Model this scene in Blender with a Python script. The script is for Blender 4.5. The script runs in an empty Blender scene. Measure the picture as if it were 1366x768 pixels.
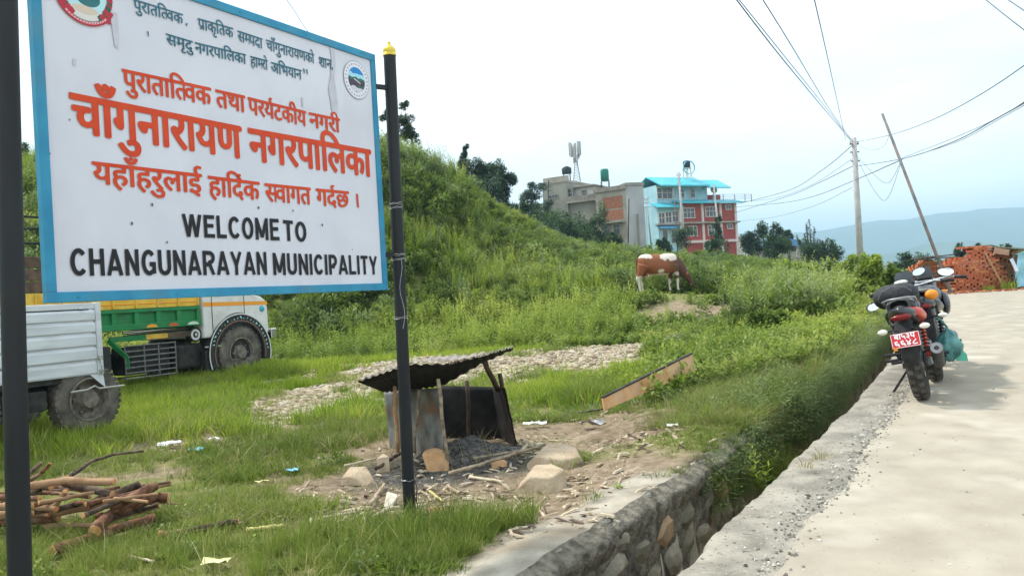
import bpy, math, random
import numpy as np
from mathutils import Vector, Matrix
random.seed(7); RNG = np.random.default_rng(7)
SC = bpy.context.scene; COL = SC.collection
rad = math.radians
# ---------------------------------------------------------------- camera
CAMZ = 1.5; FPX = 1093.0; PITCH = rad(0.42); ROLL = rad(3.3)
_F = Vector((0, math.cos(PITCH), math.sin(PITCH)))
_U0 = Vector((0, -math.sin(PITCH), math.cos(PITCH))); _R0 = Vector((1, 0, 0))
_R = _R0*math.cos(ROLL) - _U0*math.sin(ROLL)
_U = _U0*math.cos(ROLL) + _R0*math.sin(ROLL)
cd = bpy.data.cameras.new('camera'); cam = bpy.data.objects.new('camera', cd); COL.objects.link(cam)
mw = Matrix((( _R.x, _U.x, -_F.x, 0), (_R.y, _U.y, -_F.y, 0), (_R.z, _U.z, -_F.z, CAMZ), (0, 0, 0, 1)))
cam.matrix_world = mw
cd.sensor_width = 36; cd.lens = FPX/1366*36; cd.clip_start = 0.05; cd.clip_end = 20000
SC.camera = cam
C0 = Vector((0, 0, CAMZ))
def ray(px, py): return _R*((px-683)/FPX) + _U*((384-py)/FPX) + _F
def W(px, py, d): return C0 + ray(px, py)*d                       # a point seen at a pixel, d metres ahead
def G(px, py, z=0.0):
    r = ray(px, py); t = (z-CAMZ)/r.z; return C0 + r*t             # a point of level ground
def PX(p):
    v = Vector(p)-C0; d = v.dot(_F); return (683+FPX*v.dot(_R)/d, 384-FPX*v.dot(_U)/d, d)
# ---------------------------------------------------------------- sky, sun, exposure
SUN_EL, SUN_AZ = rad(56), rad(-62)          # azimuth from +Y towards +X
w = bpy.data.worlds.new("World"); SC.world = w; w.use_nodes = True
nt = w.node_tree; bg = nt.nodes['Background']
sky = nt.nodes.new('ShaderNodeTexSky'); sky.sky_type = 'NISHITA'; sky.sun_disc = False
sky.sun_elevation = SUN_EL; sky.sun_rotation = SUN_AZ
sky.air_density = 1.2; sky.dust_density = 2.5
tc = nt.nodes.new('ShaderNodeTexCoord')
mp = nt.nodes.new('ShaderNodeMapping'); mp.inputs['Scale'].default_value = (1.2, 1.2, 3.6)
nz = nt.nodes.new('ShaderNodeTexNoise'); nz.inputs['Scale'].default_value = 1.7; nz.inputs['Detail'].default_value = 6; nz.inputs['Roughness'].default_value = .55
cr = nt.nodes.new('ShaderNodeValToRGB'); cr.color_ramp.elements[0].position = .34; cr.color_ramp.elements[1].position = .62
cr.color_ramp.elements[0].color = (6.3, 7.9, 8.9, 1); cr.color_ramp.elements[1].color = (9.3, 9.5, 9.6, 1)
mx = nt.nodes.new('ShaderNodeMix'); mx.data_type = 'RGBA'; mx.inputs[0].default_value = .93
nt.links.new(tc.outputs['Generated'], mp.inputs[0]); nt.links.new(mp.outputs[0], nz.inputs['Vector'])
nt.links.new(nz.outputs['Fac'], cr.inputs[0]); nt.links.new(sky.outputs[0], mx.inputs[6]); nt.links.new(cr.outputs[0], mx.inputs[7])
nt.links.new(mx.outputs[2], bg.inputs['Color']); bg.inputs['Strength'].default_value = 0.125
sd = bpy.data.lights.new('sun', 'SUN'); sd.energy = 3.2; sd.angle = rad(4); sd.color = (1, .95, .87)
so = bpy.data.objects.new('sun', sd); COL.objects.link(so)
sdir = Vector((math.sin(SUN_AZ)*math.cos(SUN_EL), math.cos(SUN_AZ)*math.cos(SUN_EL), math.sin(SUN_EL)))
so.rotation_euler = sdir.to_track_quat('Z', 'Y').to_euler(); so.location = (0, 0, 30)
SC.view_settings.view_transform = 'Standard'; SC.view_settings.look = 'None'; SC.view_settings.exposure = 0.58; SC.view_settings.gamma = 1
SC.render.engine = 'CYCLES'
SC.cycles.max_bounces = 6; SC.cycles.diffuse_bounces = 3; SC.cycles.glossy_bounces = 2; SC.cycles.transparent_max_bounces = 6
SC.cycles.volume_bounces = 0; SC.cycles.use_denoising = True
# ---------------------------------------------------------------- materials
MATS = {}
def pm(name, c1, c2=None, scale=6.0, rough=.75, bump=.15, bscale=None, metal=0.0, detail=5, spec=.3, lo=.35, hi=.65, transl=0, c3=None, s3=1.2, f3=.5, stretch=None, dist=.01, trans=0.0):
    if name in MATS: return MATS[name]
    m = bpy.data.materials.new(name); m.use_nodes = True; MATS[name] = m
    n = m.node_tree; b = n.nodes['Principled BSDF']; out = n.nodes['Material Output']
    b.inputs['Roughness'].default_value = rough; b.inputs['Metallic'].default_value = metal
    b.inputs['Specular IOR Level'].default_value = spec
    t = n.nodes.new('ShaderNodeTexCoord'); vec = t.outputs['Object']
    if stretch:
        mpn = n.nodes.new('ShaderNodeMapping'); mpn.inputs['Scale'].default_value = stretch
        n.links.new(vec, mpn.inputs[0]); vec = mpn.outputs[0]
    col = None
    if c2:
        z = n.nodes.new('ShaderNodeTexNoise'); z.inputs['Scale'].default_value = scale; z.inputs['Detail'].default_value = detail
        n.links.new(vec, z.inputs['Vector'])
        r = n.nodes.new('ShaderNodeValToRGB'); r.color_ramp.elements[0].position = lo; r.color_ramp.elements[1].position = hi
        r.color_ramp.elements[0].color = (*c1, 1); r.color_ramp.elements[1].color = (*c2, 1)
        n.links.new(z.outputs['Fac'], r.inputs[0]); col = r.outputs[0]
        if c3:
            z3 = n.nodes.new('ShaderNodeTexNoise'); z3.inputs['Scale'].default_value = s3; z3.inputs['Detail'].default_value = 4
            n.links.new(vec, z3.inputs['Vector'])
            r3 = n.nodes.new('ShaderNodeValToRGB'); r3.color_ramp.elements[0].position = .5; r3.color_ramp.elements[1].position = .68
            r3.color_ramp.elements[1].color = (f3, f3, f3, 1)
            n.links.new(z3.outputs['Fac'], r3.inputs[0])
            mxx = n.nodes.new('ShaderNodeMix'); mxx.data_type = 'RGBA'
            n.links.new(r3.outputs[0], mxx.inputs[0]); n.links.new(col, mxx.inputs[6]); mxx.inputs[7].default_value = (*c3, 1); col = mxx.outputs[2]
        n.links.new(col, b.inputs['Base Color'])
    else: b.inputs['Base Color'].default_value = (*c1, 1)
    if bump:
        z2 = n.nodes.new('ShaderNodeTexNoise'); z2.inputs['Scale'].default_value = bscale or scale*3; z2.inputs['Detail'].default_value = 6
        n.links.new(vec, z2.inputs['Vector'])
        bn = n.nodes.new('ShaderNodeBump'); bn.inputs['Strength'].default_value = bump; bn.inputs['Distance'].default_value = dist
        n.links.new(z2.outputs['Fac'], bn.inputs['Height']); n.links.new(bn.outputs[0], b.inputs['Normal'])
    if trans: b.inputs['Transmission Weight'].default_value = trans
    return m
def leafmat(name, c1, c2, c3=None, transl=.35, wscale=.25):
    """leaf colour: per-instance tint + world noise"""
    m = bpy.data.materials.new(name); m.use_nodes = True; MATS[name] = m
    n = m.node_tree; b = n.nodes['Principled BSDF']; out = n.nodes['Material Output']
    b.inputs['Roughness'].default_value = .55; b.inputs['Specular IOR Level'].default_value = .25
    ge = n.nodes.new('ShaderNodeNewGeometry'); z = n.nodes.new('ShaderNodeTexNoise'); z.inputs['Scale'].default_value = wscale; z.inputs['Detail'].default_value = 3
    n.links.new(ge.outputs['Position'], z.inputs['Vector'])
    at = n.nodes.new('ShaderNodeAttribute'); at.attribute_type = 'INSTANCER'; at.attribute_name = 'tint'
    a2 = n.nodes.new('ShaderNodeAttribute'); a2.attribute_type = 'GEOMETRY'; a2.attribute_name = 'ltint'
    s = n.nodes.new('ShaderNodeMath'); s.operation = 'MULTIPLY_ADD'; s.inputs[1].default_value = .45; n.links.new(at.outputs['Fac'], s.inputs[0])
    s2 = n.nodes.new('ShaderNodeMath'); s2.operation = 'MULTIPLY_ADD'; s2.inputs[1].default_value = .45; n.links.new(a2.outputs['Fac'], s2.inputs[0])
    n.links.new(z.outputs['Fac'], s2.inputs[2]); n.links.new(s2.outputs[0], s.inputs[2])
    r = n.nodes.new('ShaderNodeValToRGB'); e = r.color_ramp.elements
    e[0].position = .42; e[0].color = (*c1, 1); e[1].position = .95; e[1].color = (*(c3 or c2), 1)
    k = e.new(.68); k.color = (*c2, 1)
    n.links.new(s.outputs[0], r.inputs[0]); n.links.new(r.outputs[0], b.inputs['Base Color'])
    tr = n.nodes.new('ShaderNodeBsdfTranslucent'); ms = n.nodes.new('ShaderNodeMixShader'); ms.inputs[0].default_value = transl
    n.links.new(r.outputs[0], tr.inputs['Color']); n.links.new(b.outputs[0], ms.inputs[1]); n.links.new(tr.outputs[0], ms.inputs[2]); n.links.new(ms.outputs[0], out.inputs['Surface'])
    return m
# ---------------------------------------------------------------- mesh builder
class MB:
    def __init__(s): s.v = []; s.f = []; s.m = []; s.mi = 0
    def add(s, vs, fs):
        o = len(s.v); s.v.extend([tuple(p) for p in vs]); s.f.extend([tuple(i+o for i in f) for f in fs]); s.m.extend([s.mi]*len(fs)); return s
    def box(s, c, d, R=None, taper=None):
        """centre, full dims, optional rotation matrix; taper=(tx,ty) scale of top"""
        tx, ty = taper or (1, 1); x, y, z = d[0]/2, d[1]/2, d[2]/2
        vs = [Vector(p) for p in ((-x,-y,-z),(x,-y,-z),(x,y,-z),(-x,y,-z),(-x*tx,-y*ty,z),(x*tx,-y*ty,z),(x*tx,y*ty,z),(-x*tx,y*ty,z))]
        if R is not None: vs = [R @ v for v in vs]
        c = Vector(c); vs = [v+c for v in vs]
        return s.add(vs, [(0,3,2,1),(4,5,6,7),(0,1,5,4),(1,2,6,5),(2,3,7,6),(3,0,4,7)])
    def bar(s, a, b, w_, h_, up=(0,0,1)):
        a = Vector(a); b = Vector(b); X = (b-a); L = X.length; X.normalize(); Y = Vector(up).cross(X)
        if Y.length < 1e-4: Y = Vector((0,1,0)).cross(X)
        Y.normalize(); Z = X.cross(Y); R = Matrix((X, Y, Z)).transposed()
        return s.box((a+b)/2, (L, w_, h_), R)
    def tube(s, pts, r, n=8, cap=True, jit=0):
        pts = [Vector(p) for p in pts]; rs = r if isinstance(r, (list, tuple)) else [r]*len(pts)
        o = []; fs = []; N = None
        for i, p in enumerate(pts):
            t = (pts[min(i+1, len(pts)-1)]-pts[max(i-1, 0)]).normalized()
            if N is None:
                N = t.cross(Vector((0,0,1)));
                if N.length < .05: N = t.cross(Vector((1,0,0)))
            N = (N - t*N.dot(t)).normalized(); B = t.cross(N)
            for k in range(n):
                a = 2*math.pi*k/n; rr = rs[i]*(1+random.uniform(-jit, jit))
                o.append(p + (N*math.cos(a)+B*math.sin(a))*rr)
        for i in range(len(pts)-1):
            for k in range(n): fs.append((i*n+k, i*n+(k+1)%n, (i+1)*n+(k+1)%n, (i+1)*n+k))
        if cap: fs.append(tuple(range(n-1, -1, -1))); fs.append(tuple((len(pts)-1)*n+k for k in range(n)))
        return s.add(o, fs)
    def lathe(s, prof, n=24, c=(0,0,0), axis=(0,0,1), cap=False):
        """profile of (r, h) along axis"""
        A = Vector(axis).normalized(); N = A.orthogonal().normalized(); B = A.cross(N); c = Vector(c)
        o = [c + A*h + (N*math.cos(2*math.pi*k/n)+B*math.sin(2*math.pi*k/n))*r for r, h in prof for k in range(n)]
        fs = [(i*n+k, i*n+(k+1)%n, (i+1)*n+(k+1)%n, (i+1)*n+k) for i in range(len(prof)-1) for k in range(n)]
        if cap: fs.append(tuple(range(n-1,-1,-1))); fs.append(tuple((len(prof)-1)*n+k for k in range(n)))
        return s.add(o, fs)
    def prism(s, poly, a, b, f=None):
        """2D polygon (u,v) extruded from a to b, f(u,v,w)->xyz"""
        n = len(poly); f = f or (lambda u, v, w_: (u, w_, v))
        vs = [f(u, v, a) for u, v in poly]+[f(u, v, b) for u, v in poly]
        fs = [tuple(range(n-1,-1,-1)), tuple(range(n, 2*n))]+[(i, (i+1)%n, n+(i+1)%n, n+i) for i in range(n)]
        return s.add(vs, fs)
    def grid(s, P):
        nr = len(P); nc = len(P[0])
        return s.add([p for r in P for p in r], [(i*nc+j, i*nc+j+1, (i+1)*nc+j+1, (i+1)*nc+j) for i in range(nr-1) for j in range(nc-1)])
    def ellip(s, c, r, n=12, m=8, R=None, f=None):
        P = []
        for i in range(m+1):
            th = math.pi*i/m; row = []
            for k in range(n+1):
                ph = 2*math.pi*k/n; v = Vector((r[0]*math.sin(th)*math.cos(ph), r[1]*math.sin(th)*math.sin(ph), r[2]*math.cos(th)))
                if f: v = f(v)
                if R is not None: v = R @ v
                row.append(v+Vector(c))
            P.append(row)
        return s.grid(P)
    def build(s, name, mat, parent=None, smooth=False, bevel=0, seg=2, weld=False, M=None, angle=None):
        me = bpy.data.meshes.new(name)
        vs = s.v if M is None else [tuple(M @ Vector(v)) for v in s.v]
        me.from_pydata(vs, [], s.f)
        for m_ in (mat if isinstance(mat, (list, tuple)) else [mat]): me.materials.append(m_)
        me.polygons.foreach_set('material_index', s.m)
        if smooth: me.polygons.foreach_set('use_smooth', [True]*len(me.polygons))
        me.update()
        o = bpy.data.objects.new(name, me); COL.objects.link(o)
        if parent: o.parent = parent
        if weld:
            import bmesh
            b = bmesh.new(); b.from_mesh(me); bmesh.ops.remove_doubles(b, verts=b.verts, dist=1e-4); bmesh.ops.recalc_face_normals(b, faces=b.faces); b.to_mesh(me); b.free()
        if bevel:
            q = o.modifiers.new('bevel', 'BEVEL'); q.width = bevel; q.segments = seg; q.limit_method = 'ANGLE'; q.angle_limit = rad(35)
        if angle:
            me.polygons.foreach_set('use_smooth', [True]*len(me.polygons)); me.set_sharp_from_angle(angle=rad(angle))
        return o
def tag(o, label=None, cat=None, group=None, kind=None):
    if label: o['label'] = label
    if cat: o['category'] = cat
    if group: o['group'] = group
    if kind: o['kind'] = kind
    return o
def empty(name, loc=(0,0,0), label=None, cat=None, group=None, rot=None):
    o = bpy.data.objects.new(name, None); COL.objects.link(o); o.location = loc
    if rot is not None: o.rotation_euler = rot
    o.empty_display_size = .2
    return tag(o, label, cat, group)
def copy_tree(o, parent=None):
    c = o.copy(); COL.objects.link(c); c.parent = parent
    for ch in list(o.children): copy_tree(ch, c)
    return c
def Rz(a): return Matrix.Rotation(a, 3, 'Z')
def hash2(x, y):
    return (np.sin(x*127.1+y*311.7)*43758.5453) % 1.0
def vnoise(x, y, s=1.0, seed=0.0):
    x = np.asarray(x, float)*s+seed*17.3; y = np.asarray(y, float)*s-seed*9.1
    xi = np.floor(x); yi = np.floor(y); xf = x-xi; yf = y-yi
    u = xf*xf*(3-2*xf); v = yf*yf*(3-2*yf)
    a = hash2(xi, yi); b = hash2(xi+1, yi); c = hash2(xi, yi+1); d = hash2(xi+1, yi+1)
    return (a*(1-u)+b*u)*(1-v)+(c*(1-u)+d*u)*v
def fbm(x, y, s=1.0, seed=0.0, o=4):
    t = 0; a = .5
    for k in range(o): t = t+a*vnoise(x, y, s*2**k, seed+k); a *= .5
    return t/(1-.5**o)
def sstep(a, b, x):
    t = np.clip((x-a)/(b-a), 0, 1); return t*t*(3-2*t)
# ---------------------------------------------------------------- ground shape
def zroad(y): return np.interp(y, [-5, 3.5, 7.3, 12, 20, 27, 60], [.16, .20, .36, .50, .66, .76, .9])
_edge = [(900,759),(950,711),(1001,668),(1047,628),(1072,602),(1112,557),(1143,532),(1175,494),(1193,471),(1207,440),(1216,420),(1222,405)]
EDGE = []
for px, py in _edge:
    z = .25
    for _ in range(12): p = G(px, py, z); z = float(zroad(p.y))
    EDGE.append((p.x, p.y))
d0 = Vector((EDGE[2][0]-EDGE[0][0], EDGE[2][1]-EDGE[0][1])).normalized()
EDGE = [(EDGE[0][0]-d0.x*12, EDGE[0][1]-d0.y*12), (EDGE[0][0]-d0.x*3, EDGE[0][1]-d0.y*3)]+EDGE
EDGE.append((EDGE[-1][0]+1.6, EDGE[-1][1]+5)); EDGE.append((EDGE[-1][0]+6, EDGE[-1][1]+22))
EA = np.array(EDGE)
_ey = np.linspace(EA[0,1], EA[-1,1], 400); _ex = np.interp(_ey, EA[:,1], EA[:,0])
_k = np.hanning(15); _k /= _k.sum(); _ex = np.convolve(np.pad(_ex, 7, 'edge'), _k, 'valid')
def edge_x(y): return np.interp(y, _ey, _ex)
def edge_t(x, y):
    """distance left of the road edge"""
    s = (edge_x(np.asarray(y)+.3)-edge_x(np.asarray(y)-.3))/.6
    return (edge_x(y)-x)/np.sqrt(1+s*s)
DW = .82          # drain width
def drainw(y): return np.interp(y, [4, 6, 8, 10, 14, 18], [DW, DW, .76, .62, .45, .3])
def zbank(y): return np.interp(y, [0, 4, 6, 8, 12, 20, 30], [0.0, .03, .08, .24, .42, .62, .8])
CP = []
def cp(px, py, d): p = W(px, py, d); CP.append((p.x, p.y, p.z))
for q in [(540,222,34),(500,208,35),(400,190,37),(250,190,39),(100,215,40),(-60,240,40),(600,244,37),(640,270,41),(700,322,48),(760,338,58),(850,343,66),(950,349,70),(1050,352,60),(1150,358,50),(1200,366,40),
          (540,350,29),(400,350,29.5),(250,370,28),(60,370,28),(640,350,31),(640,420,26),(540,420,26.5),(740,370,34),(740,420,26),(830,372,38),(820,400,28),
          (890,389,28),(850,389,28),(935,389,28),(900,396,24.6),(870,398,24.6),(960,404,24),(900,432,22),(870,440,21.6),(950,432,20.5),(1000,445,18),(1000,405,24),(1000,372,34),(1100,405,22),(1100,374,34),(1180,372,34)]: cp(*q)
for q in [(500,474,23.6),(400,476,24),(300,480,24),(600,474,23),(700,472,21.5),(800,470,20),(880,472,18.5),(930,474,16)]:
    p = W(*q); CP.append((p.x, p.y, .06))
for x, y, z in [(-5.25,15.6,.17),(-6.9,12.5,.17),(-5.1,9.7,.10),(-4.3,11.4,.1),(-2,4,0),(-4,6,0),(-2,8,0),(0,8,.02),(-5,10,0),(-8,12,0),(-4,14,0),(-1,12,.03),(1.5,11,.08),(-10,16,0),(-6,18,0),(-2,17,.02),(1,16,.08),(-1,1,0),(-4,0,0),(-12,6,0),(-14,20,.2),(3,14,.2),(-9,21.5,.05),
                (-25,18,.5),(-30,35,6),(-20,3,0),(5,120,5.2),(30,120,5.0),(60,120,0),(-15,60,9),(-50,60,12),(-50,110,10),(25,70,1.2),(40,45,.6),(25,33,.75),(35,20,.5),(16,40,1.3),(-15,110,7),(15,95,5),(50,90,-.5),(90,60,-2)]:
    CP.append((x, y, z))
CPA = np.array(CP)
def _phi(r): return r
_A = np.sqrt(((CPA[:,None,:2]-CPA[None,:,:2])**2).sum(2)+.3)
_n = len(CPA); _M = np.zeros((_n+3, _n+3)); _M[:_n,:_n] = _A-np.eye(_n)*.15; _M[:_n,_n] = 1; _M[:_n,_n+1:] = CPA[:,:2]; _M[_n:,:_n] = _M[:_n,_n:].T
_rhs = np.zeros(_n+3); _rhs[:_n] = CPA[:,2]; _WT = np.linalg.solve(_M, _rhs)
def hill(x, y):
    x = np.asarray(x, float); y = np.asarray(y, float); sh = x.shape; X = x.ravel(); Y = y.ravel(); out = np.zeros(X.size)
    for a in range(0, X.size, 40000):
        xx = X[a:a+40000]; yy = Y[a:a+40000]
        r = np.sqrt((xx[:,None]-CPA[None,:,0])**2+(yy[:,None]-CPA[None,:,1])**2+.3)
        out[a:a+40000] = r @ _WT[:_n] + _WT[_n] + _WT[_n+1]*xx + _WT[_n+2]*yy
    return out.reshape(sh)
def H(x, y, drain=True):
    x = np.asarray(x, float); y = np.asarray(y, float)
    r = np.hypot(x, y)
    h = hill(np.clip(x, -60, 90), np.clip(y, -6, 125))
    h = np.where(y < 9, h*sstep(3, 8, y), h)
    t = edge_t(x, y); yb = np.clip(y, -6, 45)
    # bank along the drain blends into the yard
    wdt = np.interp(yb, [0, 6, 10, 18, 30], [.6, .9, 2.4, 4.5, 6])
    k = 1-sstep(.9, .9+wdt, t)
    h = np.where(y < 34, h*(1-k)+zbank(yb)*k, h)
    h = h + (fbm(x, y, .9, 3)-.5)*.10*sstep(1.2, 3, t)*sstep(3, 8, y) + (fbm(x, y, .35, 5)-.5)*1.0*sstep(22, 30, y)*sstep(1, 5, t)
    far = -18 - (r-150)*.02
    h = h*(1-sstep(110, 260, r)) + far*sstep(110, 260, r)
    if drain:
        h = np.where((t < drainw(y)+.02) & (y < 20), -.70, h)
    pc = G(640, 498); h = h + .22*blob(x, y, pc.x, pc.y+.8, 5.5, 2.2, .25, .6)
    # under the road and its far side
    inr = (t < .06) & (y < 29)
    h = np.where(inr, np.minimum(zroad(y)-.35, h), h)
    h = np.where((t < .06) & (y >= 29) & (y < 60), np.minimum(h, .74), h)
    return h
def Hs(x, y): return float(H(np.array([x]), np.array([y]))[0])
def blob(x, y, cx, cy, rx, ry, a=0.0, soft=.35):
    c, s = math.cos(a), math.sin(a); dx = x-cx; dy = y-cy
    d = np.sqrt(((dx*c+dy*s)/rx)**2+((-dx*s+dy*c)/ry)**2)
    return 1-sstep(1-soft, 1+soft, d)
def polyd(x, y, pts):
    best = np.full(np.shape(x), 9.0)
    for (a, b) in zip(pts[:-1], pts[1:]):
        ax, ay, aw = a; bx, by, bw = b; dx, dy = bx-ax, by-ay
        u = np.clip(((x-ax)*dx+(y-ay)*dy)/(dx*dx+dy*dy), 0, 1)
        dd = np.hypot(x-ax-u*dx, y-ay-u*dy)/(aw+(bw-aw)*u); best = np.minimum(best, dd)
    return best
def gp(px, py, w_): p = G(px, py); return (p.x, p.y, w_)
PEB = [gp(405,556,.7), gp(440,536,1.2), gp(520,515,1.7), gp(600,503,2.8), gp(680,500,3.0), gp(760,494,2.8), gp(840,485,2.0), gp(895,478,1.3)]
DIRT = [(535,600,.6,.5,0),(600,592,1.1,.7,0),(560,640,1.1,.9,0),(650,665,1.0,.9,0),(760,642,1.1,.65,.5),(470,650,.5,.45,0),(690,705,.8,.45,1.0),(825,592,.75,.45,.4),(815,566,.6,.4,.5),(760,575,.6,.5,0)]
def masks(x, y):
    n1 = fbm(x, y, 2.2, 1); n2 = fbm(x, y, .8, 2)
    peb = 1-sstep(.75, 1.15, polyd(x, y, PEB)+(n1-.5)*1.9+(n2-.5)*1.3)
    dirt = np.zeros(np.shape(x))
    for px, py, rx, ry, a in DIRT:
        p = G(px, py); dirt = np.maximum(dirt, blob(x+(n1-.5)*.9, y+(n2-.5)*.9, p.x, p.y, rx, ry, a))
    for px, py, rx, ry in [(210,600,.9,.5),(290,590,1.0,.4),(380,575,.8,.4),(350,640,.35,.2),(150,640,.6,.25)]:
        p = G(px, py); dirt = np.maximum(dirt, .8*blob(x+(n1-.5)*1.2, y+(n2-.5)*1.2, p.x, p.y, rx, ry, 0))
    for px, py, d, r in [(930,422,22.5,1.9),(975,432,20,1.3),(1035,430,19,.6)]:
        p = W(px, py, d); dirt = np.maximum(dirt, blob(x+(n1-.5)*1.5, y+(n2-.5)*1.5, p.x, p.y, r, r*.9, 0))
    p = G(600, 622); ash = blob(x+(n1-.5)*.3, y+(n1-.5)*.3, p.x, p.y, .85, .75, 0)
    t = edge_t(x, y); conc = (1-sstep(1.05, 1.4, t+(n1-.5)*.5))*(1-sstep(5.9, 6.6, y+(n2-.5)*.6))*(t > DW-.1)
    dirt = np.maximum(dirt, conc)
    return dirt, peb, ash, conc
# ================================================================ SETTING
def axis(lo, hi, c0, c1, st, g):
    a = list(np.arange(c0, c1+1e-6, st)); s = st; v = c0
    L = []
    while v > lo: s *= g; v -= s; L.append(v)
    s = st; v = a[-1]; R = []
    while v < hi: s *= g; v += s; R.append(v)
    return np.array(L[::-1]+a+R)
xs = axis(-3800, 3800, -5.5, 6.5, .085, 1.055); ys = axis(-60, 4200, 2.6, 12.5, .085, 1.055)
X, Y = np.meshgrid(xs, ys)
Z = H(X, Y)
tt = edge_t(X, Y); lowd = (tt < drainw(Y)+.06) & (Y < 20) & (tt > -.2)
Z = np.where(lowd, -.70+np.interp(Y, [6, 14, 20], [0, .35, .9]), np.where((tt >= drainw(Y)+.06) & (tt < DW+.06), zbank(Y), Z))
D_, P_, A_, C_ = masks(X, Y)
D_ = np.where((tt < DW+.1) & (Y < 16), .85, D_)
Z = Z + (fbm(X, Y, 6, 9)-.5)*.05*sstep(.9, 1.4, tt)*sstep(1, 3, Y)*(Y < 30) + P_*.05*vnoise(X, Y, 9)
me = bpy.data.meshes.new('ground'); nr, nc = X.shape
V = np.stack([X.ravel(), Y.ravel(), Z.ravel()], 1)
I = (np.arange(nr-1)[:,None]*nc+np.arange(nc-1)[None,:]).ravel(); Q = np.stack([I, I+1, I+nc+1, I+nc], 1)
me.vertices.add(len(V)); me.vertices.foreach_set('co', V.ravel())
me.loops.add(Q.size); me.loops.foreach_set('vertex_index', Q.ravel().astype(np.int32))
me.polygons.add(len(Q)); me.polygons.foreach_set('loop_start', (np.arange(len(Q))*4).astype(np.int32)); me.polygons.foreach_set('loop_total', np.full(len(Q), 4, np.int32))
me.polygons.foreach_set('use_smooth', np.ones(len(Q), bool)); me.update(calc_edges=True)
for nm, arr in (('dirt', D_), ('peb', P_), ('ash', A_), ('conc', C_)):
    at = me.attributes.new(nm, 'FLOAT', 'POINT'); at.data.foreach_set('value', arr.ravel().astype(np.float32))
ground = bpy.data.objects.new('ground', me); COL.objects.link(ground); tag(ground, kind='structure')
# ground material
gm = bpy.data.materials.new('ground'); gm.use_nodes = True; n = gm.node_tree; b = n.nodes['Principled BSDF']; b.inputs['Roughness'].default_value = .95; b.inputs['Specular IOR Level'].default_value = .1
tcn = n.nodes.new('ShaderNodeTexCoord')
def NZ(s, d=6, r=.6):
    z = n.nodes.new('ShaderNodeTexNoise'); z.inputs['Scale'].default_value = s; z.inputs['Detail'].default_value = d; z.inputs['Roughness'].default_value = r; n.links.new(tcn.outputs['Object'], z.inputs['Vector']); return z.outputs['Fac']
def RP(f, *st):
    r = n.nodes.new('ShaderNodeValToRGB'); e = r.color_ramp.elements
    e[0].position, c = st[0]; e[0].color = (*c, 1); e[1].position, c = st[-1]; e[1].color = (*c, 1)
    for p, c in st[1:-1]: k = e.new(p); k.color = (*c, 1)
    n.links.new(f, r.inputs[0]); return r.outputs[0]
def MX(f, a, b_):
    m = n.nodes.new('ShaderNodeMix'); m.data_type = 'RGBA'; n.links.new(f, m.inputs[0]); n.links.new(a, m.inputs[6]); n.links.new(b_, m.inputs[7]); return m.outputs[2]
def AT(nm):
    a = n.nodes.new('ShaderNodeAttribute'); a.attribute_name = nm; return a.outputs['Fac']
g1 = RP(NZ(2.5), (.3, (.10,.13,.03)), (.5, (.17,.18,.055)), (.70, (.27,.22,.12)))
d1 = RP(NZ(9, 8, .7), (.25, (.12,.085,.055)), (.5, (.25,.19,.13)), (.75, (.43,.345,.25)))
vo = n.nodes.new('ShaderNodeTexVoronoi'); vo.inputs['Scale'].default_value = 9; n.links.new(tcn.outputs['Object'], vo.inputs['Vector'])
p1 = RP(NZ(26, 4), (.3, (.22,.18,.12)), (.5, (.45,.38,.27)), (.7, (.60,.55,.44)))
a1 = RP(NZ(14, 8, .75), (.3, (.02,.019,.018)), (.55, (.085,.08,.075)), (.72, (.3,.29,.27)))
c1 = RP(NZ(7, 8, .7), (.3, (.27,.24,.19)), (.52, (.42,.385,.31)), (.75, (.52,.48,.40)))
col = MX(AT('dirt'), g1, d1); col = MX(AT('conc'), col, c1); col = MX(AT('peb'), col, p1); col = MX(AT('ash'), col, a1)
n.links.new(col, b.inputs['Base Color'])
bp = n.nodes.new('ShaderNodeBump'); bp.inputs['Strength'].default_value = .8; bp.inputs['Distance'].default_value = .03
n.links.new(NZ(24, 8, .7), bp.inputs['Height']); n.links.new(bp.outputs[0], b.inputs['Normal'])
me.materials.append(gm)
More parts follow.
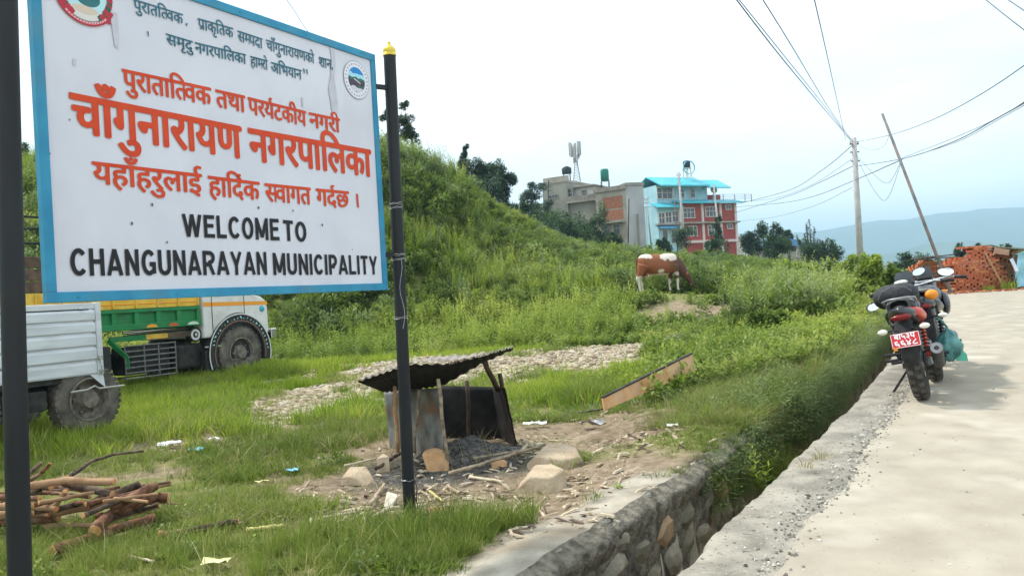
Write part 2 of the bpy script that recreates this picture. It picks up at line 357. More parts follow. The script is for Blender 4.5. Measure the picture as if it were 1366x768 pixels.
# ---------------------------------------------------------------- road
def strip(ys_, ts, zf, jag=None):
    """rows along the road edge; t offsets leftwards"""
    P = []
    for y in ys_:
        e = 0.15; sx = float((edge_x(y+e)-edge_x(y-e))/(2*e)); L = math.hypot(1, sx); nx, ny = -1/L, sx/L
        row = []
        for k, t in enumerate(ts):
            tv = t+(jag(y, k) if jag else 0)
            px_ = float(edge_x(y))+nx*tv; py_ = y+ny*tv; row.append((px_, py_, zf(px_, py_, t, k)))
        P.append(row)
    return P
road_mat = pm('old_concrete_road', (.285,.25,.195), (.385,.345,.275), scale=3.2, rough=.9, bump=.3, bscale=60, detail=9, c3=(.37,.31,.23), s3=.35, f3=.55, lo=.3, hi=.7, dist=.006)
nn = road_mat.node_tree
def speck(mat, scale, thr, colr, fac=.8, w=.04):
    """small flecks of another colour"""
    q = mat.node_tree; bb = q.nodes['Principled BSDF']; src = bb.inputs['Base Color'].links[0].from_socket
    tcx = q.nodes.new('ShaderNodeTexCoord'); z = q.nodes.new('ShaderNodeTexNoise'); z.inputs['Scale'].default_value = scale; z.inputs['Detail'].default_value = 2
    q.links.new(tcx.outputs['Object'], z.inputs['Vector'])
    r = q.nodes.new('ShaderNodeValToRGB'); r.color_ramp.elements[0].position = thr; r.color_ramp.elements[1].position = thr+w; r.color_ramp.elements[1].color = (fac, fac, fac, 1)
    q.links.new(z.outputs['Fac'], r.inputs[0]); m_ = q.nodes.new('ShaderNodeMix'); m_.data_type = 'RGBA'
    q.links.new(r.outputs[0], m_.inputs[0]); q.links.new(src, m_.inputs[6]); m_.inputs[7].default_value = (*colr, 1); q.links.new(m_.outputs[2], bb.inputs['Base Color'])
speck(road_mat, 42, .68, (.2,.175,.15), .5); speck(road_mat, 55, .70, (.52,.49,.43), .4); speck(road_mat, 1.7, .60, (.50,.46,.39), .5, .12)
ysr = np.concatenate([np.arange(-6, 3, .5), np.arange(3, 14, .1), np.arange(14, 26.7, .3)])
tsr = [-.36, -.45, -.6, -1, -1.5, -2.2, -3, -4.5, -6.5, -9, -12, -16]
rd = MB().grid(strip(ysr, tsr, lambda x, y, t, k: float(zroad(y))+.004-(.012 if k == 0 else 0)+(float(vnoise(x, y, 1.3))-.5)*.008, lambda y, k: (float(fbm(y, 0, 3.1, 4))-.5)*.22 if k < 2 else 0)).build('road', road_mat, smooth=True)
tag(rd, kind='structure')
# widening of the road in front of the brick stacks, right of the bend
# ---------------------------------------------------------------- kerb slab beside the drain
kerb_mat = pm('weathered_kerb_concrete', (.17,.155,.125), (.34,.31,.255), scale=5, rough=.95, bump=.9, bscale=38, detail=10, c3=(.14,.13,.11), s3=1.6, f3=.6, lo=.3, hi=.66, dist=.012)
speck(kerb_mat, 60, .64, (.45,.42,.36), .5); speck(kerb_mat, 33, .64, (.08,.075,.065), .8)
def kz(x, y, t, k):
    z = float(zroad(y))
    return z+[-.75, -.34, -.16, -.035, .004, .008, .004, -.004, -.03][k]+(float(fbm(x, y, 9, 2))-.5)*.018*(k > 2)
def kj(y, k): 
    j = (float(fbm(y, 3, 1.1, 7, 5))-.5)*.10+(float(fbm(y, 5, 11, 7, 4))-.5)*.07
    return j*[.3,.6,.9,1,1,.5,0,0,0][k]
ysk = np.concatenate([np.arange(-6, 3, .4), np.arange(3, 11, .045), np.arange(11, 20, .2)])
kb = MB().grid(strip(ysk, [-.06,-.03,-.015,.0,-.03,-.12,-.25,-.40,-.55], kz, kj)).build('kerb', kerb_mat, smooth=True); tag(kb, kind='structure')
# gritty joint between kerb and road
ch = MB()
for _ in range(1500):
    y = random.uniform(2.5, 12) if random.random() < .8 else random.uniform(3, 7); t = -.36+random.gauss(0, .075)+(float(fbm(y, 0, 3.1, 4))-.5)*.2
    if random.random() < .12: t = random.uniform(-2.2, .0)
    x = float(edge_x(y))-t*.86; yy = y+t*.5; s = random.uniform(.003, .013)*(1.6 if random.random() < .06 else 1)
    z = float(zroad(yy))+.004
    R = Matrix.Rotation(random.uniform(0, 6.28), 3, 'Z') @ Matrix.Rotation(random.uniform(-.5, .5), 3, 'X')
    ch.mi = random.choice([0,0,0,1,2,2]); ch.box((x, yy, z+s*.2), (s*random.uniform(1, 2), s*random.uniform(.8, 1.5), s*.8), R, (.6, .6))
grit = [pm('grit_grey', (.2,.18,.15), (.34,.31,.27), scale=8), pm('grit_dark', (.09,.08,.07), (.16,.14,.12), scale=8), pm('grit_pale', (.45,.42,.36), (.58,.55,.48), scale=8)]
o = ch.build('road_gravel', grit); tag(o, 'loose grit and small stone chips scattered along the broken road edge', 'gravel', kind='stuff')
# ---------------------------------------------------------------- drain wall of rubble stone
stone_ms = [pm('rubble_stone_a', (.13,.115,.085), (.30,.26,.19), scale=7, bump=.8, bscale=30, rough=.92, c3=(.09,.10,.06), s3=3, f3=.7, dist=.015),
            pm('rubble_stone_b', (.20,.175,.13), (.40,.35,.27), scale=9, bump=.8, bscale=26, rough=.92, c3=(.13,.12,.09), s3=4, f3=.6, dist=.015),
            pm('rubble_stone_orange', (.32,.20,.11), (.52,.36,.22), scale=9, bump=.7, bscale=26, rough=.92, c3=(.2,.17,.12), s3=4, f3=.5, dist=.012)]
mort = pm('dark_mortar', (.07,.064,.05), (.24,.215,.17), scale=11, bump=1, bscale=34, rough=.97, dist=.03)
wall = empty('drain_wall', (0,0,0), 'rough stone retaining wall of the roadside drain below the earth bank', 'wall')
def wpt(y, t, z):
    e = .15; sx = float((edge_x(y+e)-edge_x(y-e))/(2*e)); L = math.hypot(1, sx)
    return Vector((float(edge_x(y))-t/L, y+sx/L*t, z))
P = []
for y in np.arange(1.5, 17, .06):
    dw = float(drainw(y)); zt = float(zbank(y))
    P.append([wpt(y, dw+.0+(.05*float(fbm(y, z_, 5, 3))), z_) for z_ in np.linspace(-.78, zt-.05, 12)]+[wpt(y, dw+.02+.03*float(fbm(y,1,9,2)), zt-.02), wpt(y, dw+.10, zt+.004), wpt(y, dw+.30, zt+.006), wpt(y, dw+.42, zt-.05)])
MB().grid(P).build('mortar', mort, wall, smooth=True)
# coping: pale crumbling concrete cap
cop = pm('coping_concrete', (.22,.195,.155), (.40,.36,.29), scale=5, rough=.95, bump=.9, bscale=36, detail=10, c3=(.29,.21,.13), s3=1.3, f3=.7, dist=.012)
speck(cop, 50, .66, (.46,.41,.33), .4)
P = []
for y in np.arange(2.2, 6.9, .035):
    j = (float(fbm(y, 2, 2.6, 8, 5))-.5)*.14+(float(fbm(y, 8, 11, 8, 2))-.5)*.05; zt = float(zbank(y)); q = lambda k: (float(fbm(y, k, 7, 5))-.5)*.02; dw = float(drainw(y))
    P.append([wpt(y, dw+.03, zt-.20+q(1)), wpt(y, dw-.012+j*.4, zt-.13+q(2)*2), wpt(y, dw-.03+j, zt-.04+q(3)), wpt(y, dw-.005+j, zt+.010+q(4)*.6), wpt(y, dw+.09+j*.5, zt+.020+q(5)*.6), wpt(y, dw+.22, zt+.018+q(6)*.5), wpt(y, dw+.36, zt+.012), wpt(y, dw+.50+j, zt-.03)])
MB().grid([r[4:] for r in P]).build('coping', cop, wall, angle=50)
S_ = []
for r in P:
    a, b_, c_, d = r[1], r[2], r[3], r[4]; row = [r[0]]
    for k in range(1, 9):
        f = k/8; p = (b_*(1-f)+d*f) if f > .5 else (a*(1-f*1.2)+d*f*1.2*.5+b_*f*.6*1.0) ; p = a.lerp(b_, f*2) if f < .5 else b_.lerp(d, f*2-1)
        nn_ = (float(fbm(p.y*1.0, p.z*1.3, 26, 3, 3))-.5)*.05*(1-f**4)+(float(fbm(p.y, p.z, 9, 6, 2))-.5)*.05*(1-f**4); row.append(p+Vector((nn_*.86, -nn_*.5, 0)))
    S_.append(row)
MB().grid(S_).build('coping_face', pm('coping_broken_face', (.09,.08,.062), (.25,.22,.17), scale=14, rough=.97, bump=1, bscale=50, detail=9, dist=.02), wall, smooth=True)
def rock_mesh(rx, ry, rz, seed, sub=2, cut=6, rough=.08):
    import bmesh
    r = random.Random(seed); bm = bmesh.new(); bmesh.ops.create_icosphere(bm, subdivisions=sub, radius=1)
    pl = []
    for _ in range(cut):
        nrm = Vector((r.gauss(0,1), r.gauss(0,1), r.gauss(0,.8))).normalized(); pl.append((nrm, r.uniform(.55, .85)))
    for v in bm.verts:
        for nrm, d in pl:
            k = v.co.dot(nrm)
            if k > d: v.co -= nrm*(k-d)
        v.co *= 1+r.uniform(-rough, rough)*.5
        v.co = Vector((v.co.x*rx, v.co.y*ry, v.co.z*rz))
    vs = [tuple(v.co) for v in bm.verts]; fs = [tuple(v.index for v in f.verts) for f in bm.faces]; bm.free(); return vs, fs
def rock(name, c, dims, seed, mat, parent=None, rot=0, sub=2, cut=7, angle=None, tilt=0, rough=.08):
    vs, fs = rock_mesh(dims[0]/2, dims[1]/2, dims[2]/2, seed, sub, cut, rough)
    m = MB().add(vs, fs); R = (Matrix.Rotation(rot, 4, 'Z') @ Matrix.Rotation(tilt, 4, 'X'))
    o = m.build(name, mat, parent, M=R, angle=angle); o.location = c; return o
y = 3.0
rs = random.Random(5)
rows = [(-.66,.2), (-.45,.2), (-.25,.2), (-.07,.17)]
for ri, (zc, hh) in enumerate(rows):
    y = 3.2+rs.uniform(0, .2)
    while y < 10.5:
        wd = rs.uniform(.18, .42); zt = float(zbank(y)); dw = float(drainw(y))
        k = (zt+.7)/.72; z_ = -.7+(zc+.7)*k
        p = wpt(y+wd/2, dw+.075, z_+rs.uniform(-.02, .02))
        if not (ri == 3 and y < 6.5 and rs.random() < .5):
            m_ = rs.choice([stone_ms[0], stone_ms[0], stone_ms[1]]) if rs.random() > .06 else stone_ms[2]
            o = rock('stone', p, (wd*1.15, .22, hh*k*rs.uniform(1.05, 1.35)), rs.randint(0, 9999), m_, wall, rot=math.atan2(.86, .5)+rs.uniform(-.15, .15), cut=9, rough=.05)
        y += wd*1.02
# tumbled stones on the drain floor
for (px, py, z, s, mi) in [(862,752,-.45,.26,2), (893,690,-.40,.22,2), (838,768,-.55,.3,1), (935,668,-.4,.2,1), (905,722,-.6,.2,0), (975,640,-.45,.2,0)]:
    p = G(px, py, z); o = rock('drain_stone', (p.x, p.y, -.62+s*.3), (s, s*.7, s*1.3), px, stone_ms[mi], cut=8)
    tag(o, {862:'orange brown stone standing on end in the drain, nearest the camera', 893:'small orange stone in the drain behind the tuft of grass', 838:'grey stone at the foot of the drain wall at the lower picture edge', 935:'flat grey brown stone deep in the drain, under the kerb', 905:'dark stone on the drain floor beside the grass tuft', 975:'farthest dark loose stone in the drain under overhanging grass'}[px], 'stone', 'loose stones in the drain')
# ---------------------------------------------------------------- mountains
def ridge(name, dist, pts, c1, c2, seed, depth=900):
    P = []; pts = sorted(pts); px_ = np.array([p[0] for p in pts]); py_ = np.array([p[1] for p in pts])
    for k, x in enumerate(np.linspace(px_[0], px_[-1], 160)):
        yy = float(np.interp(x, px_, py_))-(float(fbm(x, 0, .03, seed, 5))-.5)*7
        top = W(x, yy, dist); row = []
        for j, f in enumerate(np.linspace(0, 1, 10)):
            g = (1-f); zz = -60+(top.z+60)*(1-g)**.8; dd = -depth*g
            wob = (float(fbm(x*.02, f*6, 2, seed+3, 4))-.5)*260*g*f*3
            row.append((top.x*(1+(dd+wob)/dist), top.y+dd+wob, zz))
        row.append((top.x*1.1, top.y+600, top.z*.3)); row.append((top.x*1.2, top.y+1300, -60))
        P.append(row)
    m = pm(name+'_forest', c1, c2, scale=.012, rough=1, bump=0, detail=8, spec=0)
    o = MB().grid(P).build(name, m, smooth=True); return tag(o, kind='structure')
ridge('mountains', 3300, [(-900,250),(-300,300),(300,330),(700,330),(900,318),(1000,312),(1090,308),(1130,300),(1180,293),(1215,292),(1260,284),(1310,279),(1366,276),(1500,262),(1700,270),(2100,300)], (.04,.08,.06), (.08,.12,.09), 1)
ridge('hills', 2300, [(-900,380),(300,385),(900,352),(1100,345),(1180,338),(1240,325),(1290,322),(1366,326),(1600,315),(2000,330)], (.04,.08,.035), (.09,.12,.055), 6, 500)
# ================================================================ SIGN
VP = W(1318, 355, 1)-C0; bd = Vector((VP.x, VP.y, 0)).normalized()      # direction the board runs in, away from the camera
bn = Vector((bd.y, -bd.x, 0))                                            # faces the camera side
BR = W(517, 387, 5.42)
def onboard(px, py):
    """board coordinates (metres along from the right edge, height) of a pixel"""
    r = ray(px, py); t = (BR-C0).dot(bn)/r.dot(bn); p = C0+r*t; return ((p-BR).dot(bd), p.z)
sign_red = pm('sign_red_paint', (.56,.045,.008), (.63,.062,.010), scale=9, rough=.5, bump=0)
sign_blue = pm('sign_blue_paint', (.015,.10,.15), (.03,.15,.21), scale=9, rough=.5, bump=0)
sign_black = pm('sign_black_paint', (.012,.012,.014), rough=.5, bump=0)
sign_white = pm('sign_white_paint', (.60,.605,.665), (.66,.665,.72), scale=2.0, rough=.45, bump=.03, bscale=9, c3=(.53,.525,.57), s3=2.5, f3=.4)
frame_blue = pm('sign_frame_blue', (.025,.22,.38), (.04,.28,.44), scale=7, rough=.5, bump=.1, c3=(.10,.22,.27), s3=4, f3=.5)
uL, zBL = onboard(62, 402); uR, zBR = 0.0, onboard(516, 388)[1]; zT = onboard(501, 74)[1]
zB = (zBL+zBR)/2
Wd = uR-uL
def bp_(u, z, off=0.0): return BR*1.0 + bd*u + Vector((0,0,z-BR.z)) + bn*off
sign = empty('welcome_sign', bp_(uL/2, zB), 'white painted municipality welcome board with red, blue and black lettering between two black poles', 'sign')
sign.rotation_euler = (0, 0, math.atan2(bd.y, bd.x))
SM = Matrix.Translation(sign.location) @ Matrix.Rotation(math.atan2(bd.y, bd.x), 4, 'Z')   # local: x along board, -y to the camera, z up
def L(u, z, off=0.0): return (u-uL/2, -off, z-zB)
hh = zT-zB
# sheet and frame
MB().box(L(uL/2, zB+hh/2, -.006), (Wd-.03, .004, hh-.03)).build('sheet', sign_white, sign)
fw = .045
for (a, b_) in (((uL, zB+fw/2), (0, zB+fw/2)), ((uL, zT-fw/2), (0, zT-fw/2))):
    MB().box(L((a[0]+b_[0])/2, a[1], -.010), (Wd, .034, fw)).build('frame_bar', frame_blue, sign, bevel=.002)
for u in (uL+fw/2, -fw/2):
    MB().box(L(u, zB+hh/2, -.0102), (fw, .0336, hh-2*fw)).build('frame_bar', frame_blue, sign, bevel=.002)
for k in (1, 2, 3):
    MB().box(L(uL*k/4, zB+hh/2, -.022), (.03, .026, hh-2*fw)).build('back_brace', frame_blue, sign)
_lay = [0.0]
def flat(polys_, mat, name, base=.0006):
    pass
# --- devanagari glyph pieces from the built-in font
_G = {}
def glyph(chs):
    if chs in _G: return _G[chs]
    cu = bpy.data.curves.new('g', 'FONT'); cu.body = chs; cu.size = 1; cu.fill_mode = 'FRONT'; cu.resolution_u = 4
    ob = bpy.data.objects.new('g', cu); COL.objects.link(ob); bpy.context.view_layer.update()
    dg = bpy.context.evaluated_depsgraph_get(); m_ = bpy.data.meshes.new_from_object(ob.evaluated_get(dg))
    vs = [tuple(v.co[:2]) for v in m_.vertices]; fs = [tuple(p.vertices) for p in m_.polygons]
    cu.body = chs+'क'; bpy.context.view_layer.update(); dg = bpy.context.evaluated_depsgraph_get()
    m2 = bpy.data.meshes.new_from_object(ob.evaluated_get(dg)); mxx = max(v.co.x for v in m2.vertices)
    bpy.data.objects.remove(ob); bpy.data.meshes.remove(m_); bpy.data.meshes.remove(m2); bpy.data.curves.remove(cu)
    _G[chs] = (vs, fs, mxx); return _G[chs]
_kx = None
def adv(chs):
    global _kx
    if _kx is None:
        g = glyph('क')[0]; _kx = max(v[0] for v in g)
    return glyph(chs)[2]-_kx
def clip_x(vs, fs, xmax):
    """keep the part of a flat mesh left of xmax (for half letters)"""
    ov = []; of = []
    for f in fs:
        poly = [vs[i] for i in f]; out = []
        for i in range(len(poly)):
            a = poly[i]; b_ = poly[(i+1)%len(poly)]; ia = a[0] <= xmax; ib = b_[0] <= xmax
            if ia: out.append(a)
            if ia != ib:
                t = (xmax-a[0])/(b_[0]-a[0]); out.append((xmax, a[1]+t*(b_[1]-a[1])))
        if len(out) >= 3: of.append(tuple(range(len(ov), len(ov)+len(out)))); ov += out
    return ov, of
STEMHALF = .16
def word(spec):
    """list of glyph items -> (verts, faces) and width. An item is a letter or sign; '<X' a half letter (stem cut off);
    ('r^') the small hook of a dead r; ('/r') the slanting stroke of r under the last letter"""
    V_ = []; F_ = []; x = 0.0; lastx = 0.0
    for it in spec:
        if it == 'r^':
            pts = [(-.17,.66),(-.235,.70),(-.25,.76),(-.20,.80),(-.12,.79)]
            a = [(p[0]+x, p[1]) for p in pts]; V_, F_ = ribbon(V_, F_, a, .055); continue
        if it == '/r':
            a = [(x-.16, .20), (x-.30, .09), (x-.40, .0)]; V_, F_ = ribbon(V_, F_, a, .06); continue
        half = it.startswith('<'); c = it[1:] if half else it
        vs, fs, _ = glyph(c); ad = adv(c)
        if half:
            xm = max(v[0] for v in vs)-(.155 if c != 'म' else .155); vs, fs = clip_x(vs, fs, xm); ad = xm-.0
        o = len(V_); V_ += [(v[0]+x, v[1]) for v in vs]; F_ += [tuple(i+o for i in f) for f in fs]; x += ad
    return V_, F_, x
def ribbon(V_, F_, pts, w_, closed=False):
    n_ = len(pts); L_ = []; R_ = []
    for i in range(n_):
        if closed: p0 = pts[(i-1)%n_]; p1 = pts[(i+1)%n_]
        else: p0 = pts[max(i-1,0)]; p1 = pts[min(i+1,n_-1)]
        c = pts[i]; d1 = Vector((c[0]-p0[0], c[1]-p0[1])); d2 = Vector((p1[0]-c[0], p1[1]-c[1]))
        if d1.length < 1e-9: d1 = d2
        if d2.length < 1e-9: d2 = d1
        d1.normalize(); d2.normalize(); t = (d1+d2)
        t = t.normalized() if t.length > 1e-6 else d1
        nx = Vector((-t.y, t.x)); k = 1/max(.45, abs(t.dot(d1)))
        L_.append((c[0]+nx.x*w_/2*k, c[1]+nx.y*w_/2*k)); R_.append((c[0]-nx.x*w_/2*k, c[1]-nx.y*w_/2*k))
    o = len(V_); V_ += L_+R_
    for i in range(n_ if closed else n_-1):
        j = (i+1)%n_; F_.append((o+i, o+n_+i, o+n_+j, o+j))
    return V_, F_
HEAD = None
def put_word(spec, p0, p1, body_px, mat, bold=.03, name='lettering', bar=True):
    """p0, p1 = pixels of the two ends of the head line; body_px = pixel height headline-to-baseline at p0"""
    global HEAD
    if HEAD is None:
        ys_ = sorted(v[1] for v in glyph('न')[0]); HEAD = ys_[-1]
    vs, fs, wd = word(spec)
    xa = min(v[0] for v in vs); xb = max(v[0] for v in vs)
    if spec[-1] == 'ि': pass
    u0, z0 = onboard(*p0); u1, z1 = onboard(*p1); _, zb0 = onboard(p0[0], p0[1]+body_px)
    sx = (u1-u0)/(xb-xa); sy = (z0-zb0)/HEAD; sh = (z1-z0)/(u1-u0)
    mb = MB(); e = bold*sx*1.0; ey = bold*sy*.6
    lay = 0
    for (dx, dy) in ((0,0), (-e,0), (e,0), (0,-ey), (0,ey*.6), (-e*.7,-ey*.7), (e*.7,-ey*.7)):
        # every letter face gets its own depth so overlaps never share a plane
        nv = []; 
        for v in vs:
            u = u0+(v[0]-xa)*sx+dx; z = z0+(v[1]-HEAD)*sy+(u-u0)*sh+dy; nv.append(L(u, z, .0006+lay*.00005))
        mb.add(nv, fs); lay += 1
    if bar:
        mb.add([L(u0-e, z0-.075*sy, .0006+lay*.00005), L(u1, z1-.075*sy, .0006+lay*.00005), L(u1, z1+.0*sy+e*.8, .0006+lay*.00005), L(u0-e, z0+e*.8, .0006+lay*.00005)], [(0,1,2,3)])
    me_ = mb.build(name, mat, sign); return me_
R_, B_ = sign_red, sign_blue
# blue slogan, two lines
put_word(['प','ु','र','ा','त','<त','ि','व','क'][:4]+['त','ि','<त','व','क'], (178,-1), (244,19.5), 14, B_, .014)
put_word(['प','/r','ा','क','ृ','ि','त','क'], (264,24.5), (311,38), 13.5, B_, .014)
put_word(['स','<म','प','द','ा'], (317,41), (350,52), 13.5, B_, .014)
put_word(['च','ा','ँ','ग','ु','न','ा','र','ा','य','ण','क','ो'], (355,53), (419,73), 13, B_, .014)
put_word(['श','ा','न'], (425.5,76), (442,80.5), 12.5, B_, .014)
put_word(['स','म','ृ','द','ु'], (221.6,45), (257,55.7), 13.5, B_, .016)
put_word(['न','ग','र','प','ा','ि','ल','क','ा'], (260,56.6), (328,73), 13.5, B_, .016)
put_word(['ह','ा','<म','र','ो'], (334,75), (357,81), 13, B_, .016)
put_word(['अ','ि','भ','य','ा','न'], (361.5,83), (402,94), 13, B_, .016)
# red lines
put_word(['प','ु','र','ा','त','ा','ि','<त','व','क'], (163.4,92.5), (281,118), 25, R_, .028)
put_word(['त','थ','ा'], (288,120), (326.5,128.5), 22, R_, .028)
put_word(['प','र','य','r^','ट','क','ी','य'], (331,130), (408,149), 21, R_, .028)
put_word(['न','ग','र','ी'], (412.6,150.5), (453,159), 18.5, R_, .028)
put_word(['च','ा','ँ','ग','ु','न','ा','र','ा','य','ण'], (94,125), (321,170), 50, R_, .034)
put_word(['न','ग','र','प','ा','ि','ल','क','ा'], (332,172), (494,201), 41, R_, .034)
put_word(['य','ह','ा','ँ','ह','र','ु','ल','ा','ई'], (123.4,216), (268.5,233), 28, R_, .026)
put_word(['ह','ा','ि','द','r^','क'], (278,235), (345.7,243.5), 25, R_, .026)
put_word(['<स','व','ा','ग','त'], (353.5,245), (414,251), 23, R_, .026)
put_word(['ग','द','r^','छ','े'][:4], (422,252), (465,256), 21.5, R_, .026)
def poly_on_board(pts, mat, name, off=.0013):
    mb = MB(); mb.add([L(*onboard(*p), off) for p in pts], [tuple(range(len(pts)))]); return mb.build(name, mat, sign)
poly_on_board([(475,258.5),(477.5,258.7),(479,277),(476.8,276.8)], R_, 'lettering')
for q in [(442,92),(248,33)]: poly_on_board([(q[0],q[1]-2),(q[0]+2.2,q[1]-1.5),(q[0]+1.5,q[1]+2.2),(q[0]+.2,q[1]+1.6)], B_, 'lettering')
for q in [(197,42),(405,91.5),(409,92.5)]: poly_on_board([(q[0]-.8,q[1]),(q[0]+1,q[1]+.4),(q[0]+1.6,q[1]+7),(q[0]+.4,q[1]+6.5)], B_, 'lettering')
# --- english capitals as heavy strokes (cap height 1)
def arc(cx, cy, rx, ry, a0, a1, n_=9): return [(cx+rx*math.cos(rad(a0+(a1-a0)*i/(n_-1))), cy+ry*math.sin(rad(a0+(a1-a0)*i/(n_-1)))) for i in range(n_)]
SW = .17; h_ = SW/2
def cap(c):
    t, b_ = 1-h_, h_
    D = {'W': (.92, [[(h_*.8,1),(.27,0)],[(.27,0),(.46,1)],[(.46,1),(.65,0)],[(.65,0),(.92-h_*.8,1)]]),
     'E': (.54, [[(h_,0),(h_,1)],[(0,t),(.54,t)],[(0,.53),(.49,.53)],[(0,b_),(.54,b_)]]),
     'L': (.50, [[(h_,0),(h_,1)],[(0,b_),(.50,b_)]]),
     'C': (.62, [arc(.33,.5,.33-h_,.5-h_,40,320,15)]),
     'O': (.64, [arc(.32,.5,.32-h_,.5-h_,0,360,21)]),
     'M': (.74, [[(h_,0),(h_,1)],[(h_,1),(.37,.12)],[(.37,.12),(.74-h_,1)],[(.74-h_,1),(.74-h_,0)]]),
     'T': (.54, [[(.27,0),(.27,1)],[(0,t),(.54,t)]]),
     'H': (.60, [[(h_,0),(h_,1)],[(.60-h_,0),(.60-h_,1)],[(0,.52),(.60,.52)]]),
     'A': (.64, [[(h_*.7,0),(.32,1)],[(.32,1),(.64-h_*.7,0)],[(.16,.27),(.48,.27)]]),
     'N': (.60, [[(h_,0),(h_,1)],[(h_,1),(.60-h_,0)],[(.60-h_,0),(.60-h_,1)]]),
     'G': (.64, [arc(.33,.5,.33-h_,.5-h_,42,300,14)+[(.64-h_,.16)],[(.64-h_,.08),(.64-h_,.50)],[(.36,.44),(.64,.44)]]),
     'U': (.60, [[(h_,1),(h_,.33)]+arc(.30,.33,.30-h_,.33-h_,180,360,9)+[(.60-h_,1)]]),
     'R': (.62, [[(h_,0),(h_,1)],[(0,t),(.34,t)]+arc(.35,.72,.20,.28-h_,90,-90,8)+[(.34,.44),(0,.44)],[(.34,.46),(.62-h_*.9,0)]]),
     'Y': (.62, [[(h_*.8,1),(.31,.42)],[(.62-h_*.8,1),(.31,.42)],[(.31,.46),(.31,0)]]),
     'I': (SW, [[(h_,0),(h_,1)]]),
     'P': (.57, [[(h_,0),(h_,1)],[(0,t),(.32,t)]+arc(.32,.70,.19-.02,.30-h_,90,-90,8)+[(.32,.40),(0,.40)]])}
    return D[c]
def put_caps(s, a_top, a_bot, b_top, b_bot, mat, gap=.11):
    x = 0; V_ = []; F_ = []; lays = []
    for c in s:
        if c == ' ': x += .25; continue
        wd, st = cap(c)
        for q in st:
            k0 = len(F_); V_, F_ = ribbon(V_, F_, [(p[0]+x, p[1]) for p in q], SW*(1.0 if c not in 'MNWAY' else .98)); 
            lays.append((k0, len(F_)))
        x += wd+gap
    x -= gap
    ua, za1 = onboard(*a_top); _, za0 = onboard(*a_bot); ub, zb1 = onboard(*b_top); _, zb0 = onboard(*b_bot)
    mb = MB(); 
    lay_of = {}
    for li, (k0, k1) in enumerate(lays):
        for k in range(k0, k1):
            vs = []
            for i in F_[k]:
                px_, py_ = V_[i]; py_ = min(1, max(0, py_)); f = px_/x; z0 = za0+(zb0-za0)*f; z1 = za1+(zb1-za1)*f
                vs.append(L(ua+(ub-ua)*f, z0+(z1-z0)*py_, .0006+(li%4)*.00008))
            mb.add(vs, [tuple(range(len(vs)))])
    return mb.build('lettering', mat, sign)
put_caps('WELCOME', (242.7,284.8), (242.7,315.6), (371.5,292), (371.5,320.8), sign_black)
put_caps('TO', (377.5,293.2), (377.5,321), (408,296), (408,323), sign_black)
put_caps('CHANGUNARAYAN', (92.7,330.6), (92.7,368), (355,336), (355,366.5), sign_black)
put_caps('MUNICIPALITY', (363.5,337), (363.5,366.8), (502.5,341.5), (502.5,365.8), sign_black)
# --- emblems: round painted prints
def disc(cx, cy, ru, rz, mat, off, name='emblem', n_=40, a0=0, a1=360, inner=0.0, parent=None):
    mb = MB(); P1 = []; P0 = []
    for i in range(n_+1):
        a = rad(a0+(a1-a0)*i/n_); P1.append(L(cx+ru*math.cos(a), cy+rz*math.sin(a), off)); P0.append(L(cx+ru*inner*math.cos(a), cy+rz*inner*math.sin(a), off))
    mb.grid([P0, P1]); return mb.build(name, mat, parent or sign)
flatc = lambda nm, c: pm(nm, c, rough=.5, bump=0)
eu, ez = onboard(475.5, 107); er = (onboard(475.5, 82)[1]-onboard(475.5, 132)[1])/2
em = disc(eu, ez, er, er, flatc('print_grey', (.33,.34,.42)), .0010, 'emblem')
def local_child(o): return o
disc(eu, ez, er*.965, er*.965, flatc('print_white', (.72,.72,.76)), .0014, 'ring', parent=sign).parent = em
for k in range(26):                                                        # tiny marks of the ring lettering
    a = rad(k*360/26+4); m_ = MB(); r0 = er*.83
    c = (eu+r0*math.cos(a), ez+r0*math.sin(a)); s_ = er*.055
    m_.add([L(c[0]-s_, c[1]-s_*.6, .0017), L(c[0]+s_, c[1]-s_*.8, .0017), L(c[0]+s_*.7, c[1]+s_*.8, .0017), L(c[0]-s_*.8, c[1]+s_*.5, .0017)], [(0,1,2,3)])
    if k == 0: rm = m_
    else: rm.add(m_.v, m_.f)
rm.build('ring_marks', flatc('print_violet', (.30,.28,.42)), em)['kind'] = 'stuff'
ri = er*.66
def chord(y0, y1, mat, off, wob=0, seed=0):
    mb = MB(); A_ = []; B2 = []
    for i in range(25):
        x = -1+2*i/24; lim = math.sqrt(max(0, 1-x*x)); n0 = (vnoise(x*4, 0, 1, seed)-.5)*wob; n1 = (vnoise(x*4, 3, 1, seed+2)-.5)*wob
        a = max(-lim, min(lim, y0+float(n0))); b2 = max(-lim, min(lim, y1+float(n1)))
        A_.append(L(eu+x*ri, ez+a*ri, off)); B2.append(L(eu+x*ri, ez+b2*ri, off))
    mb.grid([A_, B2]); return mb.build('picture', mat, em)
chord(-1, 1, flatc('print_green', (.05,.13,.11)), .0018)
chord(.42, 1, flatc('print_sky', (.02,.22,.55)), .0020)
chord(.18, .50, flatc('print_cloud', (.35,.68,.78)), .0022, .22, 4)
chord(-.95, -.62, flatc('print_pale', (.60,.58,.64)), .0023, .3, 8)
chord(-.5, -.05, flatc('print_maroon', (.07,.05,.07)), .0021, .5, 3)
mb = MB(); mb.add([L(eu-.35*ri, ez+.02*ri, .0025), L(eu+.45*ri, ez-.28*ri, .0025), L(eu+.42*ri, ez-.18*ri, .0025), L(eu-.30*ri, ez+.10*ri, .0025)], [(0,1,2,3)]); mb.build('picture', flatc('print_pale', (.6,.6,.6)), em)
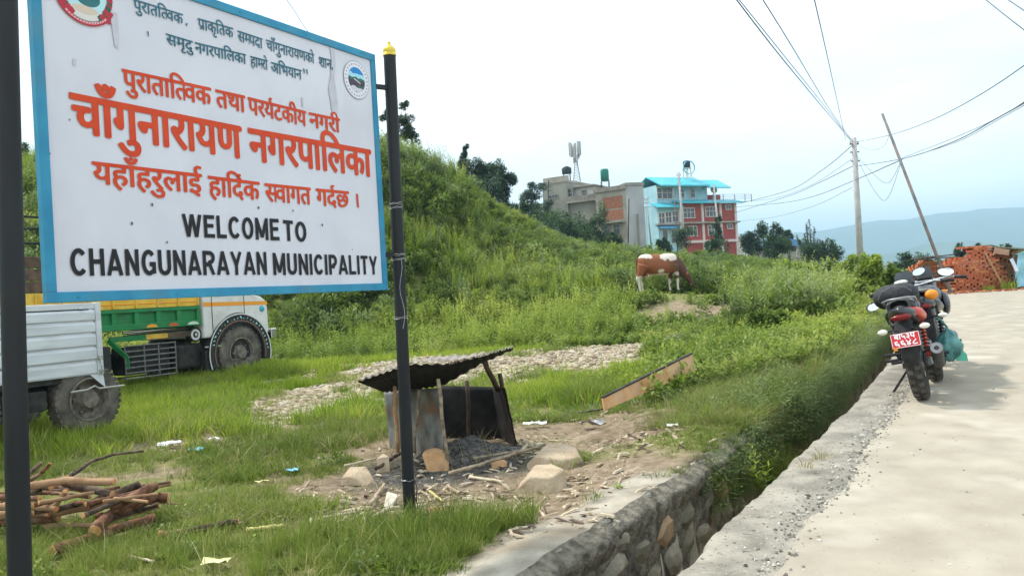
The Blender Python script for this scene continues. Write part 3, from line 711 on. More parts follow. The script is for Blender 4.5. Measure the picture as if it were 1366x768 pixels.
# state emblem at upper left: garland round a hill scene over a red scroll
g0 = onboard(113, -10); gr = (onboard(113, -10)[1]-onboard(113, 34)[1])*.86
em2 = disc(g0[0], g0[1], gr*.80, gr*.80, flatc('print_cyan', (.45,.70,.74)), .0010, 'emblem')
disc(g0[0]+gr*.1, g0[1]-gr*.18, gr*.45, gr*.30, flatc('print_teal', (.03,.16,.17)), .0013, 'picture').parent = em2
disc(g0[0]-gr*.05, g0[1]-gr*.62, gr*.50, gr*.16, flatc('print_cream', (.62,.52,.42)), .0013, 'picture').parent = em2
disc(g0[0], g0[1], gr*.98, gr*.98, flatc('print_cream2', (.66,.64,.60)), .0015, 'picture', a0=222, a1=318, inner=.80).parent = em2
gar = MB(); gar2 = MB(); rr_ = random.Random(3)
for k in range(54):
    a = rad(-140+280*k/53) if False else rad(140+260*k/53+0) ; a = rad(128+ 284*k/53)
    if 238 < 128+284*k/53 < 302: continue
    c = (g0[0]+gr*.93*math.cos(a), g0[1]+gr*.93*math.sin(a)); s_ = gr*rr_.uniform(.09, .15); rot = rr_.uniform(0, 6)
    tgt = gar if k % 3 else gar2
    tgt.add([L(c[0]+s_*math.cos(rot+q*1.2566)*(1 if q%2 else .8), c[1]+s_*math.sin(rot+q*1.2566), .0018+(k%5)*.00012) for q in range(5)], [(0,1,2,3,4)])
gar.build('garland', flatc('print_crimson', (.45,.03,.05)), em2)['kind'] = 'stuff'; gar2.build('garland', flatc('print_leaf', (.03,.10,.06)), em2)['kind'] = 'stuff'
disc(g0[0], g0[1], gr*1.16, gr*1.16, flatc('print_crimson', (.45,.03,.05)), .0026, 'scroll', a0=206, a1=334, inner=.88).parent = em2
disc(g0[0], g0[1], gr*1.09, gr*1.09, flatc('print_pink', (.78,.45,.47)), .0029, 'scroll', a0=226, a1=314, inner=.94).parent = em2
tm = MB(); tk = 0
for k in range(14):
    a = rad(232+76*k/13); c = (g0[0]+gr*1.055*math.cos(a), g0[1]+gr*1.055*math.sin(a)); s_ = gr*.022
    tm.add([L(c[0]-s_*1.3, c[1]-s_, .0031), L(c[0]+s_, c[1]-s_, .0031), L(c[0]+s_*1.3, c[1]+s_, .0031), L(c[0]-s_, c[1]+s_, .0031)], [(0,1,2,3)])
tm.build('scroll_marks', flatc('print_crimson', (.45,.03,.05)), em2)
for (px, py) in [(88,10),(141,28)]:
    u, z = onboard(px, py); s_ = gr*.17; MB().add([L(u-s_*1.2, z+s_*.5, .0024), L(u+s_*.9, z+s_*.9, .0024), L(u+s_*1.1, z-s_*.6, .0024), L(u-s_*.6, z-s_*.5, .0024), L(u-s_*.5, z, .0024)], [(0,1,2,3,4)]).build('scroll', flatc('print_crimson', (.45,.03,.05)), em2)
# grey drip stain
stain = pm('sign_stain', (.47,.465,.51), (.56,.555,.61), scale=16, rough=.6, bump=0)
st_ = [(440,63),(446,65),(447.5,85),(446,105),(449,125),(451,140),(450,160),(444,160),(441,135),(438,120),(441,100),(442.5,82)]
poly_on_board(st_, stain, 'stain', .0007)
for q in [[(146,15),(156,18),(159,48),(157,65),(153,62),(150,40)],[(98,78),(102,79),(101,88),(97,87)],[(402,130),(404,130),(405,142),(403,142)]]: poly_on_board(q, stain, 'stain', .0007)
for i, (px, py) in enumerate([(93,160),(66,205),(203,273),(349,200),(391,281),(345,277),(470,333),(223,323),(176,298),(480,125),(300,250),(430,300)]):
    u_, z_ = onboard(px, py); s_ = .0035+.0015*(i % 3); MB().add([L(u_+s_*math.cos(q), z_+s_*math.sin(q)*1.3, .0009) for q in [k*1.0472 for k in range(6)]], [(0,1,2,3,4,5)]).build('rust_spot', pm('rust_dot', (.12,.09,.08), rough=.8, bump=0), sign)
for i in range(5):
    for z_ in (zB+.022, zT-.022):
        u_ = uL*(.06+.22*i); m_ = MB(); m_.lathe([(.006,0),(.005,.003),(.001,.004)], 8, L(u_, z_, .007), (0,-1,0)); m_.build('rivet', frame_blue, sign, smooth=True)
# poles
pole_m = pm('pole_black_paint', (.012,.013,.015), (.02,.022,.024), scale=5, rough=.5, bump=.08, spec=.25, c3=(.03,.033,.036), s3=3, f3=.5, stretch=(1,1,.3))
gold = pm('gold_paint', (.60,.42,.03), (.75,.58,.10), scale=20, rough=.35, bump=.05, metal=.3)
wire_m = pm('galvanised_wire', (.35,.35,.35), (.5,.5,.5), scale=60, rough=.45, bump=0, metal=.6)
pr = G(547, 700); prt = PX(Vector((pr.x, pr.y, 1)))
topz = W(519, 62, prt[2]).z
def pole(name, x, y, r, top, label, lean=(0,0)):
    e = empty(name, (x, y, 0), label, 'pole', 'sign poles'); a = (0,0,-.15); b_ = (lean[0], lean[1], top-.06)
    m_ = MB(); m_.tube([a, b_], r, 20); m_.build('post', pole_m, e, angle=40)
    m_ = MB(); c = Vector(b_)
    prof = [(r*1.1,0),(r*1.12,.016),(r*.95,.018),(r*1.0,.024),(r*1.08,.036),(r*.98,.050),(r*.62,.064),(r*.34,.074),(r*.24,.085),(r*.30,.091),(r*.12,.098),(.001,.101)]
    m_.lathe(prof, 20, c); m_.build('finial', gold, e, smooth=True); return e
tp = W(519, 62, prt[2]+.02)
rp = pole('sign_pole', pr.x, pr.y, .041, topz, 'black sign pole with a gold finial at the right end of the welcome board', (tp.x-pr.x, tp.y-pr.y))
# left pole: 28 px wide
dl = .082*FPX/29.5; lb = W(25, 760, dl); lt = W(7, 20, dl)
lpx = lb.x; lpy = lb.y; k = (lt.x-lb.x)/(lt.z-lb.z); k2 = (lt.y-lb.y)/(lt.z-lb.z)
x0 = lpx-k*lb.z; y0 = lpy-k2*lb.z
lp = pole('sign_pole', x0, y0, .041, topz+.02, 'black sign pole at the left edge, nearest the camera', (k*topz, k2*topz))
# brackets and wire ties on the poles (they belong to the sign)
inv = SM.inverted()
for (px, py) in ((507, 117), (516, 340)):
    u, z = onboard(px, py); a = bp_(-.01, z, -.01); t = (z-0)/topz; q = Vector((pr.x+(tp.x-pr.x)*t, pr.y+(tp.y-pr.y)*t, z))
    m_ = MB(); m_.bar(inv @ a, inv @ (a+(q-a)*.9), .03, .028); m_.build('bracket', pole_m, sign)
for t_ in ():
    z = zB+hh*t_; a = bp_(uL+.01, z, -.01); q = Vector((x0+k*z, y0+k2*z, z)); m_ = MB(); m_.bar(inv @ a, inv @ (a+(q-a)*.85), .03, .028); m_.build('bracket', pole_m, sign)
def tie(e, p, r, n_=2.3, dz=.03, tail=0, seed=1):
    rr = random.Random(seed); pts = []
    for i in range(int(n_*14)):
        a = i*2*math.pi/14; pts.append(Vector((p[0]+math.cos(a)*(r+.002+rr.uniform(0,.003)), p[1]+math.sin(a)*(r+.002+rr.uniform(0,.003)), p[2]+dz*(i/(n_*14)-.5)+rr.uniform(-.004,.004))))
    if tail:
        l = pts[-1]; 
        for i in range(1, 12): pts.append(Vector((p[0]+.012*math.sin(i*.9)+r*.4, p[1]-r-.006, l.z-tail*i/11)))
    m_ = MB(); m_.tube(pts, .0018, 4); return m_.build('wire_tie', wire_m, e)
def onpole(py, px=530):
    z = W(px, py, prt[2]).z; t = z/topz; return (-0+(tp.x-pr.x)*t, (tp.y-pr.y)*t, z)
for py, tl, sd_ in ((340, .5, 1), (346, 0, 2), (272, 0, 3), (277, 0, 4), (424, 0, 5)): tie(rp, onpole(py), .041, 2.6, .02, tl, sd_)
p = onpole(640); m_ = MB(); m_.tube([(p[0]+.04, p[1]-.02, p[2]+.02), (p[0]+.06, p[1]-.03, p[2]-.05), (p[0]+.052, p[1]-.03, p[2]-.14), (p[0]+.06, p[1]-.03, p[2]-.17)], .0035, 5); m_.build('wire_tie', pole_m, rp); tie(rp, p, .041, 1.2, .006, 0, 8)
# ================================================================ VEHICLES
rubber = pm('dusty_tyre_rubber', (.045,.040,.034), (.19,.165,.135), scale=6, rough=.9, bump=.4, bscale=40, lo=.3, hi=.75)
steel_d = pm('dark_chassis_steel', (.012,.012,.012), (.04,.037,.033), scale=8, rough=.7, bump=.3)
rimdust = pm('dusty_rim', (.10,.085,.07), (.22,.19,.155), scale=14, rough=.8, bump=.4)
chrome = pm('chrome', (.6,.6,.6), rough=.2, metal=1, bump=0)
def wheel(parent, x, yf, r, w_, inward=1, rim_r=.56, hub=.2, name='wheel', bolts=8, deep=.06, zc=None, rim_m=None, tread=30):
    """yf = plane of the outer face, tyre reaches inward*w_ behind it"""
    zc = r if zc is None else zc; s = inward
    e = empty(name, (x, yf, zc)); e.parent = parent
    pr_ = [(r*rim_r, .03*w_), (r*rim_r*1.05, .0), (r*.74, -.02*w_), (r*.88, .02*w_), (r*.955, .10*w_), (r*.985, .20*w_), (r*.985, .80*w_), (r*.955, .9*w_), (r*.85, w_), (r*rim_r, .97*w_)]
    t_ = MB().lathe([(a, b_*s) for a, b_ in pr_], 40, axis=(0,1,0)).build('tyre', rubber, e, angle=50)
    m_ = MB()
    for k in range(tread):
        a = 2*math.pi*k/tread
        for sd_ in (0, 1):
            a2 = a+(math.pi/tread if sd_ else 0); y0 = w_*(.06 if not sd_ else .52)*s; R = Matrix.Rotation(-a2, 3, 'Y')
            c = R @ Vector((r*.985, 0, 0)); m_.box((c.x, y0+s*w_*.2, c.z), (r*.05, w_*.38, 2*math.pi*r/tread*.62), R)
    m_.build('tread', rubber, t_)
    q = rim_m or rimdust
    MB().lathe([(r*rim_r*1.04, -.005*s), (r*rim_r*.97, -.012*s), (r*rim_r*.93, .01*s), (r*rim_r*.88, deep*s), (r*hub*1.6, deep*1.1*s), (r*hub*1.3, deep*.9*s), (r*hub, (deep*.2)*s), (r*hub*.9, -.015*s), (.001, -.02*s)], 32, axis=(0,1,0)).build('rim', q, e, angle=40)
    m_ = MB()
    for k in range(bolts):
        a = 2*math.pi*k/bolts; m_.lathe([(.016, 0), (.016, -.03*s), (.001, -.032*s)], 6, (r*hub*1.45*math.cos(a), deep*s*.95, r*hub*1.45*math.sin(a)), (0,1,0))
    if bolts: m_.build('wheel_nuts', q, e)['kind'] = 'stuff'
    return e
# ---------------------------------------------------------------- green tipper truck
AO = W(322, 505, 15.6); az = rad(30)
ta = empty('tipper_truck', (AO.x, AO.y, AO.z), 'white nosed tipper truck with green and yellow load body, parked behind the welcome board', 'truck', rot=(0, 0, math.pi/2-az))
white_p = pm('truck_white_paint', (.58,.57,.54), (.68,.67,.64), scale=4, rough=.5, bump=.08, c3=(.42,.38,.33), s3=3, f3=.5)
green_p = pm('truck_green_paint', (.012,.16,.045), (.02,.21,.065), scale=5, rough=.5, bump=.12, c3=(.05,.11,.05), s3=4, f3=.5)
yel_p = pm('truck_yellow_paint', (.62,.36,.03), (.72,.46,.07), scale=6, rough=.5, bump=.1, c3=(.42,.24,.06), s3=5, f3=.6)
org_p = pm('truck_orange_stripe', (.75,.30,.03), rough=.5, bump=0)
brn_p = pm('brown_side_board', (.07,.045,.03), (.14,.09,.06), scale=7, rough=.8, bump=.3)
glass = pm('dark_window_glass', (.02,.03,.035), rough=.08, bump=0, spec=.8)
blk = pm('black_plastic', (.012,.012,.013), (.03,.03,.03), scale=20, rough=.55, bump=.1)
Z0 = -AO.z
# origin is on the ground under the near face of the front wheel, x forward, -y to the camera
wheel(ta, 0, -.05, .5, .27, hub=.24); wheel(ta, 0, 2.15, .5, .27, -1, hub=.24)
for yy, s_ in ((0, 1), (2.15, -1)): wheel(ta, -3.7, yy, .5, .27, s_); wheel(ta, -3.7, yy+.30*s_, .5, .27, s_, bolts=0)
m_ = MB(); m_.box((-2.2, .55, .72), (5.6, .10, .22)); m_.build('chassis_rail', steel_d, ta); MB().box((-2.2, 1.6, .72), (5.6, .10, .22)).build('chassis_rail', steel_d, ta)
MB().box((-.2, 1.07, .62), (1.6, .7, .5)).build('engine', steel_d, ta, bevel=.03)
MB().tube([(0, .2, .5), (0, 1.95, .5)], .06, 10).build('axle', steel_d, ta); MB().tube([(-3.7, .5, .5), (-3.7, 1.65, .5)], .08, 10).build('axle', steel_d, ta)
# tipper body
bx0, bx1, zb_, zm, zt_ = -5.1, -.86, 1.27, 1.62, 1.92
body = MB(); yn, yf_ = .0, 2.15
def side(y, sg):
    m = MB(); m.box(((bx0+bx1)/2, y+.05*sg, (zb_+zm)/2), (bx1-bx0, .03, zm-zb_)); 
    m.box(((bx0+bx1)/2, y+.012*sg, zb_+.05), (bx1-bx0, .07, .10)); m.box(((bx0+bx1)/2, y+.012*sg, zm-.035), (bx1-bx0-.01, .066, .055))
    k = int(round((bx1-bx0)/.43))
    for i in range(k+1):
        x = bx1-.04-(bx1-bx0-.08)*i/k; m.box((x, y+.016*sg, (zb_+zm)/2+.012), (.085, .06, zm-zb_-.158))
    return m
side(yn, 1).build('load_body_side', green_p, ta, bevel=.006); side(yf_, -1).build('load_body_side', green_p, ta, bevel=.006)
for y, sg in ((yn, 1), (yf_, -1)):
    m = MB(); m.box(((bx0+bx1)/2, y+.04*sg, (zm+zt_)/2+.002), (bx1-bx0, .05, zt_-zm)); k = 10
    for i in range(k+1): m.box((bx1-.03-(bx1-bx0-.06)*i/k, y+.005*sg, (zm+zt_)/2), (.03, .03, zt_-zm-.02))
    m.build('yellow_top_band', yel_p, ta, bevel=.004)
    MB().tube([(bx0, y+.02*sg, zm+.08), (bx1, y+.02*sg, zm+.08)], .014, 6).build('rope_rail', org_p, ta)
MB().box(((bx0+bx1)/2, (yn+yf_)/2, zb_+.03), (bx1-bx0-.02, yf_-yn-.16, .05)).build('load_floor', steel_d, ta)
MB().box((bx1-.03, (yn+yf_)/2, 1.75), (.06, yf_-yn-.2, 1.05)).build('front_board', green_p, ta)
MB().box((bx0+.02, (yn+yf_)/2, 1.6), (.05, yf_-yn-.2, .62)).build('tailgate', green_p, ta, bevel=.01)
for i in range(3): MB().box((-4.3, yn+.035, 2.02+i*.185), (1.55, .03, .17)).build('side_board', brn_p, ta, bevel=.006)
for z in (2.68, 2.86, 3.08): MB().tube([(-5.0, yn+.05, z), (-3.5, yn+.05, z+(.05 if z == 2.86 else 0))], .02, 6).build('top_rail', steel_d, ta)
for x in (-5.0, -4.25, -3.5): MB().tube([(x, yn+.06, 1.9), (x, yn+.06, 3.1)], .022, 6).build('stake', steel_d, ta)
MB().ellip((-3.55, yn-.02, 2.42), (.05, .03, .07), 8, 6).build('marker_lamp', pm('orange_lamp', (.7,.13,.02), rough=.3), ta, smooth=True)
# painted ornaments on the lower rail
for x, c, w_ in ((-1.88, org_p, .11), (-1.45, pm('ornament_red', (.5,.09,.03), rough=.5), .10), (-1.04, pm('ornament_pale', (.5,.6,.5), rough=.5), .12)):
    m = MB(); m.add([(x-w_, yn-.026, zb_+.02)]+[(x+w_*math.cos(rad(180-a)), yn-.026, zb_+.02+.055*math.sin(rad(a))) for a in range(0, 181, 20)], [tuple(range(11))]); m.build('painted_ornament', c, ta)
# under-body: pipes, side guard, battery cage, reservoir, flap
for z, r in ((1.235, .022), (1.185, .016)): MB().tube([(-2.35, .10, z-.015), (-1.05, .10, z+.02)], r, 8).build('air_pipe', chrome if r > .02 else steel_d, ta, smooth=True)
MB().box((-1.8, .10, 1.13), (1.6, .05, .09)).build('side_guard', green_p, ta, bevel=.004)
m = MB(); m.box((-1.72, .0738, 1.13), (.42, .004, .082)); m.build('guard_stripe', yel_p, ta)
m = MB(); m.box((-1.26, .0736, 1.13), (.48, .004, .082)); m.build('guard_stripe', brn_p, ta)
m = MB()
for z in (.46, .55, .64, .73, .82, .91, 1.0): m.tube([(-2.36, .06, z), (-1.38, .06, z)], .013, 5)
for x in (-2.36, -2.0, -1.72, -1.38): m.tube([(x, .055, .46), (x, .055, 1.02)], .012, 5)
m.tube([(-2.36, .06, .46), (-2.36, .5, .46), (-1.38, .5, .46), (-1.38, .06, .46)], .013, 5)
m.build('battery_cage', pm('cage_steel', (.10,.10,.095), (.2,.19,.18), scale=20, rough=.6), ta)
MB().box((-1.87, .33, .74), (.86, .38, .46)).build('battery_box', steel_d, ta, bevel=.02)
m = MB().tube([(-2.62, .08, 1.12), (-2.32, .07, .82), (-2.30, .07, .62)], [.05,.045,.03], 4); m.build('mud_flap_arm', green_p, ta)
MB().box((-2.85, .12, .78), (.34, .35, .5)).build('mud_guard', blk, ta, bevel=.02)
MB().box((-1.0, .45, .72), (.6, .6, .45)).build('fuel_tank', steel_d, ta, bevel=.06)
e_ = MB().lathe([(.13, .12), (.135, 0), (.125, -.01), (.001, -.012)], 24, (-.92, .08, 1.10), (0,1,0)).build('air_tank', blk, ta, angle=40)
MB().lathe([(.10, -.013), (.06, -.014)], 20, (-.93, .08, 1.10), (0,1,0)).build('white_ring', white_p, e_)
MB().lathe([(.03, -.012), (.03, -.03), (.001, -.032)], 10, (-.93, .08, 1.10), (0,1,0)).build('tank_cap', chrome, e_)
# cab with short nose
cabw = 2.13
prof = [(-.80,1.02),(-.80,2.62),(-.72,2.72),(.02,2.72),(.10,2.64),(.26,1.92),(.34,1.80),(.60,1.74),(.72,1.66),(.76,1.50),(.76,1.02)]
cb = MB().prism(prof, .0, cabw, lambda u, v, q: (u, q, v)); cb.build('cab', white_p, ta, bevel=.035, seg=3)
for y in (-.004, cabw+.004): MB().add([(-.79, y, 1.60), (.755, y, 1.575), (.735, y, 1.645), (-.79, y, 1.675)], [(0,1,2,3)]).build('orange_stripe', org_p, ta)
for x in (-.60, .16): MB().box((x, -.003, 1.52), (.012, .006, .78 if x < 0 else .5)).build('door_gap', blk, ta)
for y, s_ in ((-.006, 1), (cabw+.006, -1)):
    MB().add([(-.56, y, 1.95), (.05, y, 1.95), (-.02, y, 2.52), (-.56, y, 2.52)], [(0,1,2,3)]).build('side_window', glass, ta)
    MB().box((-.45, y-.01*s_, 1.80), (.12, .02, .03)).build('door_handle', chrome, ta)
MB().add([(.253, .2, 1.99), (.253, cabw-.2, 1.99), (.118, cabw-.2, 2.6), (.118, .2, 2.6)], [(0,1,2,3)]).build('windscreen', glass, ta)
MB().box((.77, cabw/2, 1.35), (.03, 1.3, .36)).build('radiator_grille', blk, ta, bevel=.01)
for y in (.3, cabw-.3): MB().lathe([(.10, 0), (.10, .03), (.001, .045)], 18, (.765, y, 1.22), (1,0,0)).build('headlight', pm('lamp_glass', (.6,.62,.62), rough=.15), ta, smooth=True)
MB().box((.86, cabw/2, 1.0), (.16, cabw+.06, .20)).build('bumper', chrome, ta, bevel=.02); MB().box((.80, cabw/2, .80), (.1, cabw-.3, .14)).build('lower_bumper', blk, ta, bevel=.02)
MB().lathe([(.001,-.02),(.055,-.015),(.065,0)], 12, (.60, .0, 1.50), (0,1,0)).build('side_lamp', pm('cyan_paint', (.05,.35,.45), rough=.4), ta, smooth=True)
# wheel arch with painted lettering ring
def archring(r0, r1, y, mat, name, a0=-14, a1=200, yb=None):
    P0 = []; P1 = []; 
    for i in range(31):
        a = rad(a0+(a1-a0)*i/30); P0.append((r0*math.cos(a), y, .69+r0*math.sin(a))); P1.append((r1*math.cos(a), y, .69+r1*math.sin(a)))
    rows_ = [P0, P1]
    if yb is not None: rows_ = [[(p[0], yb, p[2]) for p in P0]]+rows_+[[(p[0], yb, p[2]) for p in P1]]
    return MB().grid(rows_).build(name, mat, ta)
ar = archring(.57, .735, -.045, blk, 'wheel_arch', yb=.28)
archring(.725, .748, -.049, white_p, 'arch_trim').parent = ar
archring(.605, .613, -.0495, pm('arch_line', (.5,.22,.12), rough=.5), 'arch_line').parent = ar
mk_ = MB(); rr_ = random.Random(9)
for k in range(24):
    a = rad(4+160*k/23); r0 = .668
    pts = [(rr_.uniform(-.032,.032), rr_.uniform(-.034,.034)) for _ in range(5)]; pts.sort(key=lambda p: math.atan2(p[1], p[0]))
    mk_.add([((r0+p[1])*math.cos(a)-p[0]*math.sin(a), -.0505, .69+(r0+p[1])*math.sin(a)+p[0]*math.cos(a)) for p in pts], [(0,1,2,3)])
mk_.build('arch_lettering', pm('arch_paint_cyan', (.35,.72,.72), rough=.5), ar)['kind'] = 'stuff'
MB().prism([(.575*math.cos(rad(a)), .69+.575*math.sin(rad(a))) for a in range(-30, 211, 12)], -.003, .02, lambda u, v, q: (u, q, v)).build('wheel_shade_panel', blk, ta)  # flat black panel over the cab wall, painting in the shade inside the arch
MB().box((-.62, .14, .62), (.36, .3, .36)).build('cab_step', blk, ta, bevel=.02); MB().box((-.62, .0, .86), (.40, .06, .03)).build('step_plate', chrome, ta)
MB().box((-.56, .02, .50), (.42, .03, .34)).build('mud_flap', blk, ta)
cl = MB().tube([(.24,-.02,1.86),(.26,-.035,1.78),(.27,-.03,1.72)], [.07,.085,.012], 7).build('rag', pm('orange_brown_rag', (.42,.10,.03), (.3,.08,.03), scale=20), None, smooth=True)
cl.matrix_world = Matrix.Translation(ta.location) @ Matrix.Rotation(math.pi/2-az, 4, 'Z'); tag(cl, 'orange brown rag hanging over the white bonnet of the tipper truck', 'rag')
def lower(e, dz):
    for c in e.children:
        if not c.name.startswith(('wheel', 'axle')) or c.name.startswith('wheel_arch'): c.location.z -= dz
lower(ta, .19)
# ---------------------------------------------------------------- white-sided pickup truck
BO = W(121, 580, 9.7); az2 = rad(28)
tb = empty('pickup_truck', (BO.x, BO.y, BO.z), 'truck with a white corrugated load bed right behind the left sign pole', 'truck', rot=(0, 0, math.pi/2-az2))
wheel(tb, .02, 0, .42, .22, hub=.26, rim_r=.60, deep=.09, bolts=6, tread=36); wheel(tb, -1.43, 0, .42, .22, hub=.26, rim_r=.60, deep=.09, bolts=6, tread=36)
wheel(tb, .02, 1.7, .42, .22, -1, hub=.26, bolts=0); wheel(tb, -1.43, 1.7, .42, .22, -1, bolts=0)
wheel(tb, -4.6, 0, .42, .22, hub=.26, rim_r=.60, deep=.09, bolts=6, tread=36); wheel(tb, -4.6, 1.7, .42, .22, -1, bolts=0)
bedp = pm('bed_white_paint', (.52,.54,.57), (.62,.64,.66), scale=3, rough=.5, bump=.06, c3=(.38,.37,.35), s3=4, f3=.5, stretch=(.4,1,2))
rowz = [(.83,.985),(1.0,1.155),(1.165,1.315),(1.325,1.455),(1.465,1.60)]
for i, (a, b_) in enumerate(rowz):
    m = MB(); x0_, x1_ = -3.6, .19
    P = [[(x, -.01-(.022 if 0 < j < 3 and i else .012 if 0 < j < 3 else 0), a+(b_-a)*f) for x in (x0_, -2.4, -1.2, x1_-.075)] for j, f in enumerate((0, .12, .80, 1))]
    m.grid(P); m.box(((x0_+x1_-.075)/2, .012, (a+b_)/2), (x1_-.075-x0_, .03, b_-a)); m.build('side_plank', bedp, tb, bevel=.003)
MB().box((-1.72, .012, 1.645), (3.76, .06, .07)).build('top_rail', bedp, tb, bevel=.008)
MB().box((.155, -.004, 1.255), (.07, .075, .86)).build('corner_post', bedp, tb, bevel=.008)
MB().box((-1.75, -.012, 1.606), (3.6, .008, .012)).build('painted_shadow_line', blk, tb)  # solid black strip drawn as the shadow under the top rail
for x in (-.05, -1.1, -2.3): MB().box((x, -.025, 1.62), (.07, .02, .02)).build('hook', chrome, tb, bevel=.003)
MB().add([(.02, -.02, .83), (.19, -.02, .83), (.21, -.02, .66)], [(0,1,2)]).build('corner_flap', bedp, tb)
lt_ = MB(); lt_.box((.145, -.05, 1.02), (.05, .03, .06)); lt_.tube([(.145,-.06,1.0),(.15,-.065,.93),(.14,-.06,.88)], .008, 6); lt_.box((.145,-.05,.86), (.045,.03,.045)); lt_.build('latch', chrome, tb)
MB().box((-1.7, .85, .80), (3.8, 1.66, .06)).build('bed_floor', steel_d, tb)
for y in (.45, 1.25): MB().box((-2.4, y, .64), (5.2, .08, .18)).build('chassis_rail', steel_d, tb)
MB().box((.17, .86, 1.22), (.04, 1.6, .8)).build('tailgate', bedp, tb, bevel=.008); MB().box((-1.7, 1.69, 1.22), (3.75, .05, .8)).build('bed_side', bedp, tb, bevel=.008)
MB().box((-3.62, .85, 1.3), (.05, 1.7, 1.0)).build('head_board', bedp, tb)
MB().prism([(-3.75,.55),(-3.75,1.5),(-3.85,2.1),(-4.9,2.1),(-5.25,1.45),(-5.75,1.3),(-5.8,.55)], .02, 1.68, lambda u, v, q: (u, q, v)).build('cab', bedp, tb, bevel=.04)
MB().add([(-3.95,.01,1.5),(-3.98,.01,1.98),(-4.85,.01,1.98),(-5.1,.01,1.5)], [(0,1,2,3)]).build('side_window', glass, tb)
MB().tube([(-.25,-.05,.66),(-.05,-.06,.665),(.02,-.09,.70),(.1,-.06,.66),(.44,-.05,.655)], .012, 6).build('loose_rod', pm('rod_steel', (.42,.4,.37), rough=.5, metal=.4), tb)
MB().box((-.75, .08, .60), (.5, .14, .22)).build('tool_box', steel_d, tb, bevel=.01)
lower(tb, .12)
# ---------------------------------------------------------------- motorcycles
blkpaint = pm('bike_black_paint', (.012,.012,.014), (.02,.02,.022), scale=10, rough=.28, bump=0, spec=.6)
redpaint = pm('bike_red_paint', (.55,.04,.02), (.62,.06,.02), scale=10, rough=.3, bump=0, spec=.5)
seatm = pm('bike_seat_vinyl', (.018,.018,.02), (.035,.035,.037), scale=30, rough=.6, bump=.2)
mirrorm = pm('mirror_glass', (.75,.77,.78), rough=.08, metal=1, bump=0)
amber = pm('amber_lens', (.8,.28,.03), rough=.25, bump=0); clearl = pm('clear_lens', (.75,.72,.62), rough=.25, bump=0); redl = pm('red_lens', (.16,.008,.008), rough=.2, bump=0)
alloy = pm('grey_alloy', (.22,.22,.22), (.32,.32,.32), scale=12, rough=.45, metal=.6, bump=.1)
plate_red = pm('plate_red', (.55,.025,.035), rough=.45, bump=0); plate_white = pm('plate_white', (.8,.78,.78), rough=.5, bump=0)
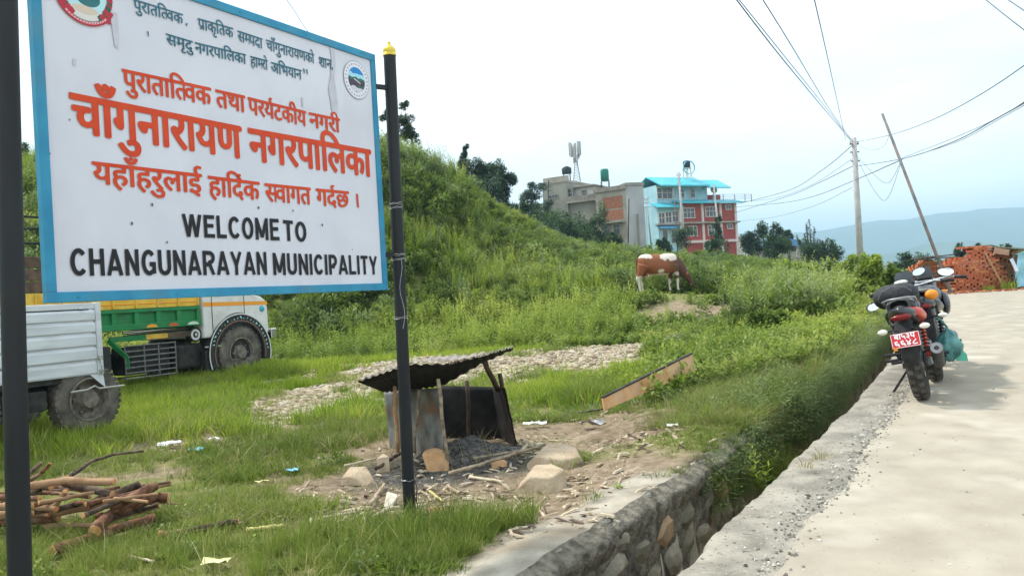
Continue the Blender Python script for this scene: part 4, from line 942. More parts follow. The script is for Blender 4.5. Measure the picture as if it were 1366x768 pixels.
def motorcycle(loc, azm, lean, label, steer=12, red=True, plate=True, bar_dz=0, mir=((-1,.365,1.06),(1,.365,1.06))):
    e = empty('motorcycle', loc, label, 'motorcycle', 'motorcycles parked at the road edge'); e.rotation_mode = 'QUATERNION'
    e.rotation_quaternion = (Matrix.Rotation(math.pi/2-azm, 4, 'Z') @ Matrix.Rotation(-lean, 4, 'X')).to_quaternion()
    r = .31
    def mw_(x, y, wd, zc=r, rot=0):
        w = empty('wheel', (x, y, zc)); w.parent = e; w.rotation_euler = (0, 0, rot)
        h2 = wd/2; pr_ = [(r*.72,-h2*.55),(r*.80,-h2*.9),(r*.92,-h2),(r*.975,-h2*.75),(r,-h2*.3),(r*1.005,0),(r,h2*.3),(r*.975,h2*.75),(r*.92,h2),(r*.80,h2*.9),(r*.72,h2*.55),(r*.72,-h2*.55)]
        t_ = MB().lathe(pr_, 36, axis=(0,1,0)).build('tyre', pm('bike_tyre', (.02,.019,.018), (.06,.055,.048), scale=14, rough=.85, bump=.3), w, smooth=True)
        m = MB()
        for k in range(24):
            a = 2*math.pi*k/24
            for sg in (-1, 1):
                R = Matrix.Rotation(-(a+(.13 if sg > 0 else 0)), 3, 'Y'); c = R @ Vector((r*.985, 0, 0)); m.box((c.x, sg*h2*.5, c.z), (.012, h2*.62, .035), R)
        m.build('tread', rubber, t_)
        rm = MB().lathe([(r*.73,-h2*.5),(r*.66,-h2*.3),(r*.66,h2*.3),(r*.73,h2*.5)], 28, axis=(0,1,0)).build('rim', blkpaint, w, smooth=True)
        s_ = MB()
        for k in range(6):
            a = 2*math.pi*k/6; s_.bar((.03*math.cos(a), 0, .03*math.sin(a)), (r*.68*math.cos(a), 0, r*.68*math.sin(a)), .025, .02)
        s_.lathe([(.05,-.05),(.05,.05)], 14, axis=(0,1,0), cap=True); s_.build('spokes', blkpaint, w)
        MB().lathe([(.12,-.006),(.12,.006),(.07,.006),(.07,-.006),(.12,-.006)], 24, (0,-h2*.9,0), (0,1,0)).build('brake_disc', chrome, w)
        return w
    mw_(0, 0, .125); mw_(1.33, 0, .095, rot=rad(steer))
    m = MB(); m.bar((0,.09,.31), (.5,.08,.36), .03, .05); m.bar((0,-.09,.31), (.5,-.08,.36), .03, .05); m.bar((.42,-.09,.36),(.42,.09,.36),.05,.05); m.build('swingarm', blkpaint, e, bevel=.006)
    m = MB(); m.box((.66,0,.36), (.36,.24,.24)); m.box((.74,0,.54), (.20,.17,.22), Matrix.Rotation(rad(18),3,'Y')); m.lathe([(.10,-.14),(.11,-.12),(.11,.12),(.10,.14)], 16, (.62,0,.36), (0,1,0), cap=True)
    en = m.build('engine', alloy, e, bevel=.015); f = MB()
    for k in range(5): f.box((.745,0,.47+k*.035), (.23,.20,.010), Matrix.Rotation(rad(18),3,'Y'))
    f.build('cooling_fins', steel_d, en)
    m = MB(); m.tube([(-.28,.08,.74),(.1,.09,.70),(.55,.07,.62),(1.05,.03,.88)], .018, 8); m.tube([(-.28,-.08,.74),(.1,-.09,.70),(.55,-.07,.62),(1.05,-.03,.88)], .018, 8); m.tube([(.55,.0,.60),(.50,0,.34)], .025, 8); m.tube([(1.05,0,.86),(.95,0,.55),(.8,0,.32)], .022, 8); m.build('frame', steel_d, e, smooth=True)
    for sg in (-1, 1):
        s2 = MB().tube([(.05,sg*.12,.36),(.16,sg*.12,.66)], .018, 8).build('rear_shock', redpaint if (red and sg < 0) else blkpaint, e, smooth=True); sp = MB()
        for k in range(7): z = .40+k*.032; sp.lathe([(.026,0),(.032,.006),(.026,.012)], 10, (.05+(z-.36)*.37,sg*.12,z), (.34,0,.94))
        sp.build('spring', steel_d, s2)
    # tank, seat, tail
    def bulge(c, rr, f): return MB().ellip(c, rr, 20, 12, f=f)
    MB().ellip((.80,0,.80), (.27,.15,.15), 20, 12, f=lambda v: Vector((v.x, v.y*(1+.35*v.x/.27) if abs(v.y) > 0 else v.y, v.z*(1 if v.z > 0 else .7)+.12*max(0, v.x)))).build('fuel_tank', blkpaint, e, smooth=True)
    for sg in (-1, 1):
        MB().ellip((.98,sg*.17,.72), (.17,.05,.13), 12, 8).build('tank_shroud', blkpaint, e, smooth=True)
        MB().tube([(.52,sg*.10,.70),(.25,sg*.12,.72),(-.02,sg*.11,.77),(-.26,sg*.06,.82)], [.03,.052,.045,.018], 10).build('side_panel', redpaint if (red and sg < 0) else blkpaint, e, smooth=True)
    sP = []
    for i, (x, z, wd) in enumerate([(.60,.80,.09),(.50,.79,.12),(.32,.785,.14),(.16,.80,.14),(.10,.85,.135),(-.05,.87,.12),(-.20,.885,.10),(-.27,.88,.07)]):
        sP.append([(x, -wd, z-.055), (x, -wd*1.0, z-.015), (x, -wd*.8, z+.012), (x, 0, z+.022), (x, wd*.8, z+.012), (x, wd, z-.015), (x, wd, z-.055)])
    st = MB().grid(sP).build('seat', seatm, e, smooth=True); q = MB()
    for k in (2, 4, 5): 
        q.tube([(p[0]+.01, p[1]*1.01, p[2]+.004) for p in sP[k]], .0035, 4)
    q.build('seat_piping', pm('seat_piping', (.45,.45,.45), rough=.6, bump=0), st)
    MB().ellip((-.22,0,.78), (.17,.105,.075), 16, 10, f=lambda v: Vector((v.x, v.y*(1+.5*v.x/.17), v.z-.15*v.x))).build('tail_cowl', blkpaint, e, smooth=True)
    m = MB(); m.tube([(.0,.125,.86),(-.16,.13,.90),(-.34,.07,.915),(-.36,0,.915),(-.34,-.07,.915),(-.16,-.13,.90),(.0,-.125,.86)], .011, 8); m.build('grab_rail', alloy, e, smooth=True)
    MB().ellip((-.375,0,.755), (.03,.085,.028), 12, 8).build('tail_light', redl, e, smooth=True)
    # tail tidy, mudguard, plate
    m = MB(); m.grid([[(-.30,-.07,.72),(-.30,.07,.72)],[(-.36,-.08,.62),(-.36,.08,.62)],[(-.40,-.075,.52),(-.40,.075,.52)],[(-.395,-.06,.40),(-.395,.06,.40)],[(-.36,-.05,.33),(-.36,.05,.33)]]); mg = m.build('mudguard', blk, e); sl = mg.modifiers.new('s', 'SOLIDIFY'); sl.thickness = .012
    MB().tube([(-.33*math.cos(rad(a)), 0, .31+.345*math.sin(rad(a))) for a in range(20, 110, 15)], .02, 8).build('inner_mudguard', blk, e)
    if plate:
        MP = Matrix.Translation((-.43,0,.565)) @ Matrix.Rotation(rad(14), 4, 'Y')
        pl = MB().box((0,0,0), (.006,.225,.125)).build('number_plate', plate_red, e, M=MP, bevel=.002)
        tx = MB(); kk = 0
        for (row, y0, wd, z, hz) in ((['ब','ा','५','३','प'], .085, .165, .032, .048), (['६','६','४','८'], .088, .176, -.026, .046)):
            vs, fs, wt = word(row); xa = min(v[0] for v in vs); xb = max(v[0] for v in vs); ya = min(v[1] for v in vs); yb = max(v[1] for v in vs)
            for (dx, dy) in ((0,0),(.002,.0),(-.002,0),(0,.002),(0,-.002)):
                kk += 1; tx.add([(-.0036-.0002*kk, y0-(v[0]-xa)/(xb-xa)*wd+dx, z+hz*((v[1]-ya)/(yb-ya)-.5)+dy) for v in vs], fs)
        tx.build('plate_lettering', plate_white, pl, M=MP)
        br = MB()
        for sy in (-.108,.108): br.box((-.0045,sy,0),(.002,.004,.117))
        for sz in (-.058,.058): br.box((-.0045,0,sz),(.002,.212,.004))
        br.build('plate_border', plate_white, pl, M=MP)
    for sg in (-1, 1):
        t_ = MB().tube([(-.36,sg*.05,.655),(-.37,sg*.13,.655)], .009, 6).build('turn_signal', blk, e); MB().ellip((-.385,sg*.165,.655), (.03,.042,.024), 12, 8).build('lens', clearl if sg > 0 else clearl, t_, smooth=True)
    MB().box((-.44,.09,.50), (.02,.03,.03)).build('reflector', amber, e)
    # exhaust on the right
    ex = MB().tube([(.85,-.10,.42),(.72,-.13,.22),(.45,-.15,.20),(.25,-.17,.24)], .02, 10).build('exhaust_pipe', steel_d, e, smooth=True)
    mf = MB().tube([(.28,-.175,.25),(.20,-.18,.27),(-.22,-.205,.43),(-.26,-.207,.445)], [.022,.045,.052,.047], 18).build('muffler', pm('muffler_black', (.04,.04,.04), (.07,.068,.065), scale=12, rough=.5, bump=.1), e, smooth=True)
    ax = Vector((-.42,-.025,.16)).normalized()
    MB().lathe([(.047,-.004),(.050,.004),(.047,.010),(.020,.006),(.018,-.01)], 20, Vector((-.26,-.207,.445)), ax).build('end_cap', alloy, mf, angle=30)
    MB().box((.1,-.19,.40), (.24,.012,.05), Matrix.Rotation(rad(18),3,'Y')).build('heat_shield', alloy, mf, bevel=.005)
    # stand, pegs
    MB().tube([(.42,.08,.26),(.36,.26,.055),(.33,.275,.045)], .012, 6).build('side_stand', steel_d, e)
    for sg in (-1, 1):
        for (x, z, y1) in ((.38,.34,.27),(.05,.42,.24),(.55,.30,.24)): MB().tube([(x,sg*.10,z),(x,sg*y1,z)], .014, 8).build('foot_peg', blk, e)
    # front: fork, mudguard, headlight, bars, mirrors - steered
    fr = empty('steering', (1.14,0,.92)); fr.parent = e; fr.rotation_euler = (0,0,rad(steer))
    o_ = Vector((1.14,0,.92))
    def Lp(*p): return Vector(p)-o_
    for sg in (-1, 1):
        MB().tube([Lp(1.33,sg*.085,.31), Lp(1.08,sg*.085,1.0)], .021, 10).build('fork_leg', alloy, fr, smooth=True)
    MB().grid([[Lp(1.33+.345*math.cos(rad(a)), y, .31+(.345+dz)*math.sin(rad(a))) for y, dz in ((-.06,-.02),(-.03,0),(.03,0),(.06,-.02))] for a in range(20, 150, 12)]).build('front_mudguard', blkpaint, fr, smooth=True)
    MB().ellip(Lp(1.24,0,.90), (.10,.12,.13), 14, 10).build('headlight_cowl', blkpaint, fr, smooth=True)
    MB().grid([[Lp(1.20-.05*j/3-.04*abs(y)*5, y*(1-.12*j), .98+.055*j) for y in (-.11,-.06,0,.06,.11)] for j in range(4)]).build('windshield', pm('smoke_screen', (.16,.18,.2), rough=.15, bump=0), fr, smooth=True)
    MB().box(Lp(1.12,0,1.0), (.06,.16,.09), Matrix.Rotation(rad(-30),3,'Y')).build('instruments', blk, fr, bevel=.015)
    b0 = MB().tube([Lp(.92,.38,.97+bar_dz), Lp(.98,.24,1.0), Lp(1.06,.10,.985), Lp(1.06,-.10,.985), Lp(.98,-.24,1.0), Lp(.92,-.38,.97)], .0115, 8).build('handlebar', chrome, fr, smooth=True)
    for sg, my, mz in mir:
        MB().tube([Lp(.90,sg*.39,.967), Lp(.945,sg*.28,.99)], .019, 10).build('grip', blk, fr, smooth=True)
        MB().tube([Lp(1.0,sg*.24,.99), Lp(.99,sg*.34,.97), Lp(.97,sg*.40,.955)], .006, 5).build('lever', alloy, fr)
        s2 = MB().tube([Lp(1.0,sg*.22,1.0), Lp(1.03,sg*(my+.1)*.55,(1+mz)/2+.01), Lp(.99,sg*(my-.025),mz-.005)], .006, 6).build('mirror', blk, fr)
        MB().ellip(Lp(.99,sg*my,mz), (.022,.072,.045), 14, 8, R=Matrix.Rotation(sg*rad(-12),3,'X')).build('mirror_shell', blk, s2, smooth=True)
        c = Lp(.966,sg*my,mz); gl = MB(); gl.add([c+Vector((-.012+.4*.038*math.sin(rad(a)), .064*math.cos(rad(a)), .038*math.sin(rad(a))+sg*-.2*.064*math.cos(rad(a)))) for a in range(0,360,20)], [tuple(range(18))]); gl.build('mirror_glass', mirrorm, s2)
        t_ = MB().tube([Lp(1.18,sg*.08,.84),Lp(1.18,sg*.15,.84)], .008, 6).build('front_signal', blk, fr); MB().ellip(Lp(1.18,sg*.18,.84), (.025,.035,.022), 10, 6).build('lens', amber, t_, smooth=True)
    return e
pA = G(1232, 532, .36); zA = float(zroad(pA.y))+.004
pA = G(1232, 532, zA)
mA = motorcycle((pA.x, pA.y, zA), rad(29), rad(9), 'black and red motorcycle with a red number plate leaning on its side stand', steer=16, mir=((-1,.34,1.06),(1,.37,.86)))
zB_ = float(zroad(8.4))+.004; pB = G(1250, 507, zB_)
mB = motorcycle((pB.x, pB.y, zB_), rad(29), rad(6), 'black motorcycle with an orange rear signal standing just beyond the red plated one', steer=8, red=False, plate=False, mir=((-1,.22,1.06),(1,.06,1.10)))
MB().ellip((-.36,-.10,.86), (.035,.06,.05), 12, 8).build('rear_signal_lamp', amber, mB, smooth=True)
# black bag on the seat of the nearer motorcycle, teal bag hung from the farther one
def place(o, e):
    o.matrix_world = Matrix.Translation(e.location) @ e.rotation_quaternion.to_matrix().to_4x4()
bagm = pm('black_nylon_bag', (.02,.02,.024), (.045,.045,.05), scale=25, rough=.7, bump=.4)
bg_ = MB().ellip((.33,.05,.93), (.17,.20,.115), 20, 12, f=lambda v: Vector((math.copysign(abs(v.x/.17)**.7*.17, v.x), math.copysign(abs(v.y/.20)**.65*.20, v.y), v.z))).build('bag', bagm, smooth=True); place(bg_, mA); tag(bg_, 'black zipped nylon bag strapped on the seat of the nearer motorcycle', 'bag')
m = MB(); m.tube([(.16,-.10,.95),(.155,-.05,1.0),(.15,.05,1.02),(.155,.15,.99),(.16,.19,.93)], .006, 5); m.build('zip', pm('zip_grey', (.12,.12,.13), rough=.5), bg_)
MB().ellip((.30,-.02,1.045), (.05,.06,.022), 12, 6).build('pale_flap', pm('pale_cloth', (.7,.72,.68), rough=.8), bg_, smooth=True)
teal = pm('teal_plastic_bag', (.04,.15,.15), (.13,.32,.30), scale=9, rough=.35, bump=.8, bscale=12, dist=.03)
m = MB().ellip((0,0,0), (.105,.09,.16), 22, 16, f=lambda v: Vector((v.x*(1.15-.9*max(0, v.z)/.19), v.y*(1.15-.9*max(0, v.z)/.19), v.z))*(1+.16*math.sin(v.x*60+v.z*25)*math.sin(v.y*45+v.z*18)))
tbp = W(1265, 459, pB.y/ _F.y-.32)
tg_ = m.build('carrier_bag', teal, smooth=True); tg_.location = tbp; tag(tg_, 'teal plastic carrier bag hanging at the side of the farther motorcycle', 'bag')
MB().tube([(0,0,.16),(-.05,.02,.24),(-.10,.05,.27)], .012, 6).build('bag_handle', teal, tg_)
MB().grid([[(.06,0,-.16),(.17,-.02,-.17)],[(.09,.0,-.02),(.16,-.02,-.10)]]).build('loose_corner', pm('pale_green_plastic', (.10,.45,.32), rough=.4), tg_)
# ---------------------------------------------------------------- cow
def cow(loc, azm):
    e = empty('cow', loc, 'brown and white cow grazing head down on the grassy bank', 'cow', rot=(0,0,math.pi/2-azm))
    b = MB()
    sp = [(-.10,1.05,.05,.08),(-.06,1.07,.15,.18),(.03,1.05,.235,.28),(.2,1.03,.27,.32),(.45,.96,.31,.37),(.75,.94,.32,.38),(1.0,.97,.29,.37),(1.2,.98,.235,.34),(1.33,.93,.18,.29),(1.44,.82,.14,.23),(1.54,.70,.12,.19),(1.62,.58,.105,.16),(1.68,.48,.09,.13)]
    P = []
    for i, (x, z, ry, rz) in enumerate(sp):
        ang = 0 if i < 8 else (i-7)*.17; row = []
        for k in range(21):
            a = 2*math.pi*k/20; dz = rz*math.sin(a); row.append((x+dz*math.sin(ang), ry*math.cos(a)*(1-.12*math.sin(a)), z+dz*math.cos(ang)))
        P.append(row)
    b.grid(P); b.ellip((-.05,0,1.06),(.09,.15,.18)); 
    hd = [(Vector((1.62,0,.60)),.095,.10),(Vector((1.70,0,.49)),.10,.12),(Vector((1.76,0,.38)),.085,.10),(Vector((1.82,0,.27)),.065,.075),(Vector((1.86,0,.20)),.068,.065),(Vector((1.875,0,.165)),.04,.04)]
    ax = (hd[-1][0]-hd[0][0]).normalized(); nrm = Vector((0,1,0)); up = ax.cross(nrm)
    b.grid([[c+nrm*ry*math.cos(2*math.pi*k/16)+up*rz*math.sin(2*math.pi*k/16) for k in range(17)] for c, ry, rz in hd]); b.ellip(hd[-1][0], (.045,.05,.045)); b.ellip(hd[0][0]+Vector((.01,0,.03)), (.10,.09,.09))
    for sg in (-1, 1):
        dx = .10*sg; b.tube([(.08+dx*.6,sg*.15,.95),(.02+dx,sg*.15,.72),(-.10+dx,sg*.14,.50),(-.05+dx,sg*.14,.30),(-.03+dx,sg*.14,.10),(.0+dx,sg*.14,.02)], [.20,.13,.065,.045,.04,.055], 12)
        dx = -.09*sg; b.tube([(1.15,sg*.14,.90),(1.17+dx*.4,sg*.14,.66),(1.17+dx,sg*.13,.42),(1.16+dx,sg*.13,.25),(1.16+dx,sg*.13,.10),(1.18+dx,sg*.13,.02)], [.15,.10,.06,.042,.04,.055], 12)
    b.ellip((.22,0,.63), (.13,.10,.10)); b.tube([(1.28,0,.72),(1.42,0,.56),(1.55,0,.46)], [.09,.05,.03], 8)
    o = b.build('body', [], e); o.data.materials.clear()
    md = o.modifiers.new('r', 'REMESH'); md.mode = 'VOXEL'; md.voxel_size = .022; md.use_smooth_shade = True
    sm = o.modifiers.new('s', 'SMOOTH'); sm.iterations = 6; sm.factor = .6
    bpy.context.view_layer.update(); dg = bpy.context.evaluated_depsgraph_get(); me_ = bpy.data.meshes.new_from_object(o.evaluated_get(dg)); o.modifiers.clear(); o.data = me_; me_.name = 'body'
    n_ = len(me_.vertices); co = np.zeros(n_*3); me_.vertices.foreach_get('co', co); co = co.reshape(-1,3); x, y, z = co.T
    nz_ = (fbm(x*1.0+y*.7, z-y*.4, 5, 2)-.5)
    br = np.array([.23,.066,.017]); dk = np.array([.085,.03,.014]); wh = np.array([.62,.55,.47])
    f = sstep(.75, 1.35, x+nz_*.3)[:,None]; c = br*(1-f)+dk*f
    wm = np.zeros(n_)
    wm = np.maximum(wm, (z+nz_*.5 > 1.20-.2*sstep(-.15,.2,x)*0) & (x < .25+nz_*1.0) & (z > 1.16))          # rump
    wm = np.maximum(wm, (np.hypot((x-.98)/.30, (z-1.30)/.24)+nz_*1.2 < 1) )                                 # behind the shoulder
    wm = np.maximum(wm, (z < .60+nz_*.25) & (x < .75) )                                                     # hind legs, belly
    wm = np.maximum(wm, (z < .40+nz_*.3) & (x < 1.4)); wm = np.maximum(wm, (z < .66+nz_*.2) & (x > .2) & (x < .95))
    wm = np.maximum(wm, (np.hypot((x-.62)/.10, (z-.74)/.06)+nz_*1.2 < 1)); wm = np.maximum(wm, (np.hypot((x-1.22)/.12,(z-.62)/.07)+nz_ < 1)*.7)
    wm = np.maximum(wm, ((x > 1.74) & (np.abs(y) < .04) & (z > .2))*.5)
    c = c*(1-wm[:,None])+wh*wm[:,None]
    hf = (z < .06); c[hf] = (.03,.025,.02)
    ca = me_.color_attributes.new('hide', 'FLOAT_COLOR', 'POINT'); ca.data.foreach_set('color', np.concatenate([c, np.ones((n_,1))], 1).ravel())
    cm = bpy.data.materials.new('cow_hide'); cm.use_nodes = True; q = cm.node_tree; at = q.nodes.new('ShaderNodeVertexColor'); at.layer_name = 'hide'; q.links.new(at.outputs[0], q.nodes['Principled BSDF'].inputs['Base Color']); q.nodes['Principled BSDF'].inputs['Roughness'].default_value = .7
    me_.materials.clear(); me_.materials.append(cm)
    me_.polygons.foreach_set('use_smooth', [True]*len(me_.polygons))
    cbr = pm('cow_brown', (.12,.04,.018), (.18,.06,.025), scale=10, rough=.7)
    MB().tube([(-.10,0,1.22),(-.17,0,1.10),(-.17,0,.85),(-.15,0,.62),(-.14,0,.50)], [.03,.022,.016,.03,.012], 8).build('tail', cbr, e, smooth=True)
    for sg in (-1, 1):
        MB().ellip((1.60,sg*.16,.60), (.035,.09,.05), 10, 6, R=Matrix.Rotation(sg*rad(20),3,'X')).build('ear', pm('cow_ear', (.42,.16,.09), (.5,.22,.14), scale=9), e, smooth=True)
        MB().tube([(1.62,sg*.07,.68),(1.63,sg*.12,.75),(1.67,sg*.12,.82)], [.022,.016,.005], 8).build('horn', pm('horn', (.3,.26,.2), rough=.5), e, smooth=True)
        MB().ellip((1.74,sg*.082,.47), (.018,.012,.018), 8, 6).build('eye', pm('eye_dark', (.01,.01,.01), rough=.1), e, smooth=True)
    return e
cwp = W(857, 390, 28); cow((cwp.x, cwp.y, Hs(cwp.x, cwp.y)+.02), rad(78))
# ================================================================ COOKING SHELTER OF OLD METAL SHEETS
soot = pm('sooty_sheet', (.008,.008,.008), (.028,.025,.022), scale=6, rough=.8, bump=.2)
greysheet = pm('stained_grey_sheet', (.10,.095,.085), (.27,.27,.26), scale=5, rough=.6, bump=.2, c3=(.22,.11,.05), s3=4, f3=.8, metal=.2)
rust = pm('rusty_roof_sheet', (.14,.12,.10), (.36,.33,.29), scale=8, rough=.7, bump=.2, c3=(.20,.09,.04), s3=5, f3=.8)
stickm = pm('weathered_stick', (.16,.12,.08), (.36,.29,.2), scale=18, rough=.85, bump=.4)
orstick = pm('orange_wood_stick', (.36,.19,.08), (.5,.30,.15), scale=18, rough=.85, bump=.3)
shel = empty('cooking_shelter', G(600, 605), 'low blackened cooking shelter of corrugated metal sheets with ash floor and sticks', 'shelter')
SL = Vector(shel.location)
def lc(p): return Vector(p)-SL
def bez(P, t):
    n_ = len(P)-1; s = Vector((0,0,0))
    for i, p in enumerate(P): s += p*(math.comb(n_, i)*t**i*(1-t)**(n_-i))
    return s
def plin(P, t):
    k = t*(len(P)-1); i = min(int(k), len(P)-2); return P[i].lerp(P[i+1], k-i)
def corr(Fr, Bk, n_=110, amp=.007, waves=19, name='roof_sheet', mat=rust, par=shel):
    rows = []
    for j in range(5):
        v = j/4; rows.append([lc(plin(Fr, i/n_).lerp(plin(Bk, i/n_), v)+Vector((0,0,amp*math.sin(2*math.pi*waves*i/n_)))) for i in range(n_+1)])
    o = MB().grid(rows).build(name, mat, par, smooth=True); s = o.modifiers.new('s', 'SOLIDIFY'); s.thickness = .003; return o
Fr = [W(477,509,7.25), W(512,497,7.2), W(545,486,7.15), W(600,485,7.15), W(645,474,7.2), W(684,463,7.3)]
Bk = [W(512,523,8.0), W(535,520,8.1), W(560,518,8.2), W(590,514,8.2), W(640,486,8.2), W(684,466,7.8)]
corr(Fr, Bk, mat=[soot]) ; 
Fr2 = [W(545,485,7.14), W(572,481,7.1), W(598,482,7.1), W(625,477,7.12), W(648,473,7.17)]
Bk2 = [W(552,484,7.7), W(575,476,7.75), W(600,474,7.8), W(625,473,7.7), W(650,470,7.6)]
corr(Fr2, Bk2, 60, .007, 9, 'roof_sheet', rust)
Fr3 = [p+Vector((0,0,.006)) for p in (W(478,508,7.25), W(512,496,7.2), W(545,485,7.15))]; Bk3 = [W(483,504,7.8), W(515,492,7.8), W(552,481,7.8)]
corr(Fr3, Bk3, 50, .008, 8, 'roof_sheet', rust)
# pale crimped edge of the front right corner
P = [W(598+86*i/40, 485-23*i/40+ (1.6 if i % 2 else -1.2), 7.14+.1*i/40) for i in range(41)]; m = MB(); m.tube([lc(p) for p in P], .007, 4); m.build('crimped_edge', rust, shel)
def sheet(pts, name, mat, n_=14, wob=.012, seed=1):
    a, b_, c, d = [Vector(p) for p in pts]; nrm = (b_-a).cross(d-a).normalized(); rows = []
    for j in range(n_+1):
        v = j/n_; rows.append([lc(a.lerp(b_, i/n_).lerp(d.lerp(c, i/n_), v)+nrm*(float(fbm(i*.4, j*.4, 1, seed))-.5)*wob*2) for i in range(n_+1)])
    o = MB().grid(rows).build(name, mat, shel, smooth=True); s = o.modifiers.new('s', 'SOLIDIFY'); s.thickness = .003; return o
gL = G(521,603,-.02); gM = G(556,609,-.02); gR = G(592,622,-.02)
def above(g, px, py):   # point over g's distance at a pixel
    d = PX(g)[2]; return W(px, py, d)
sheet([gL, gM+Vector((.05,0,0)), above(gM, 557,518), above(gL, 512,521)], 'wall_sheet', greysheet, seed=2)
sheet([gM, gR, above(gR, 589,517), above(gM, 552,519)], 'wall_sheet', greysheet, seed=5)
bR = G(686,588)-Vector((0,0,.12)); bL = G(574,588)-Vector((0,0,.12)); bR2 = bR
sheet([bL, bR, above(bR, 668,516), above(bL, 585,514)], 'wall_sheet', soot, seed=7)
fR = G(692,603,-.02); sideT = above(fR, 673,517)
sheet([G(666,590,-.02), fR, sideT, W(655,516,PX(G(666,590,-.02))[2])], 'wall_sheet', soot, seed=9)
sheet([gL, bL, above(bL, 560,514), above(gL, 513,520)], 'wall_sheet', soot, seed=11)
def stick(a, b_, r, mat, name='post', par=shel, n_=7, wob=.008, seed=0):
    rr = random.Random(seed); a = Vector(a); b_ = Vector(b_); pts = [a.lerp(b_, i/5)+Vector((rr.uniform(-wob, wob), rr.uniform(-wob, wob), rr.uniform(-wob, wob)*.4)) for i in range(6)]
    rs_ = [r*rr.uniform(.9, 1.08) for _ in range(6)]; return MB().tube([lc(p) if par is shel else p for p in pts], rs_, n_).build(name, mat, par, smooth=True)
d7 = PX(gR)[2]
stick(W(585,505,d7-.25), G(598,628,-.02), .017, stickm, seed=3)
stick(W(560,520,d7+.12), W(552,604,d7+.25), .014, stickm, seed=4)
stick(W(526,515,7.7), W(531,602,7.75), .019, orstick, seed=5)
dR = PX(fR)[2]
stick(W(646,482,7.4), W(664,520,dR+.2), .026, pm('dark_post', (.05,.035,.025), (.10,.07,.05), scale=14, rough=.9), seed=6)
stick(W(667,498,dR+.15), W(689,602,dR+.02), .022, MATS['dark_post'], seed=7); stick(W(623,507,dR+.5), W(626,590,dR+.5), .022, MATS['dark_post'], seed=8)
MB().tube([lc(W(585,524,d7-.05)), lc(W(587,528,d7-.06)), lc(W(590,527,d7-.05)), lc(W(588,532,d7-.05))], .004, 4).build('wire_loop', wire_m, shel)
# ash heap, charcoal
ashm = pm('ash_and_charcoal', (.02,.019,.018), (.17,.16,.15), scale=22, rough=.97, bump=1, bscale=60, dist=.02)
c0 = G(628, 606); P = []
for j in range(25):
    row = []
    for i in range(33):
        u = i/16-1; v = j/12-1; rr = math.hypot(u, v); x = c0.x+u*.60; y = c0.y+v*.45
        h = max(0, 1-rr)*.16*(.5+float(fbm(x, y, 7, 4)))+(float(fbm(x, y, 26, 5))-.5)*.035*min(1, max(0, (1.05-rr)*3)); row.append((x, y, Hs(x, y)-.03+h+.02*(rr < 1)))
    P.append(row)
tag(MB().grid(P).build('ash_heap', ashm, smooth=True), 'grey heap of ash and charcoal inside the blackened shelter', 'ash', kind='stuff')
# ================================================================ ROCKS AND BITS ON THE GROUND
sand = pm('sandstone', (.36,.27,.18), (.52,.42,.30), scale=6, rough=.9, bump=.8, bscale=30, c3=(.30,.20,.12), s3=5, f3=.7, dist=.008)
orock = pm('orange_sandstone', (.42,.22,.10), (.60,.38,.20), scale=7, rough=.9, bump=.5, bscale=26, c3=(.28,.13,.07), s3=5, f3=.6, dist=.008)
def hull_rock(name, pts, mat, label, cat='rock', group=None, bev=.012):
    import bmesh
    bm = bmesh.new(); [bm.verts.new(p) for p in pts]; bmesh.ops.convex_hull(bm, input=bm.verts)
    for v in [v for v in bm.verts if not v.link_faces]: bm.verts.remove(v)
    bmesh.ops.bevel(bm, geom=list(bm.edges), offset=bev, segments=1, affect='EDGES', profile=.6)
    bmesh.ops.triangulate(bm, faces=bm.faces); bmesh.ops.subdivide_edges(bm, edges=bm.edges, cuts=2, use_grid_fill=True)
    rr = random.Random(len(pts)+int(pts[0][0]*100))
    for v in bm.verts:
        n_ = float(fbm(v.co.x+v.co.z*.7, v.co.y-v.co.z*.4, 14, 3))-.5; v.co *= 1+n_*.035
    me_ = bpy.data.meshes.new(name); bm.to_mesh(me_); bm.free(); me_.materials.append(mat)
    me_.polygons.foreach_set('use_smooth', [True]*len(me_.polygons)); me_.set_sharp_from_angle(angle=rad(9))
    o = bpy.data.objects.new(name, me_); COL.objects.link(o); return tag(o, label, cat, group)
def rock_px(profile, d0, d1, label, mat, py_base, bev=.012, group=None):
    """profile: list of (px,py,kind) with kind 0 front foot, 1 front top, 2 back top, 3 back foot; real points at depths d0..d1"""
    base = G(profile[0][0], py_base); pts = []
    for px, py, k in profile:
        d = {0:d0, 1:d0+(d1-d0)*.25, 2:d1-(d1-d0)*.15, 3:d1}[k]; p = W(px, py, d)
        if k in (0, 3): p.z = min(p.z, -.03)
        pts.append(p)
    c = sum(pts, Vector())/len(pts); c.z = 0
    o = hull_rock('rock', [p-c for p in pts], mat, label, 'rock', group, bev); o.location = c; return o
D = lambda py: 1.5/((py-392)/FPX)
def rock_m(px, py, pts, label, mat=sand, rot=0.0, bev=.007, z0=-.02):
    g = G(px, py); R = Rz(rot); o = hull_rock('rock', [R @ Vector(p)*.88 for p in pts], mat, label, 'rock', None, bev); o.location = (g.x, g.y, z0); return o
rock_m(721, 658, [(-.23,.02,0),(.0,-.04,0),(.17,-.02,.0),(.24,.12,0),(.2,.3,0),(-.15,.3,0),(-.21,.03,.06),(-.13,.12,.12),(-.08,.02,.165),(-.03,.22,.225),(.12,.26,.215),(.225,.16,.18),(.09,-.0,.15),(.235,.12,.07),(.05,-.045,.02)], 'nearest angular sandstone block beside the shelter, with a lit top face')
